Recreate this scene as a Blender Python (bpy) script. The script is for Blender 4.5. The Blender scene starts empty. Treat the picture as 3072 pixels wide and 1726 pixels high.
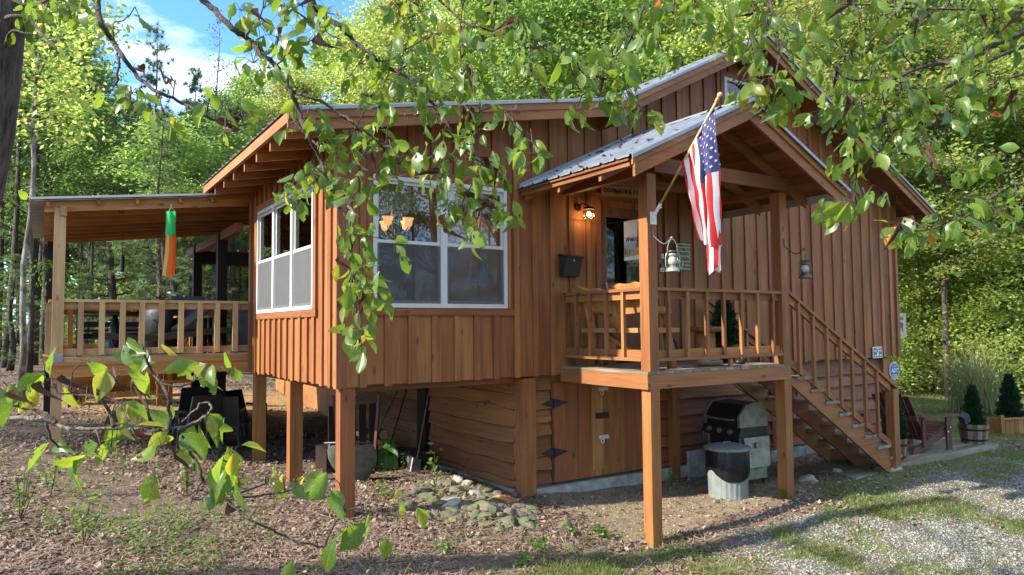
import bpy, math, random
import numpy as np
from mathutils import Matrix, Vector
random.seed(7)
rng = np.random.default_rng(11)
SC = bpy.context.scene
COL = SC.collection
R = math.radians

# ------------------------------------------------------------------ camera
F_PX, YAW, PITCH, ROLL = 2148.3, 0.579585, 0.054479, 0.0090828      # measured on the 3072 px photograph
def cam_axes():
    f = np.array([math.sin(YAW)*math.cos(PITCH), math.cos(YAW)*math.cos(PITCH), math.sin(PITCH)])
    r = np.array([math.cos(YAW), -math.sin(YAW), 0.0]); d = -np.cross(r, f)
    return (math.cos(ROLL)*r + math.sin(ROLL)*d, -math.sin(ROLL)*r + math.cos(ROLL)*d, f)
CR, CD, CF = cam_axes()
cam = bpy.data.objects.new('camera', bpy.data.cameras.new('camera'))
COL.objects.link(cam)
cam.data.sensor_width = 36.0
cam.data.lens = F_PX/3072*36
cam.data.clip_start = 0.05
cam.data.clip_end = 2000
cam.matrix_world = Matrix(((CR[0], -CD[0], -CF[0], 0), (CR[1], -CD[1], -CF[1], 0), (CR[2], -CD[2], -CF[2], 0), (0, 0, 0, 1)))
SC.camera = cam

# ------------------------------------------------------------------ sky, sun, exposure
SUN_EL, SUN_TO = R(33), np.array([1.0, -0.14])                     # light travels towards +X, a little towards the camera
sun = bpy.data.objects.new('sun', bpy.data.lights.new('sun', 'SUN'))
COL.objects.link(sun)
sun.data.energy = 3.0
sun.data.angle = R(0.8)
sun.data.color = (1.0, 0.93, 0.80)
t = SUN_TO/np.linalg.norm(SUN_TO)
sun_dir = Vector((t[0]*math.cos(SUN_EL), t[1]*math.cos(SUN_EL), -math.sin(SUN_EL)))
sun.rotation_euler = sun_dir.to_track_quat('-Z', 'Y').to_euler()
sun.location = (-20, 8, 20)
world = bpy.data.worlds.new('World'); SC.world = world
world.use_nodes = True
wn = world.node_tree; wn.nodes.clear()
def wnode(tp, **kw):
    n = wn.nodes.new(tp)
    for k, v in kw.items(): setattr(n, k, v)
    return n
sky = wnode('ShaderNodeTexSky', sky_type='NISHITA', sun_disc=False, sun_elevation=SUN_EL,
            sun_rotation=math.atan2(-t[0], -t[1]), altitude=200, air_density=1.0, dust_density=0.25, ozone_density=2.2)
tc = wnode('ShaderNodeTexCoord')
mp = wnode('ShaderNodeMapping'); mp.inputs['Scale'].default_value = (1.6, 1.6, 5.0); mp.inputs['Location'].default_value = (5.3, 0.7, 1.1)
nz = wnode('ShaderNodeTexNoise'); nz.inputs['Scale'].default_value = 2.1; nz.inputs['Detail'].default_value = 7; nz.inputs['Roughness'].default_value = 0.56
cr = wnode('ShaderNodeValToRGB'); cr.color_ramp.elements[0].position = 0.44; cr.color_ramp.elements[1].position = 0.66
cr.color_ramp.elements[0].color = (0, 0, 0, 1); cr.color_ramp.elements[1].color = (0.9, 0.9, 0.9, 1)
mx = wnode('ShaderNodeMix', data_type='RGBA'); mx.inputs['B'].default_value = (4.6, 4.75, 5.0, 1)
bg = wnode('ShaderNodeBackground'); bg.inputs['Strength'].default_value = 0.15
wo = wnode('ShaderNodeOutputWorld')
wn.links.new(tc.outputs['Generated'], mp.inputs['Vector']); wn.links.new(mp.outputs['Vector'], nz.inputs['Vector'])
wn.links.new(nz.outputs['Fac'], cr.inputs['Fac']); wn.links.new(cr.outputs['Color'], mx.inputs['Factor'])
blue = wnode('ShaderNodeMix', data_type='RGBA', blend_type='MULTIPLY'); blue.inputs['Factor'].default_value = 1.0; blue.inputs['B'].default_value = (0.36, 0.56, 0.76, 1)
wn.links.new(sky.outputs['Color'], blue.inputs['A']); wn.links.new(blue.outputs['Result'], mx.inputs['A']); wn.links.new(mx.outputs['Result'], bg.inputs['Color'])
wn.links.new(bg.outputs['Background'], wo.inputs['Surface'])
SC.view_settings.view_transform = 'Standard'
SC.view_settings.look = 'None'
SC.view_settings.exposure = 2.0
SC.view_settings.gamma = 1.0
SC.view_settings.use_curve_mapping = False
SC.render.engine = 'CYCLES'
cy = SC.cycles
cy.use_denoising = True
try: cy.denoiser = 'OPENIMAGEDENOISE'
except Exception: pass
cy.max_bounces = 7; cy.diffuse_bounces = 4; cy.glossy_bounces = 3; cy.transmission_bounces = 5; cy.transparent_max_bounces = 8
cy.sample_clamp_indirect = 4.0; cy.caustics_reflective = False; cy.caustics_refractive = False

# ------------------------------------------------------------------ measuring: a pixel of the photograph to a point on a known plane
def ray(u, v): return ((u-1536)/F_PX)*CR + ((v-863)/F_PX)*CD + CF
def at_y(u, v, Y): d = ray(u, v); return d*(Y/d[1])
def at_x(u, v, X): d = ray(u, v); return d*(X/d[0])
def at_z(u, v, Z): d = ray(u, v); return d*(Z/d[2])
def at_d(u, v, D): return ray(u, v)*D                               # D metres along the view axis

# ------------------------------------------------------------------ materials
MATS = {}
def material(name):
    m = bpy.data.materials.new(name); m.use_nodes = True; MATS[name] = m
    nt = m.node_tree
    return m, nt, nt.nodes['Principled BSDF']
def nd(nt, tp, ins=None, **kw):
    n = nt.nodes.new(tp)
    for k, v in kw.items(): setattr(n, k, v)
    for k, v in (ins or {}).items():
        if hasattr(v, 'links') or isinstance(v, bpy.types.NodeSocket): nt.links.new(v, n.inputs[k])
        else: n.inputs[k].default_value = v
    return n
def math_n(nt, op, a, b=0.0, c=None):
    n = nt.nodes.new('ShaderNodeMath'); n.operation = op
    for i, x in enumerate((a, b, c)):
        if x is None: continue
        if isinstance(x, bpy.types.NodeSocket): nt.links.new(x, n.inputs[i])
        else: n.inputs[i].default_value = x
    return n.outputs[0]
def ramp(nt, fac, stops):
    n = nt.nodes.new('ShaderNodeValToRGB'); nt.links.new(fac, n.inputs['Fac'])
    e = n.color_ramp.elements
    while len(e) < len(stops): e.new(0.5)
    for el, (p, c) in zip(e, stops):
        el.position = p; el.color = (*c, 1)
    return n.outputs['Color']
def mixc(nt, fac, a, b, blend='MIX'):
    n = nt.nodes.new('ShaderNodeMix'); n.data_type = 'RGBA'; n.blend_type = blend
    for k, x in (('Factor', fac), ('A', a), ('B', b)):
        s = n.inputs[k]
        if k == 'Factor': s = n.inputs[0]
        elif k == 'A': s = n.inputs[6]
        else: s = n.inputs[7]
        if isinstance(x, bpy.types.NodeSocket): nt.links.new(x, s)
        elif isinstance(x, tuple): s.default_value = (*x, 1)
        else: s.default_value = x
    return n.outputs[2]
def offset_coords(nt, kind='Object'):
    tcn = nt.nodes.new('ShaderNodeTexCoord'); oi = nt.nodes.new('ShaderNodeObjectInfo')
    k = math_n(nt, 'MULTIPLY', oi.outputs['Random'], 61.0)
    cb = nd(nt, 'ShaderNodeCombineXYZ', {'X': k, 'Y': k, 'Z': k})
    ad = nd(nt, 'ShaderNodeVectorMath', operation='ADD')
    nt.links.new(tcn.outputs[kind], ad.inputs[0]); nt.links.new(cb.outputs[0], ad.inputs[1])
    return ad.outputs[0], oi.outputs['Random']
def wood(name, light, dark, axis, rough=0.62, vary=0.15, grain=1.0, knots=True, grey=None):
    m, nt, bs = material(name)
    co, rnd = offset_coords(nt)
    def stretched(across, along):
        s = [across]*3; s['xyz'.index(axis)] = along
        return nd(nt, 'ShaderNodeMapping', {'Vector': co, 'Scale': tuple(s)}).outputs[0]
    n1 = nd(nt, 'ShaderNodeTexNoise', {'Vector': stretched(22*grain, 0.9*grain), 'Scale': 1.0, 'Detail': 5.0, 'Roughness': 0.6, 'Distortion': 0.6})
    n2 = nd(nt, 'ShaderNodeTexNoise', {'Vector': stretched(95*grain, 2.2*grain), 'Scale': 1.0, 'Detail': 3.0, 'Roughness': 0.6})
    n3 = nd(nt, 'ShaderNodeTexNoise', {'Vector': stretched(2.6, 0.8), 'Scale': 1.0, 'Detail': 4.0})
    g = math_n(nt, 'ADD', math_n(nt, 'MULTIPLY', n1.outputs['Fac'], 0.6), math_n(nt, 'MULTIPLY', n2.outputs['Fac'], 0.4))
    c = ramp(nt, g, [(0.33, dark), (0.50, tuple(0.6*a+0.4*b for a, b in zip(light, dark))), (0.66, light)])
    blot = ramp(nt, n3.outputs['Fac'], [(0.30, (0.72, 0.69, 0.66)), (0.62, (1.08, 1.07, 1.05))])
    c = mixc(nt, 1.0, c, blot, 'MULTIPLY')
    if knots:
        vo = nd(nt, 'ShaderNodeTexVoronoi', {'Vector': stretched(5.5, 2.4), 'Scale': 1.0})
        kk = ramp(nt, vo.outputs['Distance'], [(0.05, (1, 1, 1)), (0.14, (0, 0, 0))])
        c = mixc(nt, math_n(nt, 'MULTIPLY', kk, 0.75), c, tuple(x*0.3 for x in dark))
    if grey:
        gn = nd(nt, 'ShaderNodeTexNoise', {'Vector': stretched(5, 1.5), 'Scale': 1.0, 'Detail': 5.0})
        c = mixc(nt, ramp(nt, gn.outputs['Fac'], [(0.42, (0, 0, 0)), (0.65, (1, 1, 1))]), c, grey)
    hv = nd(nt, 'ShaderNodeHueSaturation', {'Color': c, 'Value': math_n(nt, 'ADD', math_n(nt, 'MULTIPLY', rnd, vary*2), 1-vary),
                                            'Hue': math_n(nt, 'ADD', math_n(nt, 'MULTIPLY', rnd, 0.014), 0.493)})
    nt.links.new(hv.outputs['Color'], bs.inputs['Base Color'])
    bs.inputs['Roughness'].default_value = rough
    bs.inputs['Specular IOR Level'].default_value = 0.3
    bp = nd(nt, 'ShaderNodeBump', {'Height': g, 'Strength': 0.35, 'Distance': 0.004})
    nt.links.new(bp.outputs[0], bs.inputs['Normal'])
    return m
def plain(name, col, rough=0.5, metal=0.0, vary=0.18, scale=14.0, bump=0.0, spec=0.5, alpha=None):
    m, nt, bs = material(name)
    co, rnd = offset_coords(nt)
    n = nd(nt, 'ShaderNodeTexNoise', {'Vector': co, 'Scale': scale, 'Detail': 5.0, 'Roughness': 0.6})
    c = ramp(nt, n.outputs['Fac'], [(0.3, tuple(x*(1-vary) for x in col)), (0.7, tuple(min(1, x*(1+vary)) for x in col))])
    nt.links.new(c, bs.inputs['Base Color'])
    r2 = math_n(nt, 'ADD', math_n(nt, 'MULTIPLY', n.outputs['Fac'], 0.2), rough-0.1)
    nt.links.new(r2, bs.inputs['Roughness'])
    bs.inputs['Metallic'].default_value = metal
    bs.inputs['Specular IOR Level'].default_value = spec
    if bump:
        bp = nd(nt, 'ShaderNodeBump', {'Height': n.outputs['Fac'], 'Strength': bump, 'Distance': 0.01})
        nt.links.new(bp.outputs[0], bs.inputs['Normal'])
    return m
def leafy(name, cols, trans, tfac=0.42, rough=0.45, spots=None, by='island', spot_scale=60.0, veins=False):
    """thin leaf: reflecting face plus light let through; one colour per leaf"""
    m, nt, bs = material(name)
    if by == 'island': r = nd(nt, 'ShaderNodeNewGeometry').outputs['Random Per Island']
    else: r = nd(nt, 'ShaderNodeObjectInfo').outputs['Random']
    k = len(cols)
    c = ramp(nt, r, [((i+0.5)/k, x) for i, x in enumerate(cols)])
    tr = ramp(nt, r, [((i+0.5)/k, x) for i, x in enumerate(trans)])
    if spots:
        co, rnd = offset_coords(nt)
        n = nd(nt, 'ShaderNodeTexNoise', {'Vector': co, 'Scale': spot_scale, 'Detail': 3.0})
        n2 = nd(nt, 'ShaderNodeTexNoise', {'Vector': co, 'Scale': spot_scale*0.28, 'Detail': 2.0})
        f = ramp(nt, n.outputs['Fac'], [(0.60, (0, 0, 0)), (0.68, (1, 1, 1))])
        f2 = ramp(nt, n2.outputs['Fac'], [(0.5, (0, 0, 0)), (0.68, (1, 1, 1))])
        yl = (0.30, 0.30, 0.03)
        c = mixc(nt, math_n(nt, 'MULTIPLY', f2, 0.45), c, yl); tr = mixc(nt, math_n(nt, 'MULTIPLY', f2, 0.5), tr, (0.6, 0.6, 0.04))
        c = mixc(nt, f, c, spots); tr = mixc(nt, f, tr, tuple(x*0.6 for x in spots))
    if veins:
        sp = nd(nt, 'ShaderNodeSeparateXYZ', {0: nd(nt, 'ShaderNodeTexCoord').outputs['Object']})
        ay = math_n(nt, 'ABSOLUTE', sp.outputs[1])
        wv = math_n(nt, 'SINE', math_n(nt, 'MULTIPLY', math_n(nt, 'SUBTRACT', sp.outputs[0], math_n(nt, 'MULTIPLY', ay, 0.75)), 52.0))
        f1 = ramp(nt, wv, [(0.80, (0, 0, 0)), (0.98, (1, 1, 1))]); f2 = ramp(nt, ay, [(0.006, (1, 1, 1)), (0.022, (0, 0, 0))])
        fv = math_n(nt, 'MAXIMUM', math_n(nt, 'MULTIPLY', f1, 0.30), math_n(nt, 'MULTIPLY', f2, 0.7))
        c = mixc(nt, fv, c, (0.17, 0.23, 0.06)); tr = mixc(nt, math_n(nt, 'MULTIPLY', fv, 0.8), tr, (0.14, 0.20, 0.03))
    nt.links.new(c, bs.inputs['Base Color'])
    bs.inputs['Roughness'].default_value = rough
    bs.inputs['Specular IOR Level'].default_value = 0.4
    tl = nd(nt, 'ShaderNodeBsdfTranslucent', {'Color': tr})
    ms = nd(nt, 'ShaderNodeMixShader', {0: tfac})
    nt.links.new(bs.outputs[0], ms.inputs[1]); nt.links.new(tl.outputs[0], ms.inputs[2])
    nt.links.new(ms.outputs[0], nt.nodes['Material Output'].inputs['Surface'])
    return m
def emitter(name, col, strength):
    m, nt, bs = material(name)
    bs.inputs['Base Color'].default_value = (*col, 1)
    bs.inputs['Emission Color'].default_value = (*col, 1)
    bs.inputs['Emission Strength'].default_value = strength
    return m
def glass(name, tint=(0.9, 0.93, 0.92), refl=1.5, rough=0.0, wave=0.0):
    m, nt, bs = material(name)
    nt.nodes.remove(bs)
    tr = nd(nt, 'ShaderNodeBsdfTransparent', {'Color': (*tint, 1)})
    gl = nd(nt, 'ShaderNodeBsdfGlossy', {'Roughness': rough, 'Color': (0.95, 0.97, 1, 1)})
    fr = nd(nt, 'ShaderNodeFresnel', {'IOR': refl})
    if wave:
        co, _ = offset_coords(nt)
        n = nd(nt, 'ShaderNodeTexNoise', {'Vector': co, 'Scale': 3.0, 'Detail': 1.0})
        bp = nd(nt, 'ShaderNodeBump', {'Height': n.outputs['Fac'], 'Strength': wave, 'Distance': 0.02})
        nt.links.new(bp.outputs[0], gl.inputs['Normal'])
    ms = nd(nt, 'ShaderNodeMixShader', {0: fr.outputs[0]})
    nt.links.new(tr.outputs[0], ms.inputs[1]); nt.links.new(gl.outputs[0], ms.inputs[2])
    nt.links.new(ms.outputs[0], nt.nodes['Material Output'].inputs['Surface'])
    return m
CEDAR, CEDAR_D = (0.335, 0.128, 0.042), (0.165, 0.056, 0.018)
for ax in 'xyz':
    wood('cedar_'+ax, CEDAR, CEDAR_D, ax)
    wood('deckwood_'+ax, (0.335, 0.136, 0.047), (0.18, 0.067, 0.023), ax, vary=0.22)
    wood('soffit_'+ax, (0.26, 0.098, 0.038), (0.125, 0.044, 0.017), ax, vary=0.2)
    wood('pine_'+ax, (0.56, 0.385, 0.185), (0.36, 0.215, 0.085), ax, vary=0.15)
    wood('treated_'+ax, (0.46, 0.230, 0.075), (0.25, 0.105, 0.03), ax, vary=0.25)
    wood('weathered_'+ax, (0.235, 0.185, 0.125), (0.110, 0.083, 0.052), ax, vary=0.25, grey=(0.26, 0.235, 0.19))
    wood('darkwood_'+ax, (0.030, 0.014, 0.010), (0.012, 0.006, 0.004), ax, vary=0.2, knots=False)
    wood('plum_'+ax, (0.125, 0.050, 0.040), (0.07, 0.026, 0.021), ax, vary=0.15, knots=False, rough=0.5)
wood('lapwood', (0.30, 0.118, 0.044), (0.155, 0.057, 0.021), 'x', vary=0.25)
wood('lapwood_y', (0.30, 0.118, 0.044), (0.155, 0.057, 0.021), 'y', vary=0.25)
wood('logwood', (0.52, 0.26, 0.085), (0.30, 0.13, 0.04), 'z', vary=0.12)
plain('galvalume', (0.27, 0.285, 0.30), 0.48, 0.35, 0.22, 5.0)
plain('white_vinyl', (0.52, 0.52, 0.48), 0.45, 0, 0.05)
plain('black_metal', (0.012, 0.012, 0.013), 0.45, 0.3, 0.3)
plain('grey_metal', (0.33, 0.34, 0.33), 0.42, 0.8, 0.25)
plain('galv_can', (0.19, 0.215, 0.20), 0.6, 0.2, 0.2, 9.0)
plain('concrete', (0.30, 0.29, 0.26), 0.9, 0, 0.4, 7.0, 0.4)
plain('black_plastic', (0.022, 0.022, 0.022), 0.35, 0, 0.2)
plain('bag_plastic', (0.006, 0.006, 0.007), 0.33, 0, 0.2, 20, 0.5, 0.35)
plain('lap_edge_shade', (0.050, 0.024, 0.012), 0.9, 0, 0.3, 30)  # dark strip painted on each plank's lower edge as the lap's shadow line
plain('interior_dark', (0.050, 0.032, 0.022), 0.8, 0, 0.3, 3)
plain('interior_wood', (0.30, 0.15, 0.07), 0.7, 0, 0.3, 3)
plain('white_paint', (0.75, 0.75, 0.73), 0.5, 0, 0.05)
plain('dark_paint', (0.02, 0.02, 0.022), 0.5)
plain('grey_eave', (0.34, 0.34, 0.31), 0.7, 0, 0.15)
plain('rubber', (0.015, 0.015, 0.015), 0.8)
plain('tube_cream', (0.42, 0.43, 0.30), 0.6, 0, 0.15)
m = glass('window_glass', refl=1.62, wave=0.015)
m = glass('lamp_glass', tint=(0.95, 0.9, 0.8), refl=1.4)
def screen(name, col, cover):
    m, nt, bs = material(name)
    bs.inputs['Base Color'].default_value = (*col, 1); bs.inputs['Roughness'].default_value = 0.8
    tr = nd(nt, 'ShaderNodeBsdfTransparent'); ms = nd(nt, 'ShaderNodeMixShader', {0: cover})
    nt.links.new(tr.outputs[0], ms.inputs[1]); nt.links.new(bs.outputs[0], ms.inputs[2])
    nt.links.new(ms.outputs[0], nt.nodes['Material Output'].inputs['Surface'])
screen('insect_screen', (0.075, 0.075, 0.075), 0.40); screen('sunlit_screen', (0.13, 0.13, 0.13), 0.50)  # same screen twice: left window's copy has sunlight put into a paler, denser colour
# bark
def bark(name, a, b, sx=14, sz=2.2, patch=None):
    m, nt, bs = material(name)
    co, rnd = offset_coords(nt)
    mp = nd(nt, 'ShaderNodeMapping', {'Vector': co, 'Scale': (sx, sx, sz)})
    n = nd(nt, 'ShaderNodeTexNoise', {'Vector': mp.outputs[0], 'Scale': 1.0, 'Detail': 6.0, 'Roughness': 0.65})
    c = ramp(nt, n.outputs['Fac'], [(0.35, a), (0.65, b)])
    if patch:
        n2 = nd(nt, 'ShaderNodeTexNoise', {'Vector': co, 'Scale': 3.5, 'Detail': 5.0})
        c = mixc(nt, ramp(nt, n2.outputs['Fac'], [(0.5, (0, 0, 0)), (0.58, (1, 1, 1))]), c, patch)
    nt.links.new(c, bs.inputs['Base Color']); bs.inputs['Roughness'].default_value = 0.9
    bp = nd(nt, 'ShaderNodeBump', {'Height': n.outputs['Fac'], 'Strength': 1.0, 'Distance': 0.06})
    nt.links.new(bp.outputs[0], bs.inputs['Normal'])
bark('bark_dark', (0.012, 0.009, 0.007), (0.13, 0.10, 0.078), 26, 3.0)
bark('bark_grey', (0.055, 0.045, 0.036), (0.17, 0.145, 0.115), patch=(0.23, 0.22, 0.19))
bark('bark_pale', (0.16, 0.14, 0.11), (0.42, 0.39, 0.33), 6, 9, patch=(0.5, 0.48, 0.43))
bark('bark_twig', (0.050, 0.034, 0.026), (0.13, 0.095, 0.075), 40, 10)
bark('bark_twig_pale', (0.13, 0.11, 0.085), (0.30, 0.27, 0.21), 40, 12)
# foliage
leafy('fol_green', [(0.088, 0.157, 0.044), (0.121, 0.206, 0.051), (0.165, 0.248, 0.062), (0.102, 0.179, 0.050)],
      [(0.330, 0.521, 0.112), (0.457, 0.658, 0.136), (0.583, 0.740, 0.161), (0.381, 0.575, 0.124)], 0.45)
leafy('fol_lime', [(0.151, 0.233, 0.056), (0.202, 0.281, 0.068), (0.241, 0.301, 0.074), (0.279, 0.287, 0.074)],
      [(0.532, 0.712, 0.148), (0.659, 0.823, 0.186), (0.736, 0.823, 0.198), (0.786, 0.768, 0.186)], 0.48)
leafy('fol_turn', [(0.095, 0.164, 0.044), (0.139, 0.206, 0.050), (0.215, 0.219, 0.062), (0.267, 0.179, 0.062), (0.127, 0.206, 0.050)],
      [(0.356, 0.548, 0.112), (0.507, 0.658, 0.136), (0.685, 0.658, 0.173), (0.710, 0.466, 0.148), (0.483, 0.630, 0.136)], 0.45)
leafy('fol_deep', [(0.058, 0.116, 0.034), (0.076, 0.144, 0.040), (0.095, 0.171, 0.044)],
      [(0.202, 0.369, 0.074), (0.279, 0.466, 0.087), (0.356, 0.548, 0.099)], 0.38)
leafy('needles', [(0.070, 0.125, 0.055), (0.10, 0.16, 0.065), (0.13, 0.185, 0.07)], [(0.2, 0.34, 0.12), (0.28, 0.42, 0.13), (0.34, 0.44, 0.13)], 0.35)
leafy('spruce_needles', [(0.020, 0.050, 0.022), (0.028, 0.070, 0.026)], [(0.05, 0.12, 0.04), (0.06, 0.15, 0.05)], 0.2)
leafy('grass_blade', [(0.06, 0.12, 0.02), (0.09, 0.16, 0.025), (0.15, 0.17, 0.04), (0.22, 0.18, 0.07)],
      [(0.2, 0.34, 0.03), (0.3, 0.42, 0.04), (0.4, 0.4, 0.08), (0.4, 0.34, 0.12)], 0.35)
leafy('weed_leaf', [(0.06, 0.13, 0.02), (0.09, 0.18, 0.03)], [(0.25, 0.42, 0.04), (0.34, 0.5, 0.05)], 0.4)
leafy('litter_leaf', [(0.165, 0.115, 0.080), (0.24, 0.178, 0.132), (0.10, 0.066, 0.047), (0.36, 0.29, 0.235), (0.20, 0.110, 0.068), (0.29, 0.228, 0.18)],
      [(0.25, 0.15, 0.09)]*6, 0.12, 0.75)
leafy('pine_straw', [(0.30, 0.20, 0.14), (0.42, 0.30, 0.225), (0.22, 0.135, 0.095), (0.36, 0.23, 0.15)], [(0.3, 0.2, 0.12)]*4, 0.1, 0.7)
leafy('pampas', [(0.12, 0.17, 0.05), (0.30, 0.25, 0.12), (0.20, 0.20, 0.07)], [(0.3, 0.38, 0.1), (0.45, 0.38, 0.18), (0.38, 0.38, 0.12)], 0.3)
SPOT = (0.055, 0.028, 0.012)
leafy('leaf_green', [(0.058, 0.125, 0.018), (0.048, 0.105, 0.022), (0.075, 0.150, 0.020), (0.042, 0.095, 0.026), (0.090, 0.160, 0.022)],
      [(0.26, 0.46, 0.03), (0.20, 0.38, 0.03), (0.36, 0.54, 0.03), (0.18, 0.34, 0.04), (0.44, 0.58, 0.04)], 0.40, 0.34, SPOT, 'object', 70.0, True)
leafy('leaf_yellow', [(0.13, 0.19, 0.022), (0.19, 0.20, 0.025), (0.16, 0.17, 0.025)],
      [(0.50, 0.60, 0.04), (0.60, 0.58, 0.04), (0.56, 0.48, 0.04)], 0.46, 0.35, SPOT, 'object', 60.0, True)
leafy('leaf_dead', [(0.060, 0.030, 0.022), (0.10, 0.050, 0.032), (0.035, 0.018, 0.015)], [(0.16, 0.06, 0.03), (0.2, 0.08, 0.04), (0.1, 0.04, 0.03)], 0.2, 0.7, None, 'object')
leafy('leaf_red', [(0.42, 0.06, 0.02), (0.45, 0.15, 0.03)], [(0.8, 0.15, 0.04), (0.8, 0.3, 0.05)], 0.45, 0.4, SPOT, 'object')
def cloth(name, col, tcol=None, tf=0.3):
    m, nt, bs = material(name)
    co, rnd = offset_coords(nt)
    n = nd(nt, 'ShaderNodeTexNoise', {'Vector': co, 'Scale': 40.0, 'Detail': 3.0})
    c = ramp(nt, n.outputs['Fac'], [(0.3, tuple(x*0.88 for x in col)), (0.7, col)])
    nt.links.new(c, bs.inputs['Base Color']); bs.inputs['Roughness'].default_value = 0.7
    tl = nd(nt, 'ShaderNodeBsdfTranslucent', {'Color': (*(tcol or col), 1)})
    ms = nd(nt, 'ShaderNodeMixShader', {0: tf})
    nt.links.new(bs.outputs[0], ms.inputs[1]); nt.links.new(tl.outputs[0], ms.inputs[2])
    nt.links.new(ms.outputs[0], nt.nodes['Material Output'].inputs['Surface'])
cloth('cloth_red', (0.62, 0.025, 0.025)); cloth('cloth_white', (0.78, 0.77, 0.76)); cloth('cloth_blue', (0.055, 0.05, 0.17))
cloth('cloth_navy', (0.02, 0.025, 0.09))
cloth('cloth_green', (0.05, 0.68, 0.20), None, 0.5); cloth('cloth_orange', (0.95, 0.22, 0.03), None, 0.5); cloth('cloth_yellow', (0.80, 0.62, 0.12), None, 0.5)

# ------------------------------------------------------------------ mesh building
class B:
    """collects shapes and links them as ONE mesh object"""
    def __init__(s): s.v = []; s.f = []; s.m = []
    def add(s, vs, fs, mi=0):
        o = len(s.v); s.v += [tuple(map(float, x)) for x in vs]
        s.f += [tuple(i+o for i in f) for f in fs]; s.m += [mi]*len(fs); return s
    HEX = [(0, 3, 2, 1), (4, 5, 6, 7), (0, 1, 5, 4), (1, 2, 6, 5), (2, 3, 7, 6), (3, 0, 4, 7)]
    def hexa(s, p8, mi=0): return s.add(p8, B.HEX, mi)
    def box(s, x0, x1, y0, y1, z0, z1, mi=0, z1b=None):
        zb = z1 if z1b is None else z1b                              # z1b: height at x1 (sloped top)
        return s.hexa([(x0, y0, z0), (x1, y0, z0), (x1, y1, z0), (x0, y1, z0), (x0, y0, z1), (x1, y0, zb), (x1, y1, zb), (x0, y1, z1)], mi)
    def boxy(s, x0, x1, y0, y1, z0, z1, zb, mi=0):                    # top slopes along y
        return s.hexa([(x0, y0, z0), (x1, y0, z0), (x1, y1, z0), (x0, y1, z0), (x0, y0, z1), (x1, y0, z1), (x1, y1, zb), (x0, y1, zb)], mi)
    def beam(s, p, q, w, h, up=(0, 0, 1), mi=0):
        p = np.array(p, float); q = np.array(q, float); d = q-p; d /= np.linalg.norm(d)
        sd = np.cross(d, np.array(up, float)); sd /= np.linalg.norm(sd); u = np.cross(sd, d)
        a, b = sd*w/2, u*h/2
        return s.hexa([p-a-b, p+a-b, q+a-b, q-a-b, p-a+b, p+a+b, q+a+b, q-a+b], mi)
    def plumb(s, p, q, w, h, mi=0, wdir=(0, 1, 0)):                   # sloping board with plumb-cut ends, top edge p-q, height h downwards
        p = np.array(p, float); q = np.array(q, float); a = np.array(wdir, float)*w/2; d = np.array((0, 0, h), float)
        return s.hexa([p-a-d, q-a-d, q+a-d, p+a-d, p-a, q-a, q+a, p+a], mi)
    def tube(s, pts, r, n=6, mi=0, cap=True):
        pts = [np.array(p, float) for p in pts]; k = len(pts)
        rr = r if hasattr(r, '__len__') else [r]*k
        rings = []; nrm = None
        for i, p in enumerate(pts):
            d = pts[min(i+1, k-1)]-pts[max(i-1, 0)]; L = np.linalg.norm(d); d = d/L if L > 0 else np.array((0, 0, 1.0))
            if nrm is None:
                nrm = np.cross(d, (0, 0, 1.0) if abs(d[2]) < 0.9 else (1.0, 0, 0))
            nrm = nrm - d*(nrm@d); nrm /= (np.linalg.norm(nrm)+1e-12); bi = np.cross(d, nrm)
            rings += [p + rr[i]*(math.cos(2*math.pi*j/n)*nrm + math.sin(2*math.pi*j/n)*bi) for j in range(n)]
        fs = [(i*n+j, i*n+(j+1) % n, (i+1)*n+(j+1) % n, (i+1)*n+j) for i in range(k-1) for j in range(n)]
        if cap: fs += [tuple(range(n-1, -1, -1)), tuple((k-1)*n+j for j in range(n))]
        return s.add(rings, fs, mi)
    def lathe(s, prof, c=(0, 0, 0), n=20, mi=0, sx=1.0, sy=1.0, wob=None):
        vs = []
        for i, (r, z) in enumerate(prof):
            for j in range(n):
                a = 2*math.pi*j/n; q = r*(wob(j, i) if wob else 1.0)
                vs.append((c[0]+q*sx*math.cos(a), c[1]+q*sy*math.sin(a), c[2]+z))
        k = len(prof)
        fs = [(i*n+j, i*n+(j+1) % n, (i+1)*n+(j+1) % n, (i+1)*n+j) for i in range(k-1) for j in range(n)]
        if prof[0][0] > 1e-4: fs.append(tuple(range(n-1, -1, -1)))
        if prof[-1][0] > 1e-4: fs.append(tuple((k-1)*n+j for j in range(n)))
        return s.add(vs, fs, mi)
    def prism(s, poly, ext, mi=0):                                    # 3-D polygon pushed along ext
        k = len(poly); e = np.array(ext, float)
        vs = [np.array(p, float) for p in poly]; vs += [p+e for p in vs]
        fs = [tuple(range(k-1, -1, -1)), tuple(range(k, 2*k))]+[(i, (i+1) % k, k+(i+1) % k, k+i) for i in range(k)]
        return s.add(vs, fs, mi)
    def ell(s, c, r, nu=12, nv=7, mi=0, wob=0.0):
        vs = []
        for i in range(nv+1):
            th = math.pi*i/nv
            for j in range(nu):
                ph = 2*math.pi*j/nu; k = 1+(random.uniform(-wob, wob) if wob else 0)
                vs.append((c[0]+k*r[0]*math.sin(th)*math.cos(ph), c[1]+k*r[1]*math.sin(th)*math.sin(ph), c[2]+k*r[2]*math.cos(th)))
        fs = [(i*nu+j, (i+1)*nu+j, (i+1)*nu+(j+1) % nu, i*nu+(j+1) % nu) for i in range(nv) for j in range(nu)]
        return s.add(vs, fs, mi)
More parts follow.
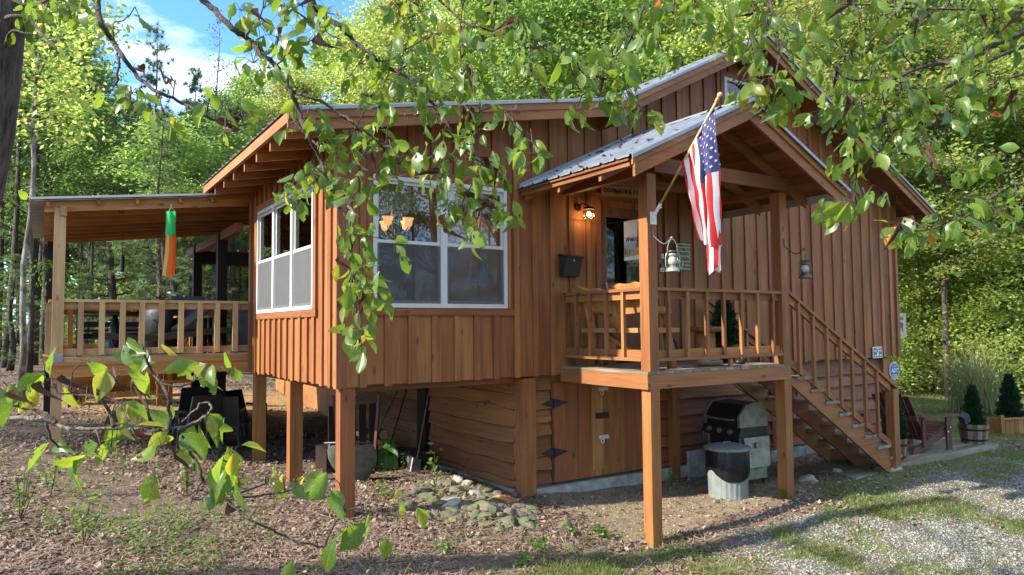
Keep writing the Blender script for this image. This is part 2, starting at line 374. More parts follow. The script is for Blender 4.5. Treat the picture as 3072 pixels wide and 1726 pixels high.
    def grid(s, P, mi=0):                                             # P[i][j] points
        h, w = len(P), len(P[0]); vs = [p for row in P for p in row]
        fs = [(i*w+j, i*w+j+1, (i+1)*w+j+1, (i+1)*w+j) for i in range(h-1) for j in range(w-1)]
        if callable(mi):
            o = len(s.v); s.add(vs, [], 0)
            for f in fs: s.f.append(tuple(i+o for i in f)); s.m.append(mi(f[0]//w, f[0] % w))
            return s
        return s.add(vs, fs, mi)
    def mesh(s, name, mats, smooth=False):
        me = bpy.data.meshes.new(name); me.from_pydata(s.v, [], s.f)
        for mm in ([mats] if isinstance(mats, str) else mats): me.materials.append(MATS[mm])
        if any(s.m): me.polygons.foreach_set('material_index', s.m)
        if smooth: me.polygons.foreach_set('use_smooth', [True]*len(s.f))
        me.update(); return me
    def build(s, name, mats, parent=None, smooth=False, label=None, local=False):
        return place(s.mesh(name, mats, smooth), name, parent, label, local)
def place(me, name, parent=None, label=None, local=False):
    o = bpy.data.objects.new(name, me); COL.objects.link(o)
    if parent is not None:
        o.parent = parent
        if not local: o.matrix_parent_inverse = world_of(parent).inverted()
    if label: o['label'] = label
    return o
def world_of(o):
    m = Matrix.LocRotScale(o.location, o.rotation_euler, o.scale)
    return (world_of(o.parent) @ o.matrix_parent_inverse @ m) if o.parent else m
def thing(name, label, cat, loc=(0, 0, 0), rz=0.0, group=None):
    o = bpy.data.objects.new(name, None); COL.objects.link(o)
    o.empty_display_size = 0.1
    o.location = loc; o.rotation_euler = (0, 0, rz)
    return tag(o, label, cat, group)
def tag(o, label, cat, group=None):
    o['label'] = label; o['category'] = cat
    if group: o['group'] = group
    return o
def dup(root, loc, rz=0.0, label=None, scale=None, group=None):
    r = root.copy(); COL.objects.link(r); r.location = loc; r.rotation_euler = (0, 0, rz)
    if scale is not None: r.scale = scale if hasattr(scale, '__len__') else (scale,)*3
    if label: r['label'] = label
    if group: r['group'] = group
    for ch in list(root.children):
        c = ch.copy(); COL.objects.link(c); c.parent = r
        for g in list(ch.children):
            d = g.copy(); COL.objects.link(d); d.parent = c
    return r
def batch(name, tv, tf, M, T, mat, parent=None, smooth=False, linkit=True):
    """many copies of one small template as one mesh: M (n,3,3), T (n,3)"""
    tv = np.asarray(tv, np.float32); n = len(T); k = len(tv)
    V = np.einsum('nij,kj->nki', M.astype(np.float32), tv) + T[:, None, :].astype(np.float32)
    return raw_mesh(name, V.reshape(-1, 3), tf, n, k, mat, parent, smooth, linkit)
def raw_mesh(name, V, tf, n, k, mat, parent=None, smooth=False, linkit=True):
    lens = np.array([len(f) for f in tf], np.int32); flat = np.concatenate([np.array(f, np.int32) for f in tf])
    loops = (flat[None, :] + (np.arange(n, dtype=np.int32)*k)[:, None]).ravel()
    tot = np.tile(lens, n); st = np.concatenate(([0], np.cumsum(tot)[:-1])).astype(np.int32)
    me = bpy.data.meshes.new(name)
    me.vertices.add(len(V)); me.vertices.foreach_set('co', V.astype(np.float32).ravel())
    me.loops.add(len(loops)); me.loops.foreach_set('vertex_index', loops)
    me.polygons.add(len(tot)); me.polygons.foreach_set('loop_start', st); me.polygons.foreach_set('loop_total', tot.astype(np.int32))
    if smooth: me.polygons.foreach_set('use_smooth', np.ones(len(tot), bool))
    me.materials.append(MATS[mat]); me.update(calc_edges=True); me.validate()
    return place(me, name, parent) if linkit else me
def rot_mats(n, tilt, r=rng):
    """random turn about z, then a tilt away from flat of up to 'tilt' (radians, gaussian)"""
    a = r.uniform(0, 2*np.pi, n); b = r.normal(0, tilt, n); c = r.normal(0, tilt, n)
    ca, sa, cb, sb, cc, sc_ = np.cos(a), np.sin(a), np.cos(b), np.sin(b), np.cos(c), np.sin(c)
    Z = np.zeros((n, 3, 3)); Z[:, 0, 0] = ca; Z[:, 0, 1] = -sa; Z[:, 1, 0] = sa; Z[:, 1, 1] = ca; Z[:, 2, 2] = 1
    X = np.zeros((n, 3, 3)); X[:, 0, 0] = 1; X[:, 1, 1] = cb; X[:, 1, 2] = -sb; X[:, 2, 1] = sb; X[:, 2, 2] = cb
    Y = np.zeros((n, 3, 3)); Y[:, 1, 1] = 1; Y[:, 0, 0] = cc; Y[:, 0, 2] = sc_; Y[:, 2, 0] = -sc_; Y[:, 2, 2] = cc
    return Z @ X @ Y
def text_mesh(body, size, extrude=0.002, shear=0.0, bold=0.0):
    cu = bpy.data.curves.new('lettering', 'FONT'); cu.body = body; cu.size = size; cu.extrude = extrude; cu.shear = shear; cu.offset = bold
    cu.align_x = 'CENTER'; cu.align_y = 'CENTER'; cu.resolution_u = 3
    tmp = bpy.data.objects.new('lettering', cu); COL.objects.link(tmp)
    dg = bpy.context.evaluated_depsgraph_get()
    me = bpy.data.meshes.new_from_object(tmp.evaluated_get(dg))
    bpy.data.objects.remove(tmp); bpy.data.curves.remove(cu)
    return me
def lettering(body, size, loc, mat, parent, face='-y', shear=0.0, bold=0.0, sx=1.0, name='lettering'):
    me = text_mesh(body, size, 0.0015, shear, bold); me.materials.clear(); me.materials.append(MATS[mat])
    Mx = Matrix.Rotation(R(90), 4, 'X')
    if face == '-x': Mx = Matrix.Rotation(R(-90), 4, 'Z') @ Mx
    if face == '+x': Mx = Matrix.Rotation(R(90), 4, 'Z') @ Mx
    me.transform(Matrix.Translation(loc) @ Mx @ Matrix.Diagonal((sx, 1, 1, 1)))
    return place(me, name, parent)
# ================================================================== THE GROUND
HP = np.array([(5.6, 5.8, -2.41), (8.0, 5.8, -2.21), (10.45, 5.86, -2.17), (5.05, 7.3, -2.10), (2.7, 7.42, -1.99), (2.65, 9.24, -1.95), (2.65, 11.1, -1.98),
    (0.16, 11.25, -1.56), (7.5, 6.4, -2.24), (9, 7, -2.22), (12, 5.5, -2.20), (13.9, 5.9, -2.20), (13.9, 7.2, -2.17), (19, 9.4, -2.12), (16, 6.6, -2.2),
    (3, 16, -1.62), (-3.5, 14, -1.38), (8, 14, -1.95), (13.5, 15, -2.0), (-2, 5.5, -1.92), (1.5, 6, -2.16), (3.5, 5, -2.36), (5, 3, -2.52),
    (10, 2, -2.45), (0, 2, -2.25), (15, 3, -2.28), (4, 9, -2.03), (-25, 22, -1.2), (-12, 45, -1.0), (10, 55, -1.0), (45, 45, -1.5), (48, 8, -2.2),
    (35, -14, -2.6), (0, -25, -2.8), (-25, -8, -1.8), (-3, 9, -1.62)])
def _tps(d): return np.where(d > 1e-9, d*d*np.log(d+1e-12), 0.0)
_n = len(HP); _K = np.zeros((_n+3, _n+3))
_K[:_n, :_n] = _tps(np.linalg.norm(HP[:, None, :2]-HP[None, :, :2], axis=2)) + np.eye(_n)*0.15
_K[:_n, _n:] = np.c_[np.ones(_n), HP[:, :2]]; _K[_n:, :_n] = _K[:_n, _n:].T
_W = np.linalg.solve(_K, np.r_[HP[:, 2], 0, 0, 0])
_ph = rng.uniform(0, 6.28, (24, 2)); _an = rng.uniform(0, 6.28, 24)
def fbm(x, y, s=1.0, k=0):
    o = 0; a = 1.0; f = s
    for i in range(6):
        j = (i+k) % 24; c, sn = math.cos(_an[j]), math.sin(_an[j])
        o = o + a*np.sin(f*(c*x+sn*y)+_ph[j, 0]+1.7*np.sin(f*0.6*(-sn*x+c*y)+_ph[j, 1]))*np.sin(f*0.83*(-sn*x+c*y)+_ph[j, 1]*2)
        a *= 0.6; f *= 1.9
    return o/1.4
def gz(x, y):
    x = np.asarray(x, float); y = np.asarray(y, float); sh = x.shape
    P = np.c_[x.ravel(), y.ravel()]; P = np.clip(P, (-26, -26), (49, 56)); out = np.empty(len(P))
    for i in range(0, len(P), 20000):
        q = P[i:i+20000]
        out[i:i+20000] = _tps(np.linalg.norm(q[:, None]-HP[None, :, :2], axis=2)) @ _W[:_n] + _W[_n] + q @ _W[_n+1:]
    return out.reshape(sh)
def gzf(x, y): return float(gz(np.array([x]), np.array([y]))[0])
def relief(x, y): return 0.030*fbm(x, y, 1.6)+0.012*fbm(x, y, 6.0, 5)
def sst(a, b, x): t_ = np.clip((x-a)/(b-a), 0, 1); return t_*t_*(3-2*t_)
def cover(x, y):
    """gravel, grass, bare dirt, lawn sand: what the ground is covered with"""
    w = 0.55*fbm(x, y, 0.9, 3); w2 = fbm(x, y, 2.2, 9)
    drive = sst(4.6, 6.2, x+0.75*(5.0-y)+w)*sst(0.15, -0.5, y-(5.55+0.02*(x-8))+0.4*w)
    patch = sst(-0.15, 0.55, fbm(x, y, 1.15, 13)+0.35*w2)
    grav = drive*(1-0.85*patch)
    lawn = sst(13.6, 14.3, x)*sst(5.9, 6.5, y+0.2*w)
    strip = np.exp(-((y-(5.15+0.18*(x-4)))/0.55)**2)*sst(2.2, 3.3, x)*sst(6.4, 5.4, x)*sst(-0.6, 0.2, w2+0.2)
    edge = np.exp(-((y-5.72+w*0.4)/0.40)**2)*sst(8.0, 8.6, x)*sst(15, 13.5, x)
    grass = np.clip(lawn+1.2*strip+0.85*drive*patch+0.8*edge, 0, 1)
    dirt = sst(4.9, 5.5, x)*sst(9.6, 8.4, x)*sst(5.75, 6.15, y+0.3*w)*sst(8.0, 7.2, y)
    sand = np.exp(-(((x-2.8)/2.6)**2+((y-17.0)/2.2)**2))
    return grav, grass, np.clip(dirt+0.6*(1-lawn)*sst(9.0, 10.0, x)*sst(5.7, 6.0, y)*sst(9, 7.5, y), 0, 1), np.clip(sand*1.5, 0, 1)
def ground():
    xs = np.concatenate([np.linspace(-500, -40, 12), np.linspace(-36, -6, 26), np.arange(-5, 15, 0.085), np.linspace(15.2, 24, 44), np.linspace(25, 60, 22), np.linspace(75, 600, 14)])
    ys = np.concatenate([np.linspace(-500, -40, 10), np.linspace(-30, 1.5, 26), np.arange(1.7, 13, 0.085), np.linspace(13.2, 24, 50), np.linspace(25, 60, 24), np.linspace(75, 700, 14)])
    X, Y = np.meshgrid(xs, ys); Z = gz(X, Y)+relief(X, Y)
    n, k = Y.shape
    me = bpy.data.meshes.new('ground'); me.vertices.add(n*k)
    me.vertices.foreach_set('co', np.stack([X, Y, Z], -1).astype(np.float32).ravel())
    i, j = np.meshgrid(np.arange(n-1), np.arange(k-1), indexing='ij'); a = (i*k+j).ravel()
    q = np.stack([a, a+1, a+k+1, a+k], -1).astype(np.int32)
    me.loops.add(q.size); me.loops.foreach_set('vertex_index', q.ravel())
    me.polygons.add(len(q)); me.polygons.foreach_set('loop_start', (np.arange(len(q))*4).astype(np.int32)); me.polygons.foreach_set('loop_total', np.full(len(q), 4, np.int32))
    me.polygons.foreach_set('use_smooth', np.ones(len(q), bool))
    g, gr, di, sa = cover(X, Y)
    at = me.color_attributes.new('cover', 'FLOAT_COLOR', 'POINT')
    at.data.foreach_set('color', np.stack([g, gr, di, sa], -1).astype(np.float32).ravel())
    me.update(calc_edges=True)
    m, nt, bs = material('ground_cover'); me.materials.append(m)
    ca = nd(nt, 'ShaderNodeVertexColor', layer_name='cover'); sp = nd(nt, 'ShaderNodeSeparateColor', {0: ca.outputs['Color']})
    tcn = nd(nt, 'ShaderNodeTexCoord').outputs['Object']
    def noise(s, d=6.0, r=0.65): return nd(nt, 'ShaderNodeTexNoise', {'Vector': tcn, 'Scale': s, 'Detail': d, 'Roughness': r}).outputs['Fac']
    litter = ramp(nt, noise(26, 8, 0.75), [(0.34, (0.060, 0.042, 0.030)), (0.48, (0.155, 0.112, 0.080)), (0.66, (0.30, 0.225, 0.170))])
    litter = mixc(nt, ramp(nt, noise(2.2), [(0.4, (0, 0, 0)), (0.7, (0.7, 0.7, 0.7))]), litter, (0.12, 0.082, 0.054))
    vo = nd(nt, 'ShaderNodeTexVoronoi', {'Vector': tcn, 'Scale': 42.0})
    vh = nd(nt, 'ShaderNodeSeparateColor', {0: vo.outputs['Color']})
    stone = ramp(nt, vh.outputs[0], [(0.0, (0.11, 0.106, 0.085)), (0.5, (0.165, 0.158, 0.132)), (1.0, (0.235, 0.228, 0.20))])
    stone = mixc(nt, ramp(nt, vo.outputs['Distance'], [(0.3, (0, 0, 0)), (0.75, (1, 1, 1))]), stone, (0.11, 0.09, 0.065))
    grav = mixc(nt, ramp(nt, noise(1.6), [(0.38, (0, 0, 0)), (0.62, (0.9, 0.9, 0.9))]), stone, (0.150, 0.130, 0.080))
    grass = ramp(nt, noise(30, 6), [(0.35, (0.075, 0.092, 0.028)), (0.55, (0.135, 0.150, 0.050)), (0.7, (0.22, 0.195, 0.095))])
    dirt = ramp(nt, noise(9, 8, 0.7), [(0.3, (0.14, 0.098, 0.055)), (0.55, (0.26, 0.195, 0.12)), (0.75, (0.34, 0.27, 0.18))])
    sand = ramp(nt, noise(12, 8, 0.7), [(0.3, (0.22, 0.14, 0.06)), (0.7, (0.42, 0.29, 0.14))])
    br = noise(7, 6)
    def soft(f): return ramp(nt, math_n(nt, 'ADD', f, math_n(nt, 'MULTIPLY', math_n(nt, 'SUBTRACT', br, 0.5), 0.9)), [(0.36, (0, 0, 0)), (0.60, (1, 1, 1))])
    c = mixc(nt, soft(ca.outputs['Alpha']), litter, sand); c = mixc(nt, soft(sp.outputs[2]), c, dirt)
    c = mixc(nt, soft(sp.outputs[0]), c, grav); c = mixc(nt, soft(sp.outputs[1]), c, grass)
    nt.links.new(c, bs.inputs['Base Color']); bs.inputs['Roughness'].default_value = 0.95; bs.inputs['Specular IOR Level'].default_value = 0.15
    bp = nd(nt, 'ShaderNodeBump', {'Height': noise(34, 6, 0.7), 'Strength': 0.9, 'Distance': 0.03}); nt.links.new(bp.outputs[0], bs.inputs['Normal'])
    o = place(me, 'ground'); o['kind'] = 'structure'
    return o
ground()
# ================================================================== THE CABIN
XL, XM, XR, YW, YA, YB = 2.612, 4.97, 13.57, 7.36, 11.25, 19.0          # addition's left wall, main left wall, right wall, front wall, addition's back, main back
FLOOR = -0.51
RIDGE = (9.24, 4.46)
def z_low(x): return 2.127+0.19*(x-1.937)
def z_mainL(x): return RIDGE[1]+0.509*(x-RIDGE[0])
def z_mainR(x): return RIDGE[1]-0.487*(x-RIDGE[0])
XB = 6.28                                                                  # where the two slopes meet
def z_roof(x): return z_low(x) if x < XB else (z_mainL(x) if x < RIDGE[0] else z_mainR(x))
cabin = thing('cabin', 'brown board and batten wood cabin on posts with grey metal roofs', 'cabin', (9.2, YW, -2.1))

def front_top(x): return z_roof(x)-0.10
FW_OPEN = [(3.04, 4.69, 0.25, 1.66), (6.25, 7.30, FLOOR, 1.62), (8.80, 9.75, 3.30, 3.86)]
def col_pieces(xa, xb, za, zt, opens):
    """split one upright strip around openings: list of (xa, xb, z0, z1 or None for the roof line)"""
    cuts = sorted({xa, xb, *[c for o in opens for c in o[:2] if xa < c < xb]})
    out = []
    for a, b in zip(cuts, cuts[1:]):
        if b-a < 0.012: continue
        lo = za; mid = (a+b)/2
        for o in sorted([o for o in opens if o[0] < mid < o[1]], key=lambda o: o[2]):
            if o[2]-lo > 0.02: out.append((a, b, lo, o[2]))
            lo = o[3]
        out.append((a, b, lo, None))
    return out
# front wall: sheathing, then every board and every batten a piece of its own
sh = B()
for a, b in zip([XL+0.1, 3.04, 4.69, 6.25, XB, 7.30, 8.80, RIDGE[0], 9.75], [3.04, 4.69, 6.25, XB, 7.30, 8.80, RIDGE[0], 9.75, XR-0.1]):
    for (p, q, z0, z1) in col_pieces(a, b, -0.60, None, FW_OPEN):
        sh.box(p, q, YW+0.045, YW+0.13, z0, z1 if z1 else front_top(p+1e-4)-0.02, 0, z1 if z1 else front_top(q-1e-4)-0.02)
front = sh.build('front_wall', 'soffit_z', cabin)
def strip_front(name, xa, xb, y0, y1, zb, parent, mat='cedar_z'):
    for (a, b, z0, z1) in col_pieces(xa, xb, zb, None, [(o[0]-0.06, o[1]+0.06, o[2]-0.1, o[3]+0.09) if i == 0 else o for i, o in enumerate(FW_OPEN)]):
        cuts = [a]+[c for c in (XB, RIDGE[0]) if a < c < b]+[b]
        for p, q in zip(cuts, cuts[1:]):
            B().box(p, q, y0, y1, z0, z1 if z1 else front_top(p+1e-4), 0, z1 if z1 else front_top(q-1e-4)).build(name, mat, parent)
x = XL+0.005; k = 0; rr = random.Random(3)
edges = [x]
while x < XR-0.2:
    x += 0.288+rr.uniform(-0.02, 0.02); edges.append(min(x, XR-0.01))
edges[-1] = XR-0.005
for a, b in zip(edges, edges[1:]):
    jit = rr.uniform(-0.012, 0.012)
    strip_front('board', a+0.006, b-0.006, YW+0.020+rr.uniform(0, 0.004), YW+0.045, -0.625+jit, front)
for e in edges[1:-1]:
    w = rr.uniform(0.036, 0.046)
    strip_front('batten', e-w, e+w, YW-0.004+rr.uniform(0, 0.003), YW+0.0195, -0.63+rr.uniform(-0.012, 0.012), front)
# corner boards and trims
B().box(XL-0.02, XL+0.085, YW-0.012, YW+0.019, -0.64, front_top(XL)-0.01, 0).build('corner_board', 'cedar_z', front)
B().box(XR-0.06, XR+0.02, YW-0.012, YW+0.019, -0.64, front_top(XR)-0.01, 0).build('corner_board', 'cedar_z', front)
for (z0, z1, xa, xb) in ((0.135, 0.222, 2.93, 4.845), (1.690, 1.79, 2.93, 4.80)):
    B().box(xa, xb, YW-0.012, YW+0.03, z0, z1).build('trim_board', 'cedar_x', front)
for (xa, xb) in ((2.93, 3.0), (4.74, 4.80)):
    B().box(xa, xb, YW-0.010, YW+0.03, 0.224, 1.688).build('trim_board', 'cedar_z', front)
for (xa, xb, z0, z1, ax) in ((8.72, 8.80, 3.22, 3.95, 'z'), (9.75, 9.83, 3.22, 3.95, 'z'), (8.802, 9.748, 3.862, 3.95, 'x'), (8.802, 9.748, 3.21, 3.298, 'x'),
                             (6.17, 6.25, FLOOR, 1.70, 'z'), (7.30, 7.38, FLOOR, 1.70, 'z'), (6.17, 7.38, 1.702, 1.79, 'x')):
    B().box(xa, xb, YW-0.014, YW+0.03, z0, z1).build('trim_board', 'cedar_'+ax, front)

# left wall of the addition (sunlit)
LW_OPEN = [(8.20, 10.72, 0.25, 1.66)]
left = B()
zt = front_top(XL)-0.02
for (a, b, z0, z1) in col_pieces(YW+0.13, 8.20, -0.60, None, LW_OPEN)+col_pieces(8.20, 10.72, -0.60, None, LW_OPEN)+col_pieces(10.72, YA-0.02, -0.60, None, LW_OPEN):
    left.box(XL+0.045, XL+0.13, a, b, z0, z1 or zt)
left = left.build('left_wall', 'soffit_z', cabin)
def strip_left(name, ya, yb, x0, x1, zb, mat='cedar_z'):
    for (a, b, z0, z1) in col_pieces(ya, yb, zb, None, [(8.10, 10.82, 0.135, 1.80)]):
        B().box(x0, x1, a, b, z0, z1 or zt+0.02).build(name, mat, left)
y = YW+0.02; ed = [y]
while y < YA-0.15: y += 0.272+rr.uniform(-0.02, 0.02); ed.append(min(y, YA))
ed[-1] = YA
for a, b in zip(ed, ed[1:]): strip_left('board', a+0.005, b-0.005, XL+0.020, XL+0.045, -0.632+rr.uniform(-0.012, 0.012))
for e in ed[1:-1]: strip_left('batten', e-0.045, e+0.045, XL-0.006, XL+0.0195, -0.64+rr.uniform(-0.015, 0.015))
B().box(XL-0.016, XL+0.0195, YW+0.021, YW+0.10, -0.645, zt+0.01).build('corner_board', 'cedar_z', left)
B().box(XL-0.016, XL+0.0195, YA-0.09, YA+0.02, -0.645, zt+0.01).build('corner_board', 'cedar_z', left)
for (a, b, z0, z1, ax) in ((8.08, 10.84, 0.135, 0.222, 'y'), (8.08, 10.84, 1.70, 1.80, 'y'), (8.09, 8.165, 0.224, 1.698, 'z'), (10.755, 10.83, 0.224, 1.698, 'z')):
    B().box(XL-0.014, XL+0.03, a, b, z0, z1).build('trim_board', 'cedar_'+ax, left)
# the walls that face away, floor and ceiling: they close the rooms
sh = B()
sh.box(XL, XM, YA-0.08, YA-0.0201, -0.62, zt)
sh.box(XM-0.06, XM+0.04, YA, YB, -0.62, z_mainL(XM)-0.1)
sh.box(XR-0.10, XR-0.001, YW+0.14, YB, -0.62, z_mainR(XR)-0.12)
for a, b in ((XM+0.05, RIDGE[0]), (RIDGE[0], XR-0.12)):
    sh.box(a, b, YB-0.1, YB, -0.62, (z_mainL(a) if a < 9 else RIDGE[1])-0.12, 0, (RIDGE[1] if a < 9 else z_mainR(b))-0.12)
sh.build('outer_wall', 'cedar_z', cabin)
sh = B(); sh.box(XL+0.05, XM, YW+0.05, YA-0.09, -0.60, -0.52); sh.box(XM+0.002, XR-0.11, YW+0.05, YB-0.11, -0.60, -0.52)
sh.build('floor', 'deckwood_x', cabin)
sh = B(); sh.box(XL+0.14, XM+0.2, YW+0.14, YA-0.1, zt-0.06, zt-0.02); sh.box(XM+0.21, XR-0.12, YW+0.14, YB-0.11, 2.0, 2.04)
sh.box(XM+0.03, XM+0.09, YW+0.14, YA+3, -0.52, 2.0); sh.box(XL+0.2, XM+0.02, YA-0.16, YA-0.1, -0.52, 2.0); sh.box(XM+2.6, XM+2.65, YW+0.14, YA+3, -0.52, 1.99)
sh.build('interior_lining', 'interior_wood', cabin)
# under the addition: three rim joists
B().box(XL+0.14, XM-0.05, YW+0.15, YW+0.19, -0.70, -0.605).build('rim_joist', 'soffit_x', cabin)
B().box(XL+0.14, XL+0.18, YW+0.20, YA-0.1, -0.70, -0.606).build('rim_joist', 'soffit_y', cabin)
for j in range(6): B().box(XL+0.2, XM-0.06, 7.9+j*0.6, 7.94+j*0.6, -0.69, -0.607).build('floor_joist', 'soffit_x', cabin)

# ---- windows
def sash_window(name, axis, plane, a0, a1, z0, z1, cols, parent, lower_screen=True):
    """white vinyl double hung units side by side; axis 'x' front wall, 'y' left wall; outward is the lower coordinate"""
    def bx(b, a, c, d0, d1, za, zb, mi=0):
        if axis == 'x': b.box(a, c, plane+d0, plane+d1, za, zb, mi)
        else: b.box(plane+d0, plane+d1, a, c, za, zb, mi)
    f = B(); w = 0.045
    bx(f, a0, a1, -0.022, 0.07, z0, z0+w); bx(f, a0, a1, -0.022, 0.07, z1-w, z1)
    bx(f, a0, a0+w, -0.0215, 0.069, z0+w, z1-w); bx(f, a1-w, a1, -0.0215, 0.069, z0+w, z1-w)
    step = (a1-a0)/cols
    for c in range(1, cols): bx(f, a0+c*step-0.04, a0+c*step+0.04, -0.0213, 0.0685, z0+w, z1-w)
    win = f.build(name, 'white_vinyl', parent)
    zm = z0+(z1-z0)*0.5
    for c in range(cols):
        p = a0+c*step+(w if c == 0 else 0.04); q = a0+(c+1)*step-(w if c == cols-1 else 0.04)
        for (za, zb, d) in ((zm-0.02, z1-w, 0.022), (z0+w, zm+0.02, 0.006)):
            s = B(); r_ = 0.028
            bx(s, p, q, d-0.012, d+0.012, za, za+r_*1.3); bx(s, p, q, d-0.012, d+0.012, zb-r_*1.3, zb)
            bx(s, p, p+r_, d-0.0115, d+0.0115, za+r_*1.3, zb-r_*1.3); bx(s, q-r_, q, d-0.0115, d+0.0115, za+r_*1.3, zb-r_*1.3)
            s.build('sash', 'white_vinyl', win)
            g = B(); bx(g, p+r_, q-r_, d+0.001, d+0.005, za+r_*1.3, zb-r_*1.3); g.build('pane', 'window_glass', win)
        if lower_screen:
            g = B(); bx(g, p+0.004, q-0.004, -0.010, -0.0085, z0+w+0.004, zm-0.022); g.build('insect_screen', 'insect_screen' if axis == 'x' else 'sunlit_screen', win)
    return win
sash_window('window', 'x', YW, 3.0, 4.74, 0.222, 1.690, 2, cabin)
sash_window('window', 'y', XL, 8.165, 10.755, 0.222, 1.700, 3, cabin)
f = B(); f.box(8.801, 9.749, YW-0.016, YW+0.06, 3.299, 3.345); f.box(8.801, 9.749, YW-0.016, YW+0.06, 3.815, 3.861)
f.box(8.801, 8.86, YW-0.0155, YW+0.06, 3.345, 3.815); f.box(9.69, 9.749, YW-0.0155, YW+0.06, 3.345, 3.815)
gw = f.build('window', 'white_vinyl', cabin, label='small square white window high in the gable')
B().box(8.86, 9.69, YW+0.02, YW+0.026, 3.345, 3.815).build('pane', 'window_glass', gw)
# ---- front door: glass storm door in a brown frame
d = B(); D0, D1, DZ0, DZ1 = 6.25, 7.30, FLOOR+0.02, 1.62
d.box(D0, D0+0.12, YW+0.02, YW+0.06, DZ0, DZ1); d.box(D1-0.12, D1, YW+0.02, YW+0.06, DZ0, DZ1)
d.box(D0+0.12, D1-0.12, YW+0.0205, YW+0.0595, DZ1-0.14, DZ1); d.box(D0+0.12, D1-0.12, YW+0.0205, YW+0.0595, DZ0, 0.58)
door = d.build('door', 'soffit_z', cabin)
B().box(D0+0.12, D1-0.12, YW+0.035, YW+0.041, 0.58, DZ1-0.14).build('pane', 'window_glass', door)
B().tube([(D0+0.06, YW-0.03, 0.42), (D0+0.06, YW-0.045, 0.50), (D0+0.06, YW-0.03, 0.58)], 0.012).build('handle', 'grey_metal', door)

# ---- basement walls: live-edge lap planks
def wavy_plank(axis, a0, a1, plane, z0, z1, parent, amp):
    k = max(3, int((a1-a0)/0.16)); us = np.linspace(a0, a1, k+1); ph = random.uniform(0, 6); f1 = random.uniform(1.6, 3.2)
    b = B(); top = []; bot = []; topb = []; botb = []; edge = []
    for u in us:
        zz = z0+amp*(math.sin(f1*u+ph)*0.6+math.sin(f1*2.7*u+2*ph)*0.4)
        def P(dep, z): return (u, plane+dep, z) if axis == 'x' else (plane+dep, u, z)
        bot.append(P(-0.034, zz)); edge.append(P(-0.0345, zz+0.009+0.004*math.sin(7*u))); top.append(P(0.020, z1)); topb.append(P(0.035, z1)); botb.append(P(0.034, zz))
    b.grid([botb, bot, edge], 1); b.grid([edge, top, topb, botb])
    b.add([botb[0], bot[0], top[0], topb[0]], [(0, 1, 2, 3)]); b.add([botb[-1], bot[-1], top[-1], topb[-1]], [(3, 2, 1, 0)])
    return b.build('plank', ['lapwood' if axis == 'x' else 'lapwood_y', 'lap_edge_shade'], parent)
bw = B()
bw.box(XM+0.02, 5.50, YW+0.16, YW+0.25, -2.03, -0.62); bw.box(5.5, 7.12, YW+0.16, YW+0.25, -0.72, -0.62); bw.box(7.12, XR-0.2, YW+0.16, YW+0.25, -2.03, -0.62)
bw.box(XM+0.06, XM+0.15, YW+0.26, YB-0.2, -2.03, -0.62); bw.box(XR-0.3, XR-0.21, YW+0.26, YB-0.2, -2.03, -0.62)
base = bw.build('basement_wall', 'lapwood', cabin)
random.seed(21)
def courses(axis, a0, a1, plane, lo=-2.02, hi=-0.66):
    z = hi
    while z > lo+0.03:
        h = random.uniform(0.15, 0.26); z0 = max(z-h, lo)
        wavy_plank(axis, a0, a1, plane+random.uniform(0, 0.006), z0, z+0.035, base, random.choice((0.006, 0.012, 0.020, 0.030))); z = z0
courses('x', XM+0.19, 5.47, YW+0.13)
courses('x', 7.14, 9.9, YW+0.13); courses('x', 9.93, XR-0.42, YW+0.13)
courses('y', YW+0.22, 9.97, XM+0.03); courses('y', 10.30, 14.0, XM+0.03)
ft = B(); ft.box(XM+0.19, XR-0.2, YW+0.06, YW+0.26, -2.5, -2.03); ft.box(XM-0.03, XM+0.18, YW+0.24, YB-0.2, -2.4, -2.035)
ft.build('footing', 'concrete', cabin)
B().box(7.86, 8.25, YW+0.02, YW+0.058, -2.4, -1.83).build('footing', 'concrete', cabin)
for (x0, x1, y0, y1, zb) in ((XM-0.005, XM+0.185, YW+0.0, YW+0.19, -2.3), (XM-0.04, XM+0.08, 10.0, 10.28, -2.3), (13.10, 13.34, YW+0.06, YW+0.20, -2.4), (9.88, 9.95, YW+0.10, YW+0.15, -2.03), (7.55, 7.69, YW+0.02, YW+0.12, -2.4)):
    B().box(x0, x1, y0, y1, zb, -0.645).build('post', 'cedar_z' if y0 < 9 else 'darkwood_z', cabin)
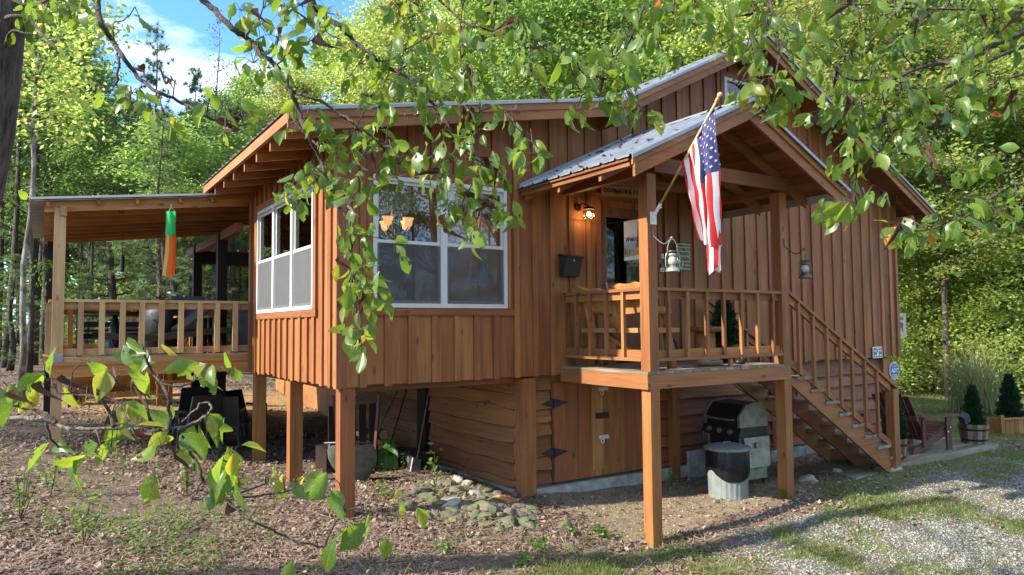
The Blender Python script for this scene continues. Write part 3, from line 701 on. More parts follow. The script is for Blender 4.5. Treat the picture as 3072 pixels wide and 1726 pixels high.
# basement doors
bd = B(); bd.box(5.50, 6.28, YW+0.10, YW+0.14, -2.0, -0.73)
for dn, (xa, xb) in enumerate(((5.50, 6.295), (6.305, 7.11))):
    bb = B(); bb.box(xa, xb, YW+0.115, YW+0.145, -2.0, -0.725); dr = bb.build('basement_door', 'lapwood', cabin)
    n = 4; w = (xb-xa)/n
    for i in range(n): B().box(xa+i*w+0.002, xa+(i+1)*w-0.002, YW+0.09+0.003*(i % 2), YW+0.1145, -1.99, -0.735).build('board', 'cedar_z', dr)
    if dn == 0:
        for zc in (-0.985, -1.61):
            h = B(); h.prism([(5.30, YW+0.075, zc), (5.48, YW+0.075, zc+0.055), (5.51, YW+0.075, zc+0.055), (5.72, YW+0.075, zc), (5.51, YW+0.075, zc-0.055), (5.48, YW+0.075, zc-0.055)], (0, 0.012, 0))
            h.tube([(5.495, YW+0.07, zc-0.06), (5.495, YW+0.07, zc+0.06)], 0.012); h.build('strap_hinge', 'black_metal', dr)
        B().box(6.11, 6.295, YW+0.060, YW+0.088, -1.90, -0.74).build('astragal_board', 'treated_z', dr, label='paler upright board covering the gap between the basement doors')
        for zc in (-0.84, -1.48):
            h = B(); h.box(6.215, 6.38, YW+0.045, YW+0.059, zc-0.025, zc+0.025); h.tube([(6.21, YW+0.04, zc), (6.36, YW+0.04, zc)], 0.010)
            h.tube([(6.245, YW+0.035, zc-0.02), (6.235, YW+0.035, zc-0.06), (6.26, YW+0.035, zc-0.085), (6.285, YW+0.035, zc-0.06), (6.275, YW+0.035, zc-0.02)], 0.008); h.build('slide_bolt', 'white_vinyl', dr)
        B().box(6.17, 6.37, YW+0.030, YW+0.0595, -1.23, -1.16).build('handle', 'darkwood_x', dr)

# ---- posts under the addition
for (x0, y0) in ((2.655, 7.40), (2.655, 9.24), (2.655, 11.05)):
    g = gzf(x0+0.08, y0)
    B().box(x0, x0+0.165, y0, y0+0.14, g-0.25, -0.607).build('post', 'cedar_z', cabin)

# ---- main and low roofs
def metal_roof(parent, axis_pts, y0, y1, name='metal_panel', pitch=0.23, panel=0.92, lip=0.0):
    """ribbed sheets laid along the slope from p=(x,z) low to q=(x,z) high, side by side in Y"""
    (xa, za), (xb, zb) = axis_pts
    s = np.array((xb-xa, 0, zb-za)); s /= np.linalg.norm(s); nrm = np.array((-s[2], 0, s[0])); nrm *= np.sign(nrm[2])
    yy = y0
    while yy < y1-0.02:
        ye = min(yy+panel, y1); prof = []; u = yy
        while u < ye-1e-6:
            prof += [(u, 0.0), (u+0.012, 0.020), (u+0.034, 0.020), (u+0.046, 0.0), (u+0.125, 0.0), (u+0.131, 0.004), (u+0.139, 0.004), (u+0.145, 0.0)]; u += pitch
        prof = [(min(a, ye), h) for a, h in prof]+[(ye, 0.0)]
        P = []
        for (x_, z_) in ((xa, za), (xb, zb)):
            P.append([tuple(np.array((x_, a, z_))+nrm*h) for a, h in prof])
        low = [tuple(np.array(p)-nrm*0.003) for p in P[0]]; hi = [tuple(np.array(p)-nrm*0.003) for p in P[1]]
        B().grid([low, P[0], P[1], hi]).build(name, 'galvalume', parent); yy = ye
RF = 6.90
mr = B()
def slab(b, xa, za, xb, zb, y0, y1, t=0.04, off=0.012): b.hexa([(xa, y0, za-off-t), (xb, y0, zb-off-t), (xb, y1, zb-off-t), (xa, y1, za-off-t), (xa, y0, za-off), (xb, y0, zb-off), (xb, y1, zb-off), (xa, y1, za-off)])
slab(mr, 1.97, z_low(1.97), XB, z_low(XB), RF+0.03, 11.3)
slab(mr, 4.5, z_mainL(4.5), XB, z_mainL(XB), 11.31, YB+0.4)
slab(mr, XB, z_mainL(XB), RIDGE[0], RIDGE[1], RF+0.03, YB+0.4); slab(mr, RIDGE[0], RIDGE[1], 14.06, z_mainR(14.06), RF+0.03, YB+0.4)
roof = mr.build('roof', 'soffit_y', cabin)
metal_roof(roof, ((1.925, z_low(1.925)+0.004), (XB, z_low(XB)+0.004)), RF-0.03, 11.32)
metal_roof(roof, ((4.45, z_mainL(4.45)), (XB, z_mainL(XB))), 11.33, YB+0.4)
metal_roof(roof, ((XB-0.02, z_mainL(XB-0.02)+0.006), (RIDGE[0], RIDGE[1]+0.006)), RF-0.03, YB+0.4)
metal_roof(roof, ((14.10, z_mainR(14.10)+0.006), (RIDGE[0], RIDGE[1]+0.006)), RF-0.03, YB+0.4)
b = B()
for sgn, sl in ((-1, 0.509), (1, -0.487)):
    b.hexa([(RIDGE[0], RF-0.035, RIDGE[1]+0.03), (RIDGE[0]+sgn*0.16, RF-0.035, RIDGE[1]+0.03-0.16*0.5), (RIDGE[0]+sgn*0.16, YB+0.4, RIDGE[1]+0.03-0.16*0.5), (RIDGE[0], YB+0.4, RIDGE[1]+0.03),
            (RIDGE[0], RF-0.035, RIDGE[1]+0.036), (RIDGE[0]+sgn*0.16, RF-0.035, RIDGE[1]+0.036-0.16*0.5), (RIDGE[0]+sgn*0.16, YB+0.4, RIDGE[1]+0.036-0.16*0.5), (RIDGE[0], YB+0.4, RIDGE[1]+0.036)])
b.build('ridge_cap', 'galvalume', roof)
def edge_trim(pts):                                                         # thin bent metal along the rake
    for p, q in zip(pts, pts[1:]): B().plumb((p[0], RF-0.038, p[1]+0.012), (q[0], RF-0.038, q[1]+0.012), 0.012, 0.035).build('drip_edge', 'galvalume', roof)
edge_trim([(1.925, z_low(1.925)), (XB, z_low(XB))]); edge_trim([(XB, z_mainL(XB)), RIDGE]); edge_trim([RIDGE, (14.1, z_mainR(14.1))])
def rake(pts, ends=(0, 0)):
    for (p, q) in zip(pts, pts[1:]):
        B().plumb((p[0], RF-0.008, p[1]-0.02), (q[0], RF-0.008, q[1]-0.02), 0.030, 0.085).build('fascia_board', 'deckwood_x', roof)
        B().plumb((p[0]+ends[0], RF+0.015, p[1]-0.05), (q[0]+ends[1], RF+0.015, q[1]-0.05), 0.032, 0.165).build('fascia_board', 'deckwood_x', roof)
rake([(1.94, z_low(1.94)), (XB+0.15, z_low(XB+0.15))])
rake([(6.52, z_mainL(6.52)), RIDGE]); rake([RIDGE, (14.06, z_mainR(14.06))])
# eave board and rafter tails on the sunny side
B().box(1.945, 1.985, RF+0.04, 11.3, z_low(1.96)-0.125, z_low(1.96)-0.022).build('eave_board', 'deckwood_y', roof)
yy = 7.16
while yy < 11.3:
    B().plumb((1.99, yy, z_low(1.99)-0.055), (XL+0.3, yy, z_low(XL+0.3)-0.055), 0.045, 0.185).build('rafter', 'cedar_x', roof); yy += 0.585
yy = 7.2
while yy < YB: 
    B().plumb((14.0, yy, z_mainR(14.0)-0.055), (XR-0.2, yy, z_mainR(XR-0.2)-0.055), 0.045, 0.14).build('rafter', 'cedar_x', roof); yy += 0.8
B().box(14.01, 14.05, RF+0.04, YB+0.3, z_mainR(14.03)-0.16, z_mainR(14.03)-0.055).build('eave_board', 'deckwood_y', roof)
for (xc, zc, w) in ((6.30, 2.81, 0.10), (13.50, 1.93, 0.12), (9.24, 4.20, 0.12)):              # outlooker beams under the rakes
    B().box(xc-w/2, xc+w/2, 6.99, YW+0.03, zc-0.14, zc+0.06).build('outlooker', 'cedar_y', roof)
# ================================================================== FRONT PORCH
PX0, PX1, PY0 = 5.595, 8.07, 5.791
PT = 0.14
porch = B(); porch.box(PX0+0.05, PX1-0.05, PY0+0.06, YW+0.01, -0.70, -0.556)
for i in range(4): porch.box(PX0+0.3+i*0.55, PX0+0.34+i*0.55, PY0+0.06, YW+0.01, -0.72, -0.701)
porch = porch.build('porch_deck', 'soffit_y', cabin)
B().box(PX0-0.006, PX1, PY0-0.006, PY0+0.035, -0.705, -0.540).build('rim_joist', 'deckwood_x', porch)
B().box(PX0-0.045, PX0-0.0065, PY0-0.006, YW+0.004, -0.705, -0.540).build('rim_joist', 'deckwood_y', porch)
B().box(PX1-0.04, PX1, PY0+0.036, YW, -0.705, -0.540).build('rim_joist', 'deckwood_y', porch)
x = PX0-0.05
while x < PX1-0.02:
    B().box(x+0.003, min(x+0.137, PX1+0.02), PY0-0.012+random.uniform(-0.008, 0.004), YW-0.01, -0.539, -0.51+random.uniform(0, 0.002)).build('deck_board', 'weathered_y', porch); x += 0.14
for (x0, lab) in ((PX0, None), (PX1-PT, None)):
    g = gzf(x0+0.07, PY0)
    B().box(x0, x0+PT, PY0, PY0+PT, g-0.3, -0.706).build('post', 'cedar_z', cabin)
    B().box(x0+0.001, x0+PT-0.001, PY0-0.002, PY0+PT, -0.509, 1.70).build('post', 'cedar_z', cabin)
# railings
def railing(axis, a0, a1, c, bal, parent, zc=0.425, zl=-0.365, top=True, mat='deckwood_', proud=-1, bw=0.040, lowcap=True):
    """level railing: cap, upper rail, lower rail, flat sill and one baluster per entry"""
    def bx(n, a, b_, d0, d1, z0, z1, mt):
        bb = B()
        if axis == 'x': bb.box(a, b_, c+d0, c+d1, z0, z1)
        else: bb.box(c+d0, c+d1, a, b_, z0, z1)
        return bb.build(n, mt, parent)
    o = axis
    bx('cap_rail', a0, a1, -0.065, 0.035, zc-0.036, zc, mat+o)
    bx('upper_rail', a0, a1, -0.018, 0.020, zc-0.126, zc-0.037, mat+o)
    bx('lower_rail', a0, a1, -0.018, 0.020, zl, zl+0.088, mat+o)
    if lowcap: bx('sill_rail', a0, a1, -0.062, 0.030, zl-0.037, zl-0.0005, mat+o)
    for u in bal: bx('baluster', u-bw/2, u+bw/2, -0.0185-bw, -0.0185, zl+0.0, zc-0.0365, mat+'z')
rl = B(); rl.box(6.95, 7.0, PY0+0.03, PY0+0.07, -0.509, -0.4025); rl = rl.build('porch_railing', 'deckwood_z', cabin)
BX = [at_y(1650+u/3.617, 900, PY0+0.02)[0] for u in (1285, 1490, 1700, 1885, 2075, 2250, 2415)]
railing('x', PX0+PT+0.001, PX1-PT-0.001, PY0+0.065, BX, rl)
BY = [at_x(1650+u/3.617, 950, PX0+0.02)[1] for u in (145, 285, 435, 610, 795)]
railing('y', PY0+PT+0.001, YW-0.015, PX0+0.06, BY, rl)
# porch roof
PR, PRZ, PE0, PE1, PF = 6.80, 2.61, 4.92, 8.66, 5.30
SLP = 0.475
def pz(x): return PRZ-SLP*abs(x-PR)
pr = B()
pr.plumb((PR-0.02, 5.36, PRZ-0.09), (PR-0.02, YW-0.01, PRZ-0.09), 0.04, 0.17, 0, (1, 0, 0))
proof = pr.build('porch_roof', 'soffit_y', cabin)
for sgn, xe in ((-1, PE0), (1, PE1)):
    n = 11; L = abs(xe-PR)
    for i in range(n):
        a, b_ = PR+sgn*(L*i/n+0.002+0.01), PR+sgn*(L*(i+1)/n-0.002)
        q = sorted((a, b_)); s = B()
        s.hexa([(q[0], PF+0.05, pz(q[0])-0.045), (q[1], PF+0.05, pz(q[1])-0.045), (q[1], YW-0.005, pz(q[1])-0.045), (q[0], YW-0.005, pz(q[0])-0.045),
                (q[0], PF+0.05, pz(q[0])-0.018), (q[1], PF+0.05, pz(q[1])-0.018), (q[1], YW-0.005, pz(q[1])-0.018), (q[0], YW-0.005, pz(q[0])-0.018)])
        s.build('sheathing_board', 'soffit_y', proof)
    for k, yy in enumerate((5.86, 6.60, 7.28)):
        B().plumb((xe-sgn*0.06, yy, pz(xe-sgn*0.06)-0.048), (PR-sgn*0.025, yy, pz(PR-sgn*0.025)-0.048), 0.042, 0.145).build('rafter', 'deckwood_x', proof)
    B().plumb((xe-sgn*0.02, PF+0.012, pz(xe-sgn*0.02)-0.014), (PR-sgn*0.0005, PF+0.012, pz(PR)-0.014), 0.026, 0.085).build('fascia_board', 'deckwood_x', proof)
    B().plumb((xe-sgn*0.07, PF+0.042, pz(xe-sgn*0.07)-0.050), (PR-sgn*0.0005, PF+0.042, pz(PR)-0.050), 0.034, 0.185).build('fascia_board', 'deckwood_x', proof)
    B().box(min(xe-sgn*0.03, xe-sgn*0.055), max(xe-sgn*0.03, xe-sgn*0.055), PF+0.062, YW-0.01, pz(xe-sgn*0.04)-(0.115 if sgn < 0 else 0.14), pz(xe-sgn*0.04)-0.02).build('eave_board', 'deckwood_y' if sgn < 0 else 'grey_eave', proof)
    metal_roof(proof, ((xe+sgn*0.02, pz(xe+sgn*0.02)), (PR, PRZ)), PF-0.03, YW-0.008, pitch=0.228, panel=0.74)
    B().plumb((xe+sgn*0.02, PF-0.036, pz(xe+sgn*0.02)+0.008), (PR, PF-0.036, PRZ+0.008), 0.010, 0.040).build('drip_edge', 'galvalume', proof)
    # wall flashing where the porch roof meets the boards
    B().plumb((xe, YW-0.030, pz(xe)+0.055), (PR, YW-0.030, pz(PR)+0.055), 0.012, 0.05).build('flashing', 'galvalume', proof)
B().prism([(PR-0.10, PF-0.032, PRZ-0.028), (PR, PF-0.032, PRZ+0.034), (PR+0.10, PF-0.032, PRZ-0.028), (PR, PF-0.032, PRZ+0.024)], (0, YW-PF, 0)).build('ridge_cap', 'galvalume', proof)
B().box(PX0+PT+0.001, PX1+0.10, PY0+0.010, PY0+0.055, 1.735, 1.905).build('beam', 'deckwood_x', proof)
for x0 in (PX0+0.02, PX1-0.10): B().box(x0, x0+0.09, PY0+PT+0.002, YW-0.01, 1.701, 1.80).build('beam', 'deckwood_y', proof)
B().box(PX0+0.12, PX1-0.11, 6.58, 6.62, 1.74, 1.84).build('tie_beam', 'soffit_x', proof)

# ================================================================== STAIRS (down to the right along the front wall)
SY0, SY1 = 5.84, 6.80
def st_z(x): return -0.838-0.586*(x-8.18)                                   # stringer's lower edge
st = B(); st.box(9.6, 10.9, SY0+0.05, SY1-0.02, -2.35, -2.16)
stairs = st.build('stairs', 'weathered_x', cabin)
for yy in (SY0+0.02, (SY0+SY1)/2, SY1-0.02):
    n = 8; s = B(); low = []; up = []
    pts = [(8.09, st_z(8.09)+0.03), (8.09, -0.69)]
    for k in range(1, 9):
        xn, zt_ = 8.245+0.305*k, -0.51-0.18*k-0.04
        pts += [(8.245+0.305*(k-1) if k > 1 else 8.09, zt_), (xn, zt_)] if k > 1 else [(xn, zt_)]
    pts += [(8.245+0.305*8, -2.17), (10.34, -2.17)]
    s.prism([(a, yy-0.02, b_) for a, b_ in pts], (0, 0.04, 0)); s.build('stringer', 'deckwood_x', stairs)
for k in range(1, 9):
    xn, zt_ = 8.265+0.305*k, -0.51-0.18*k
    for j in range(2):
        x0 = xn-0.335+j*0.170
        B().box(x0, x0+0.160, SY0-0.022, SY1+0.02, zt_-0.038, zt_+random.uniform(0, 0.003)).build('tread', 'weathered_y', stairs)
def hand_rail(yy, posts, bal, name, z_off=0.0):
    def zt(x): return 0.384-0.546*(x-8.185)+z_off
    a, b_ = 8.075, 10.62
    r_ = B(); r_.plumb((a, yy, zt(a)), (b_, yy, zt(b_)), 0.085, 0.042)
    r_ = r_.build(name, 'deckwood_x', stairs)
    B().plumb((a, yy+0.012, zt(a)-0.043), (10.44, yy+0.012, zt(10.44)-0.043), 0.038, 0.105).build('upper_rail', 'deckwood_x', stairs)
    B().plumb((a, yy+0.012, zt(a)-0.87), (10.44, yy+0.012, zt(10.44)-0.87), 0.038, 0.10).build('lower_rail', 'deckwood_x', stairs)
    for x in bal:
        B().box(x-0.021, x+0.021, yy-0.049, yy-0.0075, zt(x)-0.985, zt(x+0.021)-0.046).build('baluster', 'deckwood_z', stairs)
    for x in posts:
        B().box(x, x+0.135, yy-0.055, yy+0.075, gzf(x, yy)-0.3, zt(x+0.135)-0.045).build('post', 'cedar_z', stairs)
bl = [at_y(2048+u/2.512, 576+w/2.512, SY0-0.03)[0] for u, w in ((872, 1050), (983, 1180), (1088, 1300), (1188, 1350), (1278, 1440))]
bl += [bl[-1]+0.30, bl[-1]+0.60]
hand_rail(SY0-0.005, (10.44,), bl, 'hand_rail')
hand_rail(7.17, (), [8.3+0.3*i for i in range(7)], 'hand_rail', -0.06)

# ================================================================== SIDE DECK (left, behind the addition)
DY0, DY1, DX0, DX1 = 11.27, 15.7, 0.06, XM-0.1
DZ = -0.425
dk = B()
for i in range(7): dk.box(DX0+0.05, DX1, DY0+0.5+i*0.62, DY0+0.54+i*0.62, DZ-0.19, DZ-0.041)
deck = dk.build('side_deck', 'soffit_x', cabin)
B().box(DX0+0.03, XL+0.3, DY0-0.008, DY0+0.032, DZ-0.20, DZ-0.041).build('rim_joist', 'treated_x', deck)
B().box(DX0+0.03, DX0+0.07, DY0+0.033, DY1, DZ-0.20, DZ-0.041).build('rim_joist', 'treated_y', deck)
y = DY0-0.035
while y < DY1:
    B().box(DX0-0.03+random.uniform(-0.03, 0.01), DX1, y, y+0.134, DZ-0.040, DZ+random.uniform(0, 0.003)).build('deck_board', 'treated_x', deck); y += 0.14
g = gzf(0.16, DY0)
B().box(0.095, 0.228, DY0-0.02, DY0+0.112, DZ+0.004, 1.64).build('post', 'pine_z', cabin, label='pale yellow unstained corner post of the side deck')
B().box(0.092, 0.231, DY0-0.023, DY0+0.115, DZ+0.0045, DZ+0.115).build('post_bracket', 'galvalume', deck)
B().box(0.105, 0.230, DY0+0.02, DY0+0.145, g-0.3, DZ-0.205).build('post', 'pine_z', cabin)
B().box(0.16, 0.236, DY0-0.06, DY0-0.0205, 1.535, 1.665).build('beam_end', 'pine_y', deck)
for (xx, yy) in ((2.45, 12.5), (2.45, 14.75), (0.11, 15.45)):
    B().box(xx-0.075, xx+0.075, yy-0.075, yy+0.075, gzf(xx, yy)-0.2, 1.62).build('post', 'darkwood_z', cabin)
ra = B(); ra.box(DX0+0.06, DX0+0.10, DY0-0.0075, DY0-0.007+0.002, DZ+0.01, DZ+0.03); 
rail2 = ra.build('side_railing', 'pine_x', cabin)
DB = [at_y(u, 985, DY0)[0] for u in (241.6, 305.3, 367.6, 425.7, 484.8, 542.7, 599.7, 651.6, 705.5)]
railing('x', 0.229, XL+0.01, DY0+0.055, DB, rail2, 0.42, -0.335, mat='pine_', bw=0.068, lowcap=False)
B().box(0.229, XL+0.01, DY0+0.0, DY0+0.035, DZ+0.001, DZ+0.075).build('sill_rail', 'pine_x', rail2)
railing('y', DY0+0.15, DY1-0.1, 0.12, [DY0+0.5+i*0.42 for i in range(9)], rail2, 0.42, -0.335, mat='pine_', bw=0.068, lowcap=False)
railing('x', 0.2, DX1, DY1-0.08, [0.42+i*0.52 for i in range(9)], rail2, 0.42, -0.335, mat='treated_', bw=0.085, lowcap=False)
# its roof: rafters run in from the left, purlins across them, ribbed metal on top
def dz(x): return 1.735+0.118*(x+0.19)
sr = B(); sr.box(2.40, 2.50, DY0-0.03, DY1, 1.46, 1.60)
sroof = sr.build('side_roof', 'soffit_y', cabin)
for i in range(9):
    yy = DY0+0.01+i*0.525
    B().plumb((-0.02, yy, dz(-0.02)-0.05), (XL+0.6 if yy > YA+0.05 else XL-0.02, yy, dz(XL+0.6 if yy > YA+0.05 else XL-0.02)-0.05), 0.040, 0.135).build('rafter', 'treated_x', sroof)
for xx in (0.02, 0.60, 1.07, 1.62, 2.05):
    B().beam((xx, DY0-0.075, dz(xx)-0.075), (xx, DY1-0.1, dz(xx)-0.075), 0.042, 0.085).build('purlin', 'treated_y', sroof)
def metal_x(parent, x0, x1, y0, y1, zf):                                      # ribs run along X
    xx = y0
    while xx < y1-0.02:
        ye = min(xx+0.92, y1); prof = []; u = xx
        while u < ye-1e-6: prof += [(u, 0), (u+0.02, 0.018), (u+0.045, 0.018), (u+0.065, 0)]; u += 0.19
        prof = [(min(a, ye), h) for a, h in prof]+[(ye, 0)]
        P = [[(x_, a, zf(x_)+h) for a, h in prof] for x_ in (x0, x1)]
        B().grid([[(p[0], p[1], p[2]-0.003) for p in P[0]], P[0], P[1], [(p[0], p[1], p[2]-0.003) for p in P[1]]]).build('metal_panel', 'galvalume', parent); xx = ye
metal_x(sroof, -0.19, XL-0.45, DY0-0.14, YA+0.06, lambda x: dz(x)-0.02)
metal_x(sroof, -0.19, XM-0.2, YA+0.07, DY1+0.2, lambda x: dz(x)-0.02)
B().plumb((-0.19, DY0-0.145, dz(-0.19)), (XL-0.5, DY0-0.145, dz(XL-0.5)), 0.008, 0.03).build('drip_edge', 'white_vinyl', sroof)
for (xx, yy) in ((2.45, 12.5),): B().box(xx, 4.9, yy-0.04, yy+0.04, 1.05, 1.28).build('tie_beam', 'darkwood_x', sroof)
B().box(2.45, 4.9, 14.7, 14.78, 1.25, 1.5).build('tie_beam', 'darkwood_x', sroof)

# dry leaves lying on the low roof and the porch roof
rl_ = np.random.default_rng(3); n_ = 150
xs_ = np.concatenate([rl_.uniform(2.0, 6.2, 70), rl_.uniform(4.95, 6.75, 50), rl_.uniform(6.4, 9.1, 30)]); ys_ = np.concatenate([rl_.uniform(6.95, 10.5, 70), rl_.uniform(5.35, 7.3, 50), rl_.uniform(6.95, 9, 30)])
zs_ = np.concatenate([z_low(xs_[:70]), PRZ-SLP*np.abs(xs_[70:120]-PR), z_mainL(xs_[120:])])+0.028
o = batch('roof_leaves', [(-0.5, 0, 0.06), (0, -0.36, 0.0), (0.55, 0, 0.10), (0, 0.36, 0.02)], [(0, 1, 2), (0, 2, 3)], rot_mats(n_, 0.3, rl_)*rl_.uniform(0.05, 0.09, n_)[:, None, None], np.c_[xs_, ys_, zs_], 'litter_leaf'); o['kind'] = 'stuff'
# ================================================================== THINGS ON AND AROUND THE PORCH
# ---- big flag on a slanting pole
fb = np.array((5.67, 5.785, 1.19)); ft_ = np.array((5.67, 4.807, 2.304))
flag = thing('flag', 'large American flag hanging from a slanted pole on the near porch post', 'flag', fb)
pd = (ft_-fb)/np.linalg.norm(ft_-fb)
B().tube([fb+pd*0.04, ft_-pd*0.02], 0.013, 10).build('pole', 'pine_z', flag, True)
b = B(); q = ft_
rotp = np.array(Vector((0, 0, 1)).rotation_difference(Vector(pd)).to_matrix())
kn = B().lathe([(0.013, -0.06), (0.022, -0.055), (0.014, -0.045), (0.024, -0.035), (0.013, -0.02), (0.020, -0.008), (0.028, 0.01), (0.026, 0.03), (0.012, 0.045), (0.0, 0.047)], n=12)
kn.v = [tuple(rotp @ np.array(v)+q) for v in kn.v]; kn.build('finial', 'pine_z', flag, True)
b = B(); b.box(5.635, 5.725, 5.776, 5.789, 1.125, 1.265); b.tube([fb+np.array((0, -0.005, -0.02)), fb+pd*0.05, fb+pd*0.20], [0.022, 0.021, 0.019], 10); b.tube([fb+pd*0.15+np.array((0.018, 0, 0)), fb+pd*0.15+np.array((0.045, 0, 0))], 0.009, 8)
b.build('pole_bracket', 'white_paint', flag)
A0 = ft_-pd*0.09; A1 = fb+pd*0.70                                          # hoist: top, bottom
NS, NT = 13*3, 44
ws = random.Random(5)
def flag_pt(s, t_):
    h = A0+(A1-A0)*s
    e0 = np.array((5.69, 4.885, 0.80)); e1 = np.array((5.66, 5.085, 0.90))
    mid0 = np.array((5.69, 4.885, 1.45)); mid1 = np.array((5.64, 5.17, 1.28))
    e = e0+(e1-e0)*s+np.array((0, 0, -0.05*math.sin(s*3.0))); m_ = mid0+(mid1-mid0)*s
    p = h*(1-t_)**2+2*m_*t_*(1-t_)*1.0+e*t_**2
    a = 0.014+0.046*min(1, t_*2.2)
    ph = 5.5*s*math.pi+0.9*math.sin(3*t_)
    p = p+np.array((a*math.sin(ph)+0.008*math.sin(31*s+17*t_), 0.35*a*math.cos(ph*0.8+1), 0.0))
    return p
P = [[flag_pt(i/NS, j/NT) for j in range(NT+1)] for i in range(NS+1)]
cl = B().grid(P, lambda i, j: 2 if (i < 7*3 and j < NT*0.42) else ((i//3) % 2))
cl = cl.build('flag_cloth', ['cloth_red', 'cloth_white', 'cloth_blue'], flag, True)
st = B()
for r_ in range(9):
    for c_ in range(6 if r_ % 2 == 0 else 5):
        s0 = (r_+1)/10*0.52+0.005; t0 = (2*c_+1+(r_ % 2))/12*0.42
        for side in (-1, 1):
            pts = []
            for k in range(10):
                rad = 0.019 if k % 2 == 0 else 0.0075; a = k*math.pi/5
                pp = flag_pt(s0+rad*math.sin(a)/0.95, t0+rad*math.cos(a)/1.5); pts.append(pp+np.array((side*0.006, -0.004, 0)))
            cc = sum(pts)/10; st.add([cc]+pts, [(0, 1+k, 1+(k+1) % 10) for k in range(10)])
o = st.build('stars', 'cloth_white', flag); o['kind'] = 'stuff'

# ---- star spangled windsock behind it
x0, y0 = 6.17, 5.36
w = thing('windsock', 'narrow stars and stripes windsock hanging from the porch gable behind the flag', 'windsock', (x0, y0, 1.42))
B().tube([(x0, y0, 2.20), (x0, y0, 1.48)], 0.0025, 4).build('cord', 'white_paint', w)
tb = B(); tb.lathe([(0.075, 1.40), (0.078, 1.30), (0.074, 1.17), (0.076, 1.03)], (x0, y0, 0), 16); tb.f = [f for f in tb.f if len(f) == 4]; tb.m = [0]*len(tb.f)
tb.build('tube', 'cloth_navy', w, True)
st = B()
for k in range(5):
    for a in range(7):
        an = a*0.898+k*0.45; z = 1.36-0.075*k
        for i_ in range(1):
            pts = [(x0+0.0775*math.cos(an+(0.2 if j % 2 == 0 else 0.08)*math.cos(j*math.pi/5)), y0+0.0775*math.sin(an+(0.2 if j % 2 == 0 else 0.08)*math.cos(j*math.pi/5)), z+(0.018 if j % 2 == 0 else 0.007)*math.sin(j*math.pi/5)) for j in range(10)]
            st.add([tuple(np.mean(pts, 0)*np.array((1, 1, 1)))]+pts, [(0, 1+j, 1+(j+1) % 10) for j in range(10)])
o = st.build('stars', 'cloth_white', w); o['kind'] = 'stuff'
for k in range(8):
    a = k*math.pi/4+0.3; L = 0.46+0.03*math.sin(k*2.1); cx, cy_ = x0+0.070*math.cos(a), y0+0.070*math.sin(a); tx, ty = -math.sin(a)*0.026, math.cos(a)*0.026
    P = []
    for i in range(9):
        z = 1.03-L*i/8; d = 0.012*math.sin(i*0.9+k)
        P.append([(cx-tx+d, cy_-ty+d*0.5, z), (cx+tx+d, cy_+ty+d*0.5, z)])
    P[-1][1] = (P[-1][1][0], P[-1][1][1], P[-1][1][2]+0.04)
    B().grid(P).build('streamer', 'cloth_red' if k % 2 else 'cloth_white', w)

# ---- green and orange windsock on the side deck
x0, y0 = 1.485, 11.10
w = thing('windsock', 'bright green and orange fabric windsock hanging from the side deck roof', 'windsock', (x0, y0, 1.67))
b = B(); b.tube([(x0, y0, 1.78), (x0, y0, 1.745)], 0.003, 4)
for k in range(3): b.tube([(x0, y0, 1.745), (x0+0.06*math.cos(k*2.1), y0+0.06*math.sin(k*2.1), 1.672)], 0.002, 4)
b.build('cord', 'white_paint', w)
tb = B(); tb.lathe([(0.064, 1.672), (0.062, 1.60), (0.066, 1.50), (0.069, 1.335)], (x0, y0, 0), 16, wob=lambda j, i: 1+0.06*math.sin(j*1.7+i*2)); tb.f = [f for f in tb.f if len(f) == 4]; tb.m = [0]*len(tb.f)
tb.build('tube', 'cloth_green', w, True)
for k in range(8):
    a = k*math.pi/4; P = []
    for i in range(13):
        u = i/12; z = 1.335-0.575*u; rr_ = 0.069+0.008*math.sin(u*3+k)+0.008*u; da = 0.36
        P.append([(x0-0.018*u+rr_*math.cos(a+v*da+0.15*math.sin(u*4)), y0+rr_*math.sin(a+v*da+0.15*math.sin(u*4)), z-0.01*abs(v)+0.01*math.sin(k*3)) for v in (-1, -0.35, 0.35, 1)])
    B().grid(P).build('streamer', 'cloth_yellow' if k % 4 == 1 else 'cloth_orange', w, True)

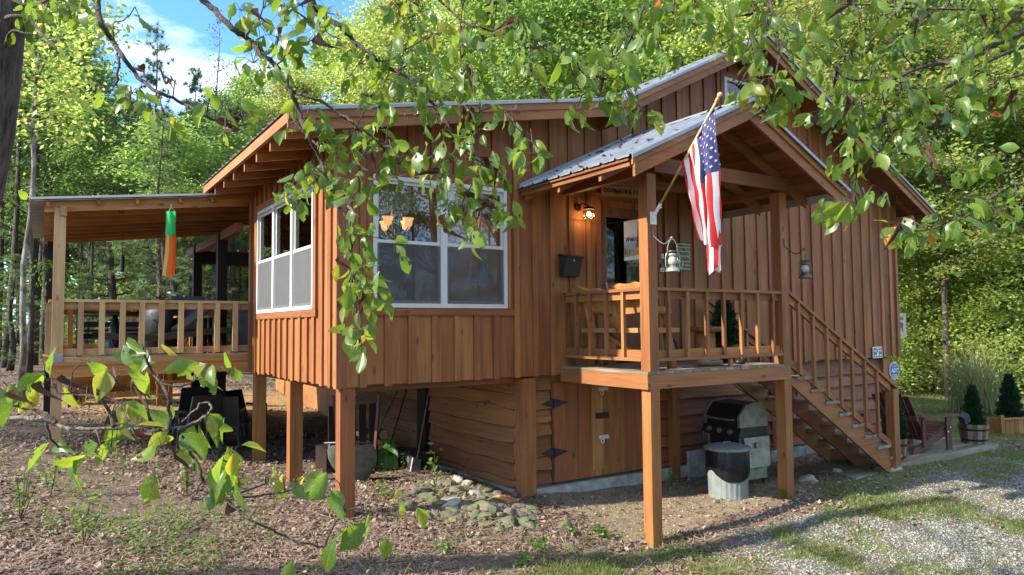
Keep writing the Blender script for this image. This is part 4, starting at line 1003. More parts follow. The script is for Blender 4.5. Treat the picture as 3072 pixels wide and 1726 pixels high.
# ---- hooks and lanterns
def hook(x, z, label, mat):
    h = B(); y = 5.788
    pts = [(x, y-0.004, z), (x, y-0.004, z-0.10)]+[(x, y-0.01-0.27*t_, z-0.10-0.12*math.sin(t_*math.pi*0.62)*1.0+0.20*max(0, t_-0.62)**1.2) for t_ in np.linspace(0.08, 1, 12)]
    pts += [(x, y-0.30, z-0.145), (x, y-0.295, z-0.175), (x, y-0.275, z-0.17)]
    h.tube(pts, 0.005, 6); o = h.build('plant_hook', mat); return tag(o, label, 'hook', 'curved hooks on the porch posts'), pts[-2]
def lantern(x, y, ztop, label, mat):
    """hurricane lantern, ztop is the bail's top"""
    t_ = thing('lantern', label, 'lantern', (x, y, ztop-0.36), 0, 'hurricane lanterns hung from the porch posts')
    z = -0.0
    b = B(); b.lathe([(0.0, 0.0), (0.072, 0.0), (0.078, 0.008), (0.074, 0.02), (0.066, 0.045), (0.04, 0.055), (0.03, 0.075), (0.0, 0.075)], n=18); b.build('fuel_base', mat, t_, True, local=True)
    b = B(); b.lathe([(0.030, 0.070), (0.046, 0.095), (0.050, 0.120), (0.042, 0.150), (0.032, 0.165)], n=16); b.build('globe', 'lantern_glass', t_, True, local=True)
    b = B(); b.lathe([(0.0, 0.215), (0.020, 0.213), (0.040, 0.200), (0.046, 0.185), (0.030, 0.165), (0.0, 0.165)][::-1], n=16)
    b.lathe([(0.058, 0.222), (0.060, 0.226), (0.0, 0.232)], n=16); b.build('chimney_cap', mat, t_, True, local=True)
    for s in (-1, 1):
        b = B(); b.tube([(s*0.055, 0, 0.03), (s*0.074, 0, 0.06), (s*0.076, 0, 0.15), (s*0.066, 0, 0.20), (s*0.045, 0, 0.222)], 0.006, 6); b.build('side_tube', mat, t_, True, local=True)
    b = B(); b.tube([(0.05*math.cos(a), 0.02*math.sin(a)-0.04, 0.12+0.045*math.sin(a*2)) for a in np.linspace(0, 3.1, 8)], 0.0025, 4); b.build('globe_wire', mat, t_, local=True)
    b = B(); b.tube([(-0.055, 0, 0.215)]+[(0.055*-math.cos(a)*(1-0.15*math.sin(a)), 0, 0.235+0.125*math.sin(a)) for a in np.linspace(0, math.pi, 11)]+[(0.055, 0, 0.215)], 0.003, 5); b.build('bail', mat, t_, True, local=True)
    t_.rotation_euler.z = R(-35)
plain('lantern_glass', (0.38, 0.38, 0.29), 0.15, 0, 0.1)
plain('lantern_metal', (0.32, 0.34, 0.30), 0.45, 0.6, 0.4, 30)
plain('lantern_dark', (0.10, 0.105, 0.085), 0.45, 0.6, 0.4, 30)
h, e = hook(5.67, 1.10, 'light metal hook on the near porch post holding a lantern', 'grey_metal')
lantern(e[0], e[1], e[2]+0.005, 'shiny hurricane lantern hanging from the near porch post', 'lantern_metal')
h, e = hook(8.00, 1.10, 'black hook on the far porch post beside the stairs', 'black_metal')
lantern(e[0], e[1], e[2]+0.005, 'dark hurricane lantern hanging from the far porch post above the stairs', 'lantern_dark')

# ---- wall lamp (lit), mailbox, bell and keypad
lx = 5.94; ly = 7.22
w = thing('wall_lamp', 'lit black wall lamp with a clear glass box left of the door', 'lamp', (lx, 7.35, 1.45))
b = B(); b.lathe([(0.0, -0.012), (0.05, -0.012), (0.055, 0.0), (0.0, 0.004)], n=14); b.v = [(v[0]+5.86, 7.350+v[2], v[1]+1.56) for v in b.v]
b.tube([(5.86, 7.345, 1.56), (5.87, 7.28, 1.60), (5.92, 7.23, 1.585), (lx, ly, 1.545)], 0.010, 6); b.build('bracket', 'black_metal', w)
b = B(); b.lathe([(0.084, 1.520), (0.078, 1.535), (0.03, 1.56), (0.0, 1.56)], (lx, ly, 0), 6)
for k in range(6):
    a = k*math.pi/3; b.tube([(lx+0.079*math.cos(a), ly+0.079*math.sin(a), 1.52), (lx+0.079*math.cos(a), ly+0.079*math.sin(a), 1.405)], 0.0035, 4)
b.tube([(lx+0.081*math.cos(k*math.pi/3), ly+0.081*math.sin(k*math.pi/3), 1.405) for k in range(7)], 0.005, 4); b.build('lamp_frame', 'black_metal', w)
b = B(); b.lathe([(0.074, 1.408), (0.074, 1.518)], (lx, ly, 0), 6); b.f = [f for f in b.f if len(f) == 4]; b.m = [0]*len(b.f); b.build('glass_box', 'lamp_glass', w)
emitter('lit_bulb', (1.0, 0.72, 0.36), 6.0)
B().ell((lx, ly, 1.455), (0.028, 0.028, 0.036)).build('bulb', 'lit_bulb', w, True)
pl = bpy.data.lights.new('bulb_light', 'POINT'); pl.energy = 2.2; pl.color = (1.0, 0.55, 0.20); pl.shadow_soft_size = 0.03
po = bpy.data.objects.new('bulb_light', pl); COL.objects.link(po); po.location = (lx, ly, 1.43); po.parent = w; po.matrix_parent_inverse = world_of(w).inverted()
w = thing('mailbox', 'black metal mailbox fixed to the porch wall left of the door', 'mailbox', (5.68, 7.33, 0.62))
B().prism([(5.545, 7.354, 0.63), (5.545, 7.27, 0.64), (5.545, 7.20, 0.88), (5.545, 7.354, 0.91)], (0.26, 0, 0)).build('body', 'black_plastic', w)
B().prism([(5.53, 7.354, 0.93), (5.53, 7.185, 0.89), (5.53, 7.19, 0.865), (5.53, 7.354, 0.905)], (0.29, 0, 0)).build('lid', 'black_metal', w)
B().ell((5.675, 7.215, 0.84), (0.012, 0.012, 0.012)).build('lock', 'white_paint', w, True)
o = B().box(7.345, 7.375, 7.315, 7.352, 0.945, 1.015).build('sensor', 'white_paint'); tag(o, 'small white sensor box above the keypad right of the door', 'sensor')
w = thing('keypad', 'small key box with dark top below the white sensor', 'key box', (7.36, 7.35, 0.76))
B().box(7.325, 7.39, 7.32, 7.352, 0.758, 0.815).build('body', 'white_paint', w); B().box(7.327, 7.388, 7.318, 7.351, 0.816, 0.875).build('cover', 'dark_paint', w); B().tube([(7.357, 7.322, 0.787), (7.357, 7.315, 0.787)], 0.014, 10).build('dial', 'dark_paint', w)

# ---- signs
plain('sign_wood', (0.40, 0.17, 0.05), 0.6); plain('sign_letters', (0.016, 0.010, 0.008), 0.8); plain('sign_green', (0.36, 0.37, 0.21), 0.6, 0, 0.12); plain('sign_olive', (0.045, 0.055, 0.03), 0.7)
w = thing('name_sign', 'carved wooden name board with dark letters above the door', 'sign', (6.62, YW, 1.75))
Mt = R(-1.8)
B().prism([(6.262, YW-0.032, 1.752), (7.02, YW-0.032, 1.780), (7.02, YW-0.032, 1.925), (6.262, YW-0.032, 1.897)], (0, 0.016, 0)).build('board', 'sign_wood', w)
for i, ch in enumerate('DUNWURKIN'):
    xx = 6.325+i*0.0735; zz = 1.827+(xx-6.262)*0.037-(0.014 if ch == 'W' else 0)
    lettering(ch, 0.082, (xx, YW-0.0345, zz), 'sign_letters', w, bold=0.004, name='letter')
w = thing('cabin_sign', 'pale green sign with dark words and a deer right of the door', 'sign', (7.795, YW, 0.80))
B().box(7.660, 7.932, YW-0.028, YW-0.006, 0.804, 1.186).build('board', 'sign_green', w)
for txt, zz, sz, xx, sx in (("YOU'RE A LITTLE", 1.152, 0.036, 7.796, 0.83), ('CLOSER TO', 1.098, 0.060, 7.796, 0.80), ('HEAVEN!', 1.034, 0.068, 7.796, 0.80), ('CABIN', 0.960, 0.088, 7.796, 0.88), ('IN THE', 0.897, 0.044, 7.866, 0.80), ('WOODS', 0.843, 0.054, 7.850, 0.74)):
    lettering(txt, sz, (xx, YW-0.030, zz), 'sign_olive', w, sx=sx, bold=0.001)
dr = [(0, 0), (0.004, 0.045), (-0.004, 0.06), (0.012, 0.068), (0.05, 0.062), (0.058, 0.085), (0.050, 0.100), (0.062, 0.094), (0.066, 0.104), (0.070, 0.092), (0.086, 0.084), (0.082, 0.076), (0.072, 0.076), (0.068, 0.05), (0.064, 0.0), (0.056, 0.0), (0.054, 0.036), (0.016, 0.036), (0.010, 0.0)]
B().prism([(7.685+a*0.95, YW-0.0300, 0.845+z*0.75) for a, z in dr], (0, -0.002, 0)).build('deer_emblem', 'sign_olive', w)
plain('plaque_grey', (0.10, 0.12, 0.12), 0.5); plain('adt_blue', (0.035, 0.075, 0.24), 0.35)
w = thing('warning_plaque', 'small grey warning plaque with white print low on the wall boards', 'sign', (12.79, YW, -0.63))
B().box(12.635, 12.94, YW-0.018, YW-0.008, -0.632, -0.430).build('plate', 'white_paint', w); B().box(12.65, 12.925, YW-0.021, YW-0.0185, -0.617, -0.445).build('face', 'plaque_grey', w)
lettering('ON WATCH', 0.032, (12.787, YW-0.0225, -0.468), 'white_paint', w, bold=0.001); lettering('VIDEO WARNING', 0.034, (12.787, YW-0.0225, -0.505), 'white_paint', w, sx=0.95, bold=0.0012)
b = B(); b.box(12.755, 12.815, YW-0.0225, YW-0.0212, -0.60, -0.53); b.box(12.675, 12.73, YW-0.0225, YW-0.0212, -0.603, -0.578); b.box(12.85, 12.905, YW-0.0225, YW-0.0212, -0.60, -0.572)
b.build('camera_emblem', 'white_paint', w)
w = thing('security_sign', 'blue eight sided security sign on the basement corner post', 'sign', (13.43, YW-0.05, -1.05))
cx, cz = 13.43, -0.893
def octo(rx, rz, y): return [(cx+rx*a, y, cz+rz*c) for a, c in ((-0.45, -1), (0.45, -1), (1, -0.5), (1, 0.5), (0.45, 1), (-0.45, 1), (-1, 0.5), (-1, -0.5))]
B().prism(octo(0.155, 0.150, YW+0.05), (0, -0.008, 0)).build('rim', 'white_paint', w); B().prism(octo(0.138, 0.135, YW+0.0415), (0, -0.003, 0)).build('face', 'adt_blue', w)
lettering('ADT', 0.105, (cx, YW+0.0375, cz), 'white_paint', w, bold=0.003, shear=0.15); lettering('Secured by', 0.03, (cx, YW+0.0375, cz+0.085), 'white_paint', w)
for dz_ in (-0.075, -0.098, -0.115): B().box(cx-0.08, cx+0.08, YW+0.0370, YW+0.0382, cz+dz_-0.004, cz+dz_+0.004).build('print_line', 'white_paint', w)
B().tube([(13.43, YW+0.07, -2.5), (13.43, YW+0.07, -0.80)], 0.012, 6).build('stake', 'grey_metal', w)
plain('bear_paper', (0.48, 0.36, 0.26), 0.6, 0, 0.15, 30); plain('bear_brown', (0.12, 0.075, 0.065), 0.7)
w = thing('bear_banner', 'small tan banner with a bear past the right corner of the cabin', 'banner', (13.72, YW+0.2, -0.27))
B().box(13.56, 13.87, YW+0.02, YW+0.026, -0.265, 0.19).build('cloth', 'bear_paper', w)
lettering('BEAR', 0.085, (13.69, YW+0.0185, 0.085), 'dark_paint', w, bold=0.002, sx=0.82)
br = [(0, 0), (-0.005, 0.10), (0.01, 0.16), (0.06, 0.17), (0.10, 0.15), (0.135, 0.155), (0.155, 0.13), (0.15, 0.10), (0.13, 0.09), (0.13, 0.0), (0.10, 0.0), (0.095, 0.055), (0.045, 0.055), (0.035, 0.0)]
B().prism([(13.62+a*0.95, YW+0.0195, -0.16+z*1.1) for a, z in br], (0, -0.002, 0)).build('bear_emblem', 'bear_brown', w)
B().tube([(13.55, YW+0.023, 0.196), (13.88, YW+0.023, 0.196)], 0.008, 6).build('rod', 'black_metal', w)
# welcome banner hanging side-on over the porch floor
xw, ya, yb, za, zb = 6.30, 6.952, 6.57, 0.838, 1.350
plain('ban_sky', (0.62, 0.63, 0.72), 0.7, 0, 0.12, 9); plain('ban_blue', (0.30, 0.40, 0.50), 0.7); plain('ban_green', (0.06, 0.11, 0.06), 0.7); plain('ban_meadow', (0.30, 0.36, 0.20), 0.7, 0, 0.3, 30); plain('ban_fox', (0.55, 0.25, 0.10), 0.7); plain('ban_snow', (0.70, 0.72, 0.76), 0.7)
w = thing('welcome_banner', 'cloth welcome banner with mountains and trees hanging before the door', 'banner', (xw, (ya+yb)/2, za))
B().box(xw, xw+0.004, yb, ya, za, zb).build('cloth', 'ban_sky', w)
def bp_(n, pts, m_, d=0.002): return B().prism([(xw-d, ya-u*(ya-yb), za+v*(zb-za)) for u, v in pts], (-0.0008, 0, 0)).build(n, m_, w)
bp_('mountain', [(0.0, 0.22), (0.0, 0.42), (0.12, 0.50), (0.25, 0.43), (0.42, 0.55), (0.6, 0.44), (0.8, 0.52), (1, 0.42), (1, 0.22)], 'ban_blue')
bp_('meadow', [(0, 0.07), (0, 0.26), (0.2, 0.30), (0.5, 0.25), (1, 0.28), (1, 0.07)], 'ban_meadow', 0.0035)
bp_('snow', [(0, 0.0), (0, 0.08), (0.4, 0.10), (1, 0.13), (1, 0.0)], 'ban_snow', 0.005)
for u, v, h_ in ((0.06, 0.16, 0.20), (0.16, 0.14, 0.17), (0.28, 0.15, 0.13), (0.72, 0.30, 0.62), (0.88, 0.22, 0.5)):
    pts = []
    for k in range(5): pts += [(u-0.10*h_*(1-k/5)*2, v+h_*k/5), (u-0.06*h_*(1-k/5)*2, v+h_*(k+0.9)/5)]
    pts += [(u, v+h_)]; pts += [(2*u-a, c) for a, c in reversed(pts[:-1])]
    bp_('pine_emblem', pts, 'ban_green', 0.0065)
bp_('animal_emblem', [(0.48, 0.13), (0.5, 0.2), (0.62, 0.23), (0.8, 0.2), (0.82, 0.13)], 'ban_fox', 0.008)
lettering('Welcome', 0.088, (xw-0.009, ya-0.20, 1.105), 'sign_letters', w, '-x', shear=0.28, sx=0.98)
B().tube([(xw, ya+0.02, zb+0.006), (xw, yb-0.03, zb+0.006)], 0.006, 6).build('rod', 'black_metal', w)
B().tube([(xw, ya+0.015, zb+0.006), (xw, YW-0.01, zb+0.02)], 0.006, 6).build('wall_bracket', 'black_metal', w)

# ---- log bench, stool, stone slab, potted tree, broom on the porch
w = thing('log_bench', 'rustic log bench with a live edge back behind the left porch rail', 'bench', (5.98, 6.6, FLOOR))
def live(name, p, q, wvec, th, parent, mat, amp=0.02, n=14):
    p, q, wv = np.array(p, float), np.array(q, float), np.array(wvec, float); P = []
    nrm = np.cross(q-p, wv); nrm = nrm/np.linalg.norm(nrm)*th/2
    top = []; bot = []
    for i in range(n+1):
        u = i/n; c = p+(q-p)*u; top.append(c+wv*(1+amp*10*(math.sin(u*9+1)*0.5+math.sin(u*23)*0.3))); bot.append(c-wv*0.0+wv*amp*4*math.sin(u*7))
    B().grid([[x-nrm for x in bot], [x+nrm for x in bot], [x+nrm for x in top], [x-nrm for x in top], [x-nrm for x in bot]]).build(name, mat, parent)
live('backrest', (5.80, 7.26, 0.16), (5.82, 5.96, 0.17), (-0.10, 0, 0.30), 0.05, w, 'logwood', 0.02)
B().box(5.83, 6.27, 5.99, 7.27, -0.085, -0.03).build('seat', 'logwood', w)
for yy in (7.10, 6.58, 6.08):
    B().tube([(5.87, yy, -0.06), (5.76, yy, 0.34)], [0.052, 0.044], 10).build('back_post', 'logwood', w, True)
for yy, s in ((7.12, 1), (6.12, -1)):
    for xx in (5.90, 6.20):
        B().tube([(xx, yy, -0.085), (xx+(0.03 if xx > 6 else -0.03), yy+s*0.04, FLOOR)], [0.055, 0.06], 10).build('leg', 'logwood', w, True)
    B().tube([(5.80, yy-s*0.02, 0.20), (6.26, yy-s*0.02, 0.17)], 0.05, 10).build('armrest', 'logwood', w, True); B().tube([(6.20, yy, -0.03), (6.20, yy, 0.15)], 0.045, 10).build('arm_post', 'logwood', w, True)
B().beam((6.05, 7.0, -0.12), (6.05, 6.3, FLOOR+0.06), 0.05, 0.05).build('brace', 'logwood', w)
w = thing('log_stool', 'round log stool with a slab seat on the porch', 'stool', (7.40, 6.6, FLOOR))
B().lathe([(0.0, FLOOR), (0.145, FLOOR), (0.13, FLOOR+0.15), (0.125, -0.09), (0.0, -0.09)], (7.40, 6.6, 0), 14, wob=lambda j, i: 1+0.05*math.sin(j*2.1)).build('trunk', 'logwood', w, True)
B().lathe([(0.0, -0.0905), (0.20, -0.0905), (0.215, -0.06), (0.20, -0.025), (0.0, -0.022)], (7.40, 6.6, 0), 18, wob=lambda j, i: 1+0.05*math.sin(j*1.3)).build('seat', 'cedar_x', w)
plain('stone_tan', (0.34, 0.24, 0.15), 0.85, 0, 0.3, 10, 0.5)
o = B().ell((6.95, 6.15, FLOOR+0.045), (0.22, 0.15, 0.055), 12, 6, 0, 0.08).build('stone_slab', 'stone_tan', None, True); tag(o, 'flat tan stone slab lying on the porch floor', 'stone')
def spruce(parent, c, h, r, n, local=False):
    c = np.array(c, float)
    B().tube([c, c+np.array((0, 0, h*0.9))], [0.02, 0.006], 6).build('trunk', 'bark_dark', parent, local=local)
    nn = n; u = rng.random(nn)**0.7; z = (1-u); ang = rng.uniform(0, 6.28, nn); rad = r*(1-z)**0.75*(0.35+0.65*rng.random(nn)**0.5)*(0.75+0.3*np.sin(z*37+ang*2))
    T = np.stack([c[0]+rad*np.cos(ang), c[1]+rad*np.sin(ang), c[2]+0.02+z*h], -1)
    M = np.zeros((nn, 3, 3)); d = np.stack([np.cos(ang)*0.7, np.sin(ang)*0.7, 0.55+0.8*rng.random(nn)], -1)+rng.normal(0, 0.35, (nn, 3)); d /= np.linalg.norm(d, axis=1)[:, None]
    s = np.cross(d, rng.normal(0, 1, (nn, 3))); s /= np.linalg.norm(s, axis=1)[:, None]; k = np.cross(d, s); L = h*0.12*(0.7+0.6*rng.random(nn)); wd = L*0.16
    M[:, :, 0] = d*L[:, None]; M[:, :, 1] = s*wd[:, None]; M[:, :, 2] = k*wd[:, None]
    o = batch('foliage', [(0, -1, 0), (0, 1, 0), (1, 0, 0), (0, 0, -1), (0, 0, 1)], [(0, 1, 2), (3, 4, 2)], M, T, 'spruce_needles', None)
    o.parent = parent
    if not local: o.matrix_parent_inverse = world_of(parent).inverted()
w = thing('potted_spruce', 'dark little spruce in a black pot at the top of the stairs', 'potted tree', (7.72, 6.55, FLOOR))
B().lathe([(0.0, FLOOR+0.002), (0.12, FLOOR+0.002), (0.155, FLOOR+0.22), (0.16, FLOOR+0.25), (0.145, FLOOR+0.25), (0.13, FLOOR+0.21), (0.0, FLOOR+0.21)], (7.72, 6.55, 0), 18).build('pot', 'dark_paint', w, True)
spruce(w, (7.72, 6.55, FLOOR+0.2), 0.68, 0.23, 2200)
w = thing('broom', 'dark stick broom leaning on the wall right of the log bench', 'broom', (7.3, 7.1, FLOOR))
B().tube([(7.28, 7.33, 0.22), (7.42, 7.08, FLOOR+0.12)], 0.012, 6).build('handle', 'black_metal', w); B().box(7.36, 7.50, 7.05, 7.10, FLOOR+0.002, FLOOR+0.13).build('head', 'dark_paint', w)
b = B(); b.tube([(7.42, 6.12, FLOOR+0.03), (7.52, 6.08, FLOOR+0.028)], 0.028, 8); b.tube([(7.50, 6.085, FLOOR+0.03), (7.505, 6.09, FLOOR+0.12)], 0.034, 8); o = b.build('boot', 'black_plastic', None, True); tag(o, 'black rubber boot on the porch floor beside the potted spruce', 'boot')

# ---- inside the rooms
w = thing('chandelier', 'brass chandelier with lit amber glass shades behind the big window', 'chandelier', (3.7, 8.3, 1.9))
cx, cy_, cz = 3.75, 8.55, 1.28
B().tube([(cx, cy_, 2.0), (cx, cy_, cz-0.12)], 0.012, 6).build('stem', 'bark_twig_pale', w)
emitter('amber_shade', (0.9, 0.42, 0.16), 0.32)
for k in range(5):
    a = k*1.2566+0.3; ex, ey = cx+0.24*math.cos(a), cy_+0.24*math.sin(a)
    B().tube([(cx, cy_, cz-0.08), (cx+0.13*math.cos(a), cy_+0.13*math.sin(a), cz-0.11), (ex, ey, cz)], 0.008, 5).build('arm', 'bark_twig_pale', w)
    B().lathe([(0.02, 0.0), (0.05, 0.03), (0.055, 0.08), (0.075, 0.12)], (ex, ey, cz), 12).build('shade', 'amber_shade', w, True)
pl = bpy.data.lights.new('chandelier_light', 'POINT'); pl.energy = 4.5; pl.color = (1.0, 0.62, 0.30); pl.shadow_soft_size = 0.2
po = bpy.data.objects.new('chandelier_light', pl); COL.objects.link(po); po.location = (cx, cy_, cz+0.25); po.parent = w; po.matrix_parent_inverse = world_of(w).inverted()
cloth('valance_cloth', (0.26, 0.28, 0.24)); cloth('lampshade_cloth', (0.50, 0.44, 0.36))
for i, (a0, a1) in enumerate(((3.05, 3.83), (3.92, 4.69))):
    P = [[(a0+(a1-a0)*u, YW+0.20+0.025*math.sin(u*40), zz+(0.015*math.sin(u*40+1) if zz < 1.5 else 0)) for u in np.linspace(0, 1, 50)] for zz in (1.66, 1.34)]
    o = B().grid(P).build('valance', 'valance_cloth', None, True); tag(o, ('gathered grey curtain valance in the left half of the big window', 'gathered grey curtain valance in the right half of the big window')[i], 'curtain')
w = thing('table_lamp', 'table lamp with beige shade behind the lower right of the big window', 'lamp', (4.72, 8.0, 0.0))
B().lathe([(0.13, 0.56), (0.11, 0.86)], (4.72, 8.0, 0), 16).build('lamp_shade', 'lampshade_cloth', w, True); B().tube([(4.72, 8.0, 0.12), (4.72, 8.0, 0.70)], 0.015, 6).build('stem', 'dark_paint', w)
w = thing('side_table', 'dark wooden cabinet under the table lamp', 'cabinet', (4.9, 8.0, FLOOR))
B().box(4.35, 4.95, 7.75, 8.25, FLOOR, 0.06).build('body', 'interior_wood', w); B().box(4.32, 4.98, 7.7, 8.3, 0.061, 0.115).build('tabletop', 'interior_wood', w)
# ================================================================== THINGS UNDER AND BESIDE THE CABIN
# ---- trash can with black bag
cx, cy_ = 7.56, 6.42; g = gzf(cx, cy_)+float(relief(cx, cy_))
w = thing('trash_can', 'round galvanised trash can with lid and black bag before the grill', 'trash can', (cx, cy_, g))
n = 96
b = B(); prof = [(0.0, 0.01), (0.246, 0.0), (0.252, 0.012), (0.248, 0.03), (0.246, 0.06), (0.262, 0.55), (0.266, 0.60), (0.262, 0.63)]
b.lathe(prof, (cx, cy_, g), n, wob=lambda j, i: 1+(0.018 if (j % 4 < 2 and 3 <= i <= 5) else 0)); b.build('can_body', 'galv_can', w)
b = B(); b.lathe([(0.296, 0.622), (0.306, 0.640), (0.298, 0.654), (0.265, 0.664), (0.20, 0.682), (0.10, 0.694), (0.0, 0.697)], (cx, cy_, g), 40); b.build('lid', 'galv_can', w, True)
B().tube([(cx-0.06, cy_+0.02, g+0.688), (cx-0.045, cy_+0.01, g+0.712), (cx+0.045, cy_-0.01, g+0.712), (cx+0.06, cy_-0.02, g+0.688)], 0.007, 6).build('lid_handle', 'grey_metal', w)
P = []
for i in range(9):
    row = []
    for j in range(73):
        a = 2*math.pi*j/72; lo = 0.36+0.05*math.sin(a*2+0.6)+0.02*math.sin(a*5)-0.17*max(0, math.cos(a-R(228)))**4
        u = i/8; z = 0.615*(1-u)+lo*u; rr_ = 0.268+0.012*math.sin(u*math.pi*0.85)+0.004*math.sin(a*11+3*u)+0.004*math.sin(a*23-5*u)*u
        row.append((cx+rr_*math.cos(a), cy_+rr_*math.sin(a), g+z))
    P.append(row)
B().grid(P).build('trash_bag', 'bag_plastic', w, True)
# ---- gas grill under the stairs
gx, gy = 8.30, 6.88; g = gzf(gx, gy)
w = thing('gas_grill', 'old black and steel gas grill standing under the stairs', 'grill', (gx, gy, g), R(-95))
plain('grill_steel', (0.24, 0.24, 0.20), 0.45, 0.5, 0.35, 8); plain('grill_black', (0.016, 0.015, 0.014), 0.4, 0.2, 0.4); plain('grill_cast', (0.24, 0.23, 0.20), 0.5, 0.6, 0.3, 12)
for s in (-1, 1):
    B().box(s*0.30-0.02, s*0.30+0.02, -0.24, 0.24, 0.08, 0.66).build('side_panel', 'grill_steel', w, local=True)
B().box(-0.278, 0.278, -0.22, 0.22, 0.10, 0.14).build('shelf', 'grill_steel', w, local=True)
B().box(-0.278, 0.278, 0.20, 0.23, 0.141, 0.66).build('back_panel', 'grill_black', w, local=True)
B().box(-0.275, 0.275, -0.235, -0.215, 0.16, 0.66).build('cabinet_door', 'grill_black', w, local=True)
for s in (-1, 1):
    for t_ in (-1, 1): B().tube([(s*0.29, t_*0.20, 0.0), (s*0.29, t_*0.20, 0.08)], 0.02, 8).build('foot', 'grill_black', w, local=True)
B().box(-0.34, 0.34, -0.27, 0.25, 0.661, 0.80).build('firebox', 'grill_black', w, local=True)
c_ = B(); c_.prism([(-0.36, -0.32, 0.68), (-0.36, -0.275, 0.80), (-0.36, -0.271, 0.80), (-0.36, -0.271, 0.68)], (0.72, 0, 0)); c_.build('control_panel', 'grill_black', w, local=True)
for k in range(3):
    b = B(); b.tube([(-0.2+k*0.2, -0.30, 0.74), (-0.2+k*0.2, -0.345, 0.728)], 0.028, 12); b.tube([(-0.2+k*0.2, -0.300, 0.742), (-0.2+k*0.2, -0.318, 0.737)], 0.036, 14); b.build('knob', 'grill_cast', w, local=True)
hood = [(-0.26, 0.805), (-0.27, 0.95), (-0.14, 1.10), (0.10, 1.13), (0.22, 1.05), (0.24, 0.805)]
B().prism([(-0.305, y_, z_) for y_, z_ in hood], (0.61, 0, 0)).build('hood', 'grill_black', w, local=True)
for s in (-1, 1):
    x0 = 0.306 if s > 0 else -0.346
    B().prism([(x0, y_*1.06, 0.80+(z_-0.805)*1.05) for y_, z_ in hood], (0.04, 0, 0)).build('hood_end', 'grill_cast', w, local=True)
    B().prism([(x0+(0.041 if s > 0 else -0.006), y_*0.8, 0.835+(z_-0.805)*0.82) for y_, z_ in hood], (0.005, 0, 0)).build('end_ridge', 'grill_steel', w, local=True)
B().tube([(-0.24, -0.275, 0.90), (-0.24, -0.33, 0.90), (0.24, -0.33, 0.90), (0.24, -0.275, 0.90)], 0.014, 8).build('hood_handle', 'grill_cast', w, local=True)
B().prism([(0.36, -0.24, 0.665), (0.36, 0.24, 0.665), (0.40, 0.20, 0.26), (0.40, -0.20, 0.26)], (0.018, 0, 0)).build('side_shelf', 'grill_steel', w, local=True, label='folded down steel side shelf')
B().box(0.415, 0.424, -0.06, 0.06, 0.52, 0.60).build('shelf_handle', 'grill_cast', w, local=True)
B().prism([(-0.46, -0.22, 0.82), (-0.46, 0.12, 0.90), (-0.44, 0.12, 0.62), (-0.44, -0.22, 0.56)], (0.016, 0, 0)).build('side_shelf', 'grill_steel', w, local=True)
for z_ in (0.22, 0.27): B().box(0.3205, 0.323, 0.0, 0.16, z_, z_+0.018).build('vent_slot', 'grill_black', w, local=True)
# ---- rake, tools, mower wheels, wheelbarrow, firewood
plain('rake_green', (0.06, 0.17, 0.015), 0.5, 0, 0.2); plain('barrow_grey', (0.10, 0.115, 0.095), 0.6, 0.2, 0.4, 8); plain('barrow_red', (0.10, 0.025, 0.02), 0.5)
hd = at_z(1150, 1402, -2.02); hx, hy = hd[0], hd[1]
w = thing('leaf_rake', 'green plastic leaf rake leaning against the basement wall', 'rake', (hx, hy, -2.02))
topc = np.array((XM-0.08, hy+0.55, -0.72)); foot = np.array((hx, hy, gzf(hx, hy)+0.03)); neck = foot+(topc-foot)*0.30
B().tube([neck-(topc-foot)*0.10, topc], 0.012, 6).build('handle', 'black_metal', w)
sd = np.cross(topc-foot, (CF[0], CF[1], 0)); sd /= np.linalg.norm(sd)
P = []
for i in range(8):
    u = i/7; c = neck+(foot-neck)*u; hw = 0.03+0.20*u; P.append([c+sd*hw*v+np.array((0, 0, -0.02*math.cos(v*3)*u)) for v in np.linspace(-1, 1, 9)])
B().grid(P[4:]).build('rake_head', 'rake_green', w)
for v in np.linspace(-1, 1, 13): B().tube([neck, neck+(foot-neck)*0.55+sd*v*0.14, foot+sd*v*0.23+np.array((0, 0, -0.03))], 0.006, 4).build('tine', 'rake_green', w)
def pole_tool(name, lab, p, q, r_, m_, m2=None, cat='tool'):
    w = thing(name, lab, cat, p); B().tube([p, q], r_, 6).build('handle', m_, w)
    if m2:
        d_ = (np.array(q)-np.array(p)); d_ /= np.linalg.norm(d_); B().beam(np.array(p)-d_*0.04, np.array(p)+d_*0.16, 0.16, 0.025, (0.3, -1, 0.2)).build('head', m2, w)
gg = lambda x, y: gzf(x, y)+0.04
pole_tool('garden_hoe', 'pale stick handle leaning on the basement wall beside the rake', (4.45, 9.35, gg(4.45, 9.35)), (XM-0.05, 9.75, -0.75), 0.011, 'bark_twig_pale', 'grey_metal')
pole_tool('shovel', 'shovel with grey handle leaning under the cabin left of the rake', (3.95, 10.1, gg(3.95, 10.1)), (XM-0.05, 10.9, -0.95), 0.014, 'bark_grey', 'black_metal')
pole_tool('broom', 'wooden handled broom leaning at the far end of the basement wall', (3.5, 10.6, gg(3.5, 10.6)), (4.6, 11.6, -0.62), 0.014, 'treated_z', 'black_plastic')
pole_tool('post_pole', 'thin light pole leaning beside the broom under the cabin', (3.6, 10.9, gg(3.6, 10.9)), (4.75, 11.7, -0.66), 0.012, 'pine_z')
w = thing('push_mower', 'small dark push mower with black wheels by the concrete footing', 'mower', (4.45, 9.75, gg(4.45, 9.75)))
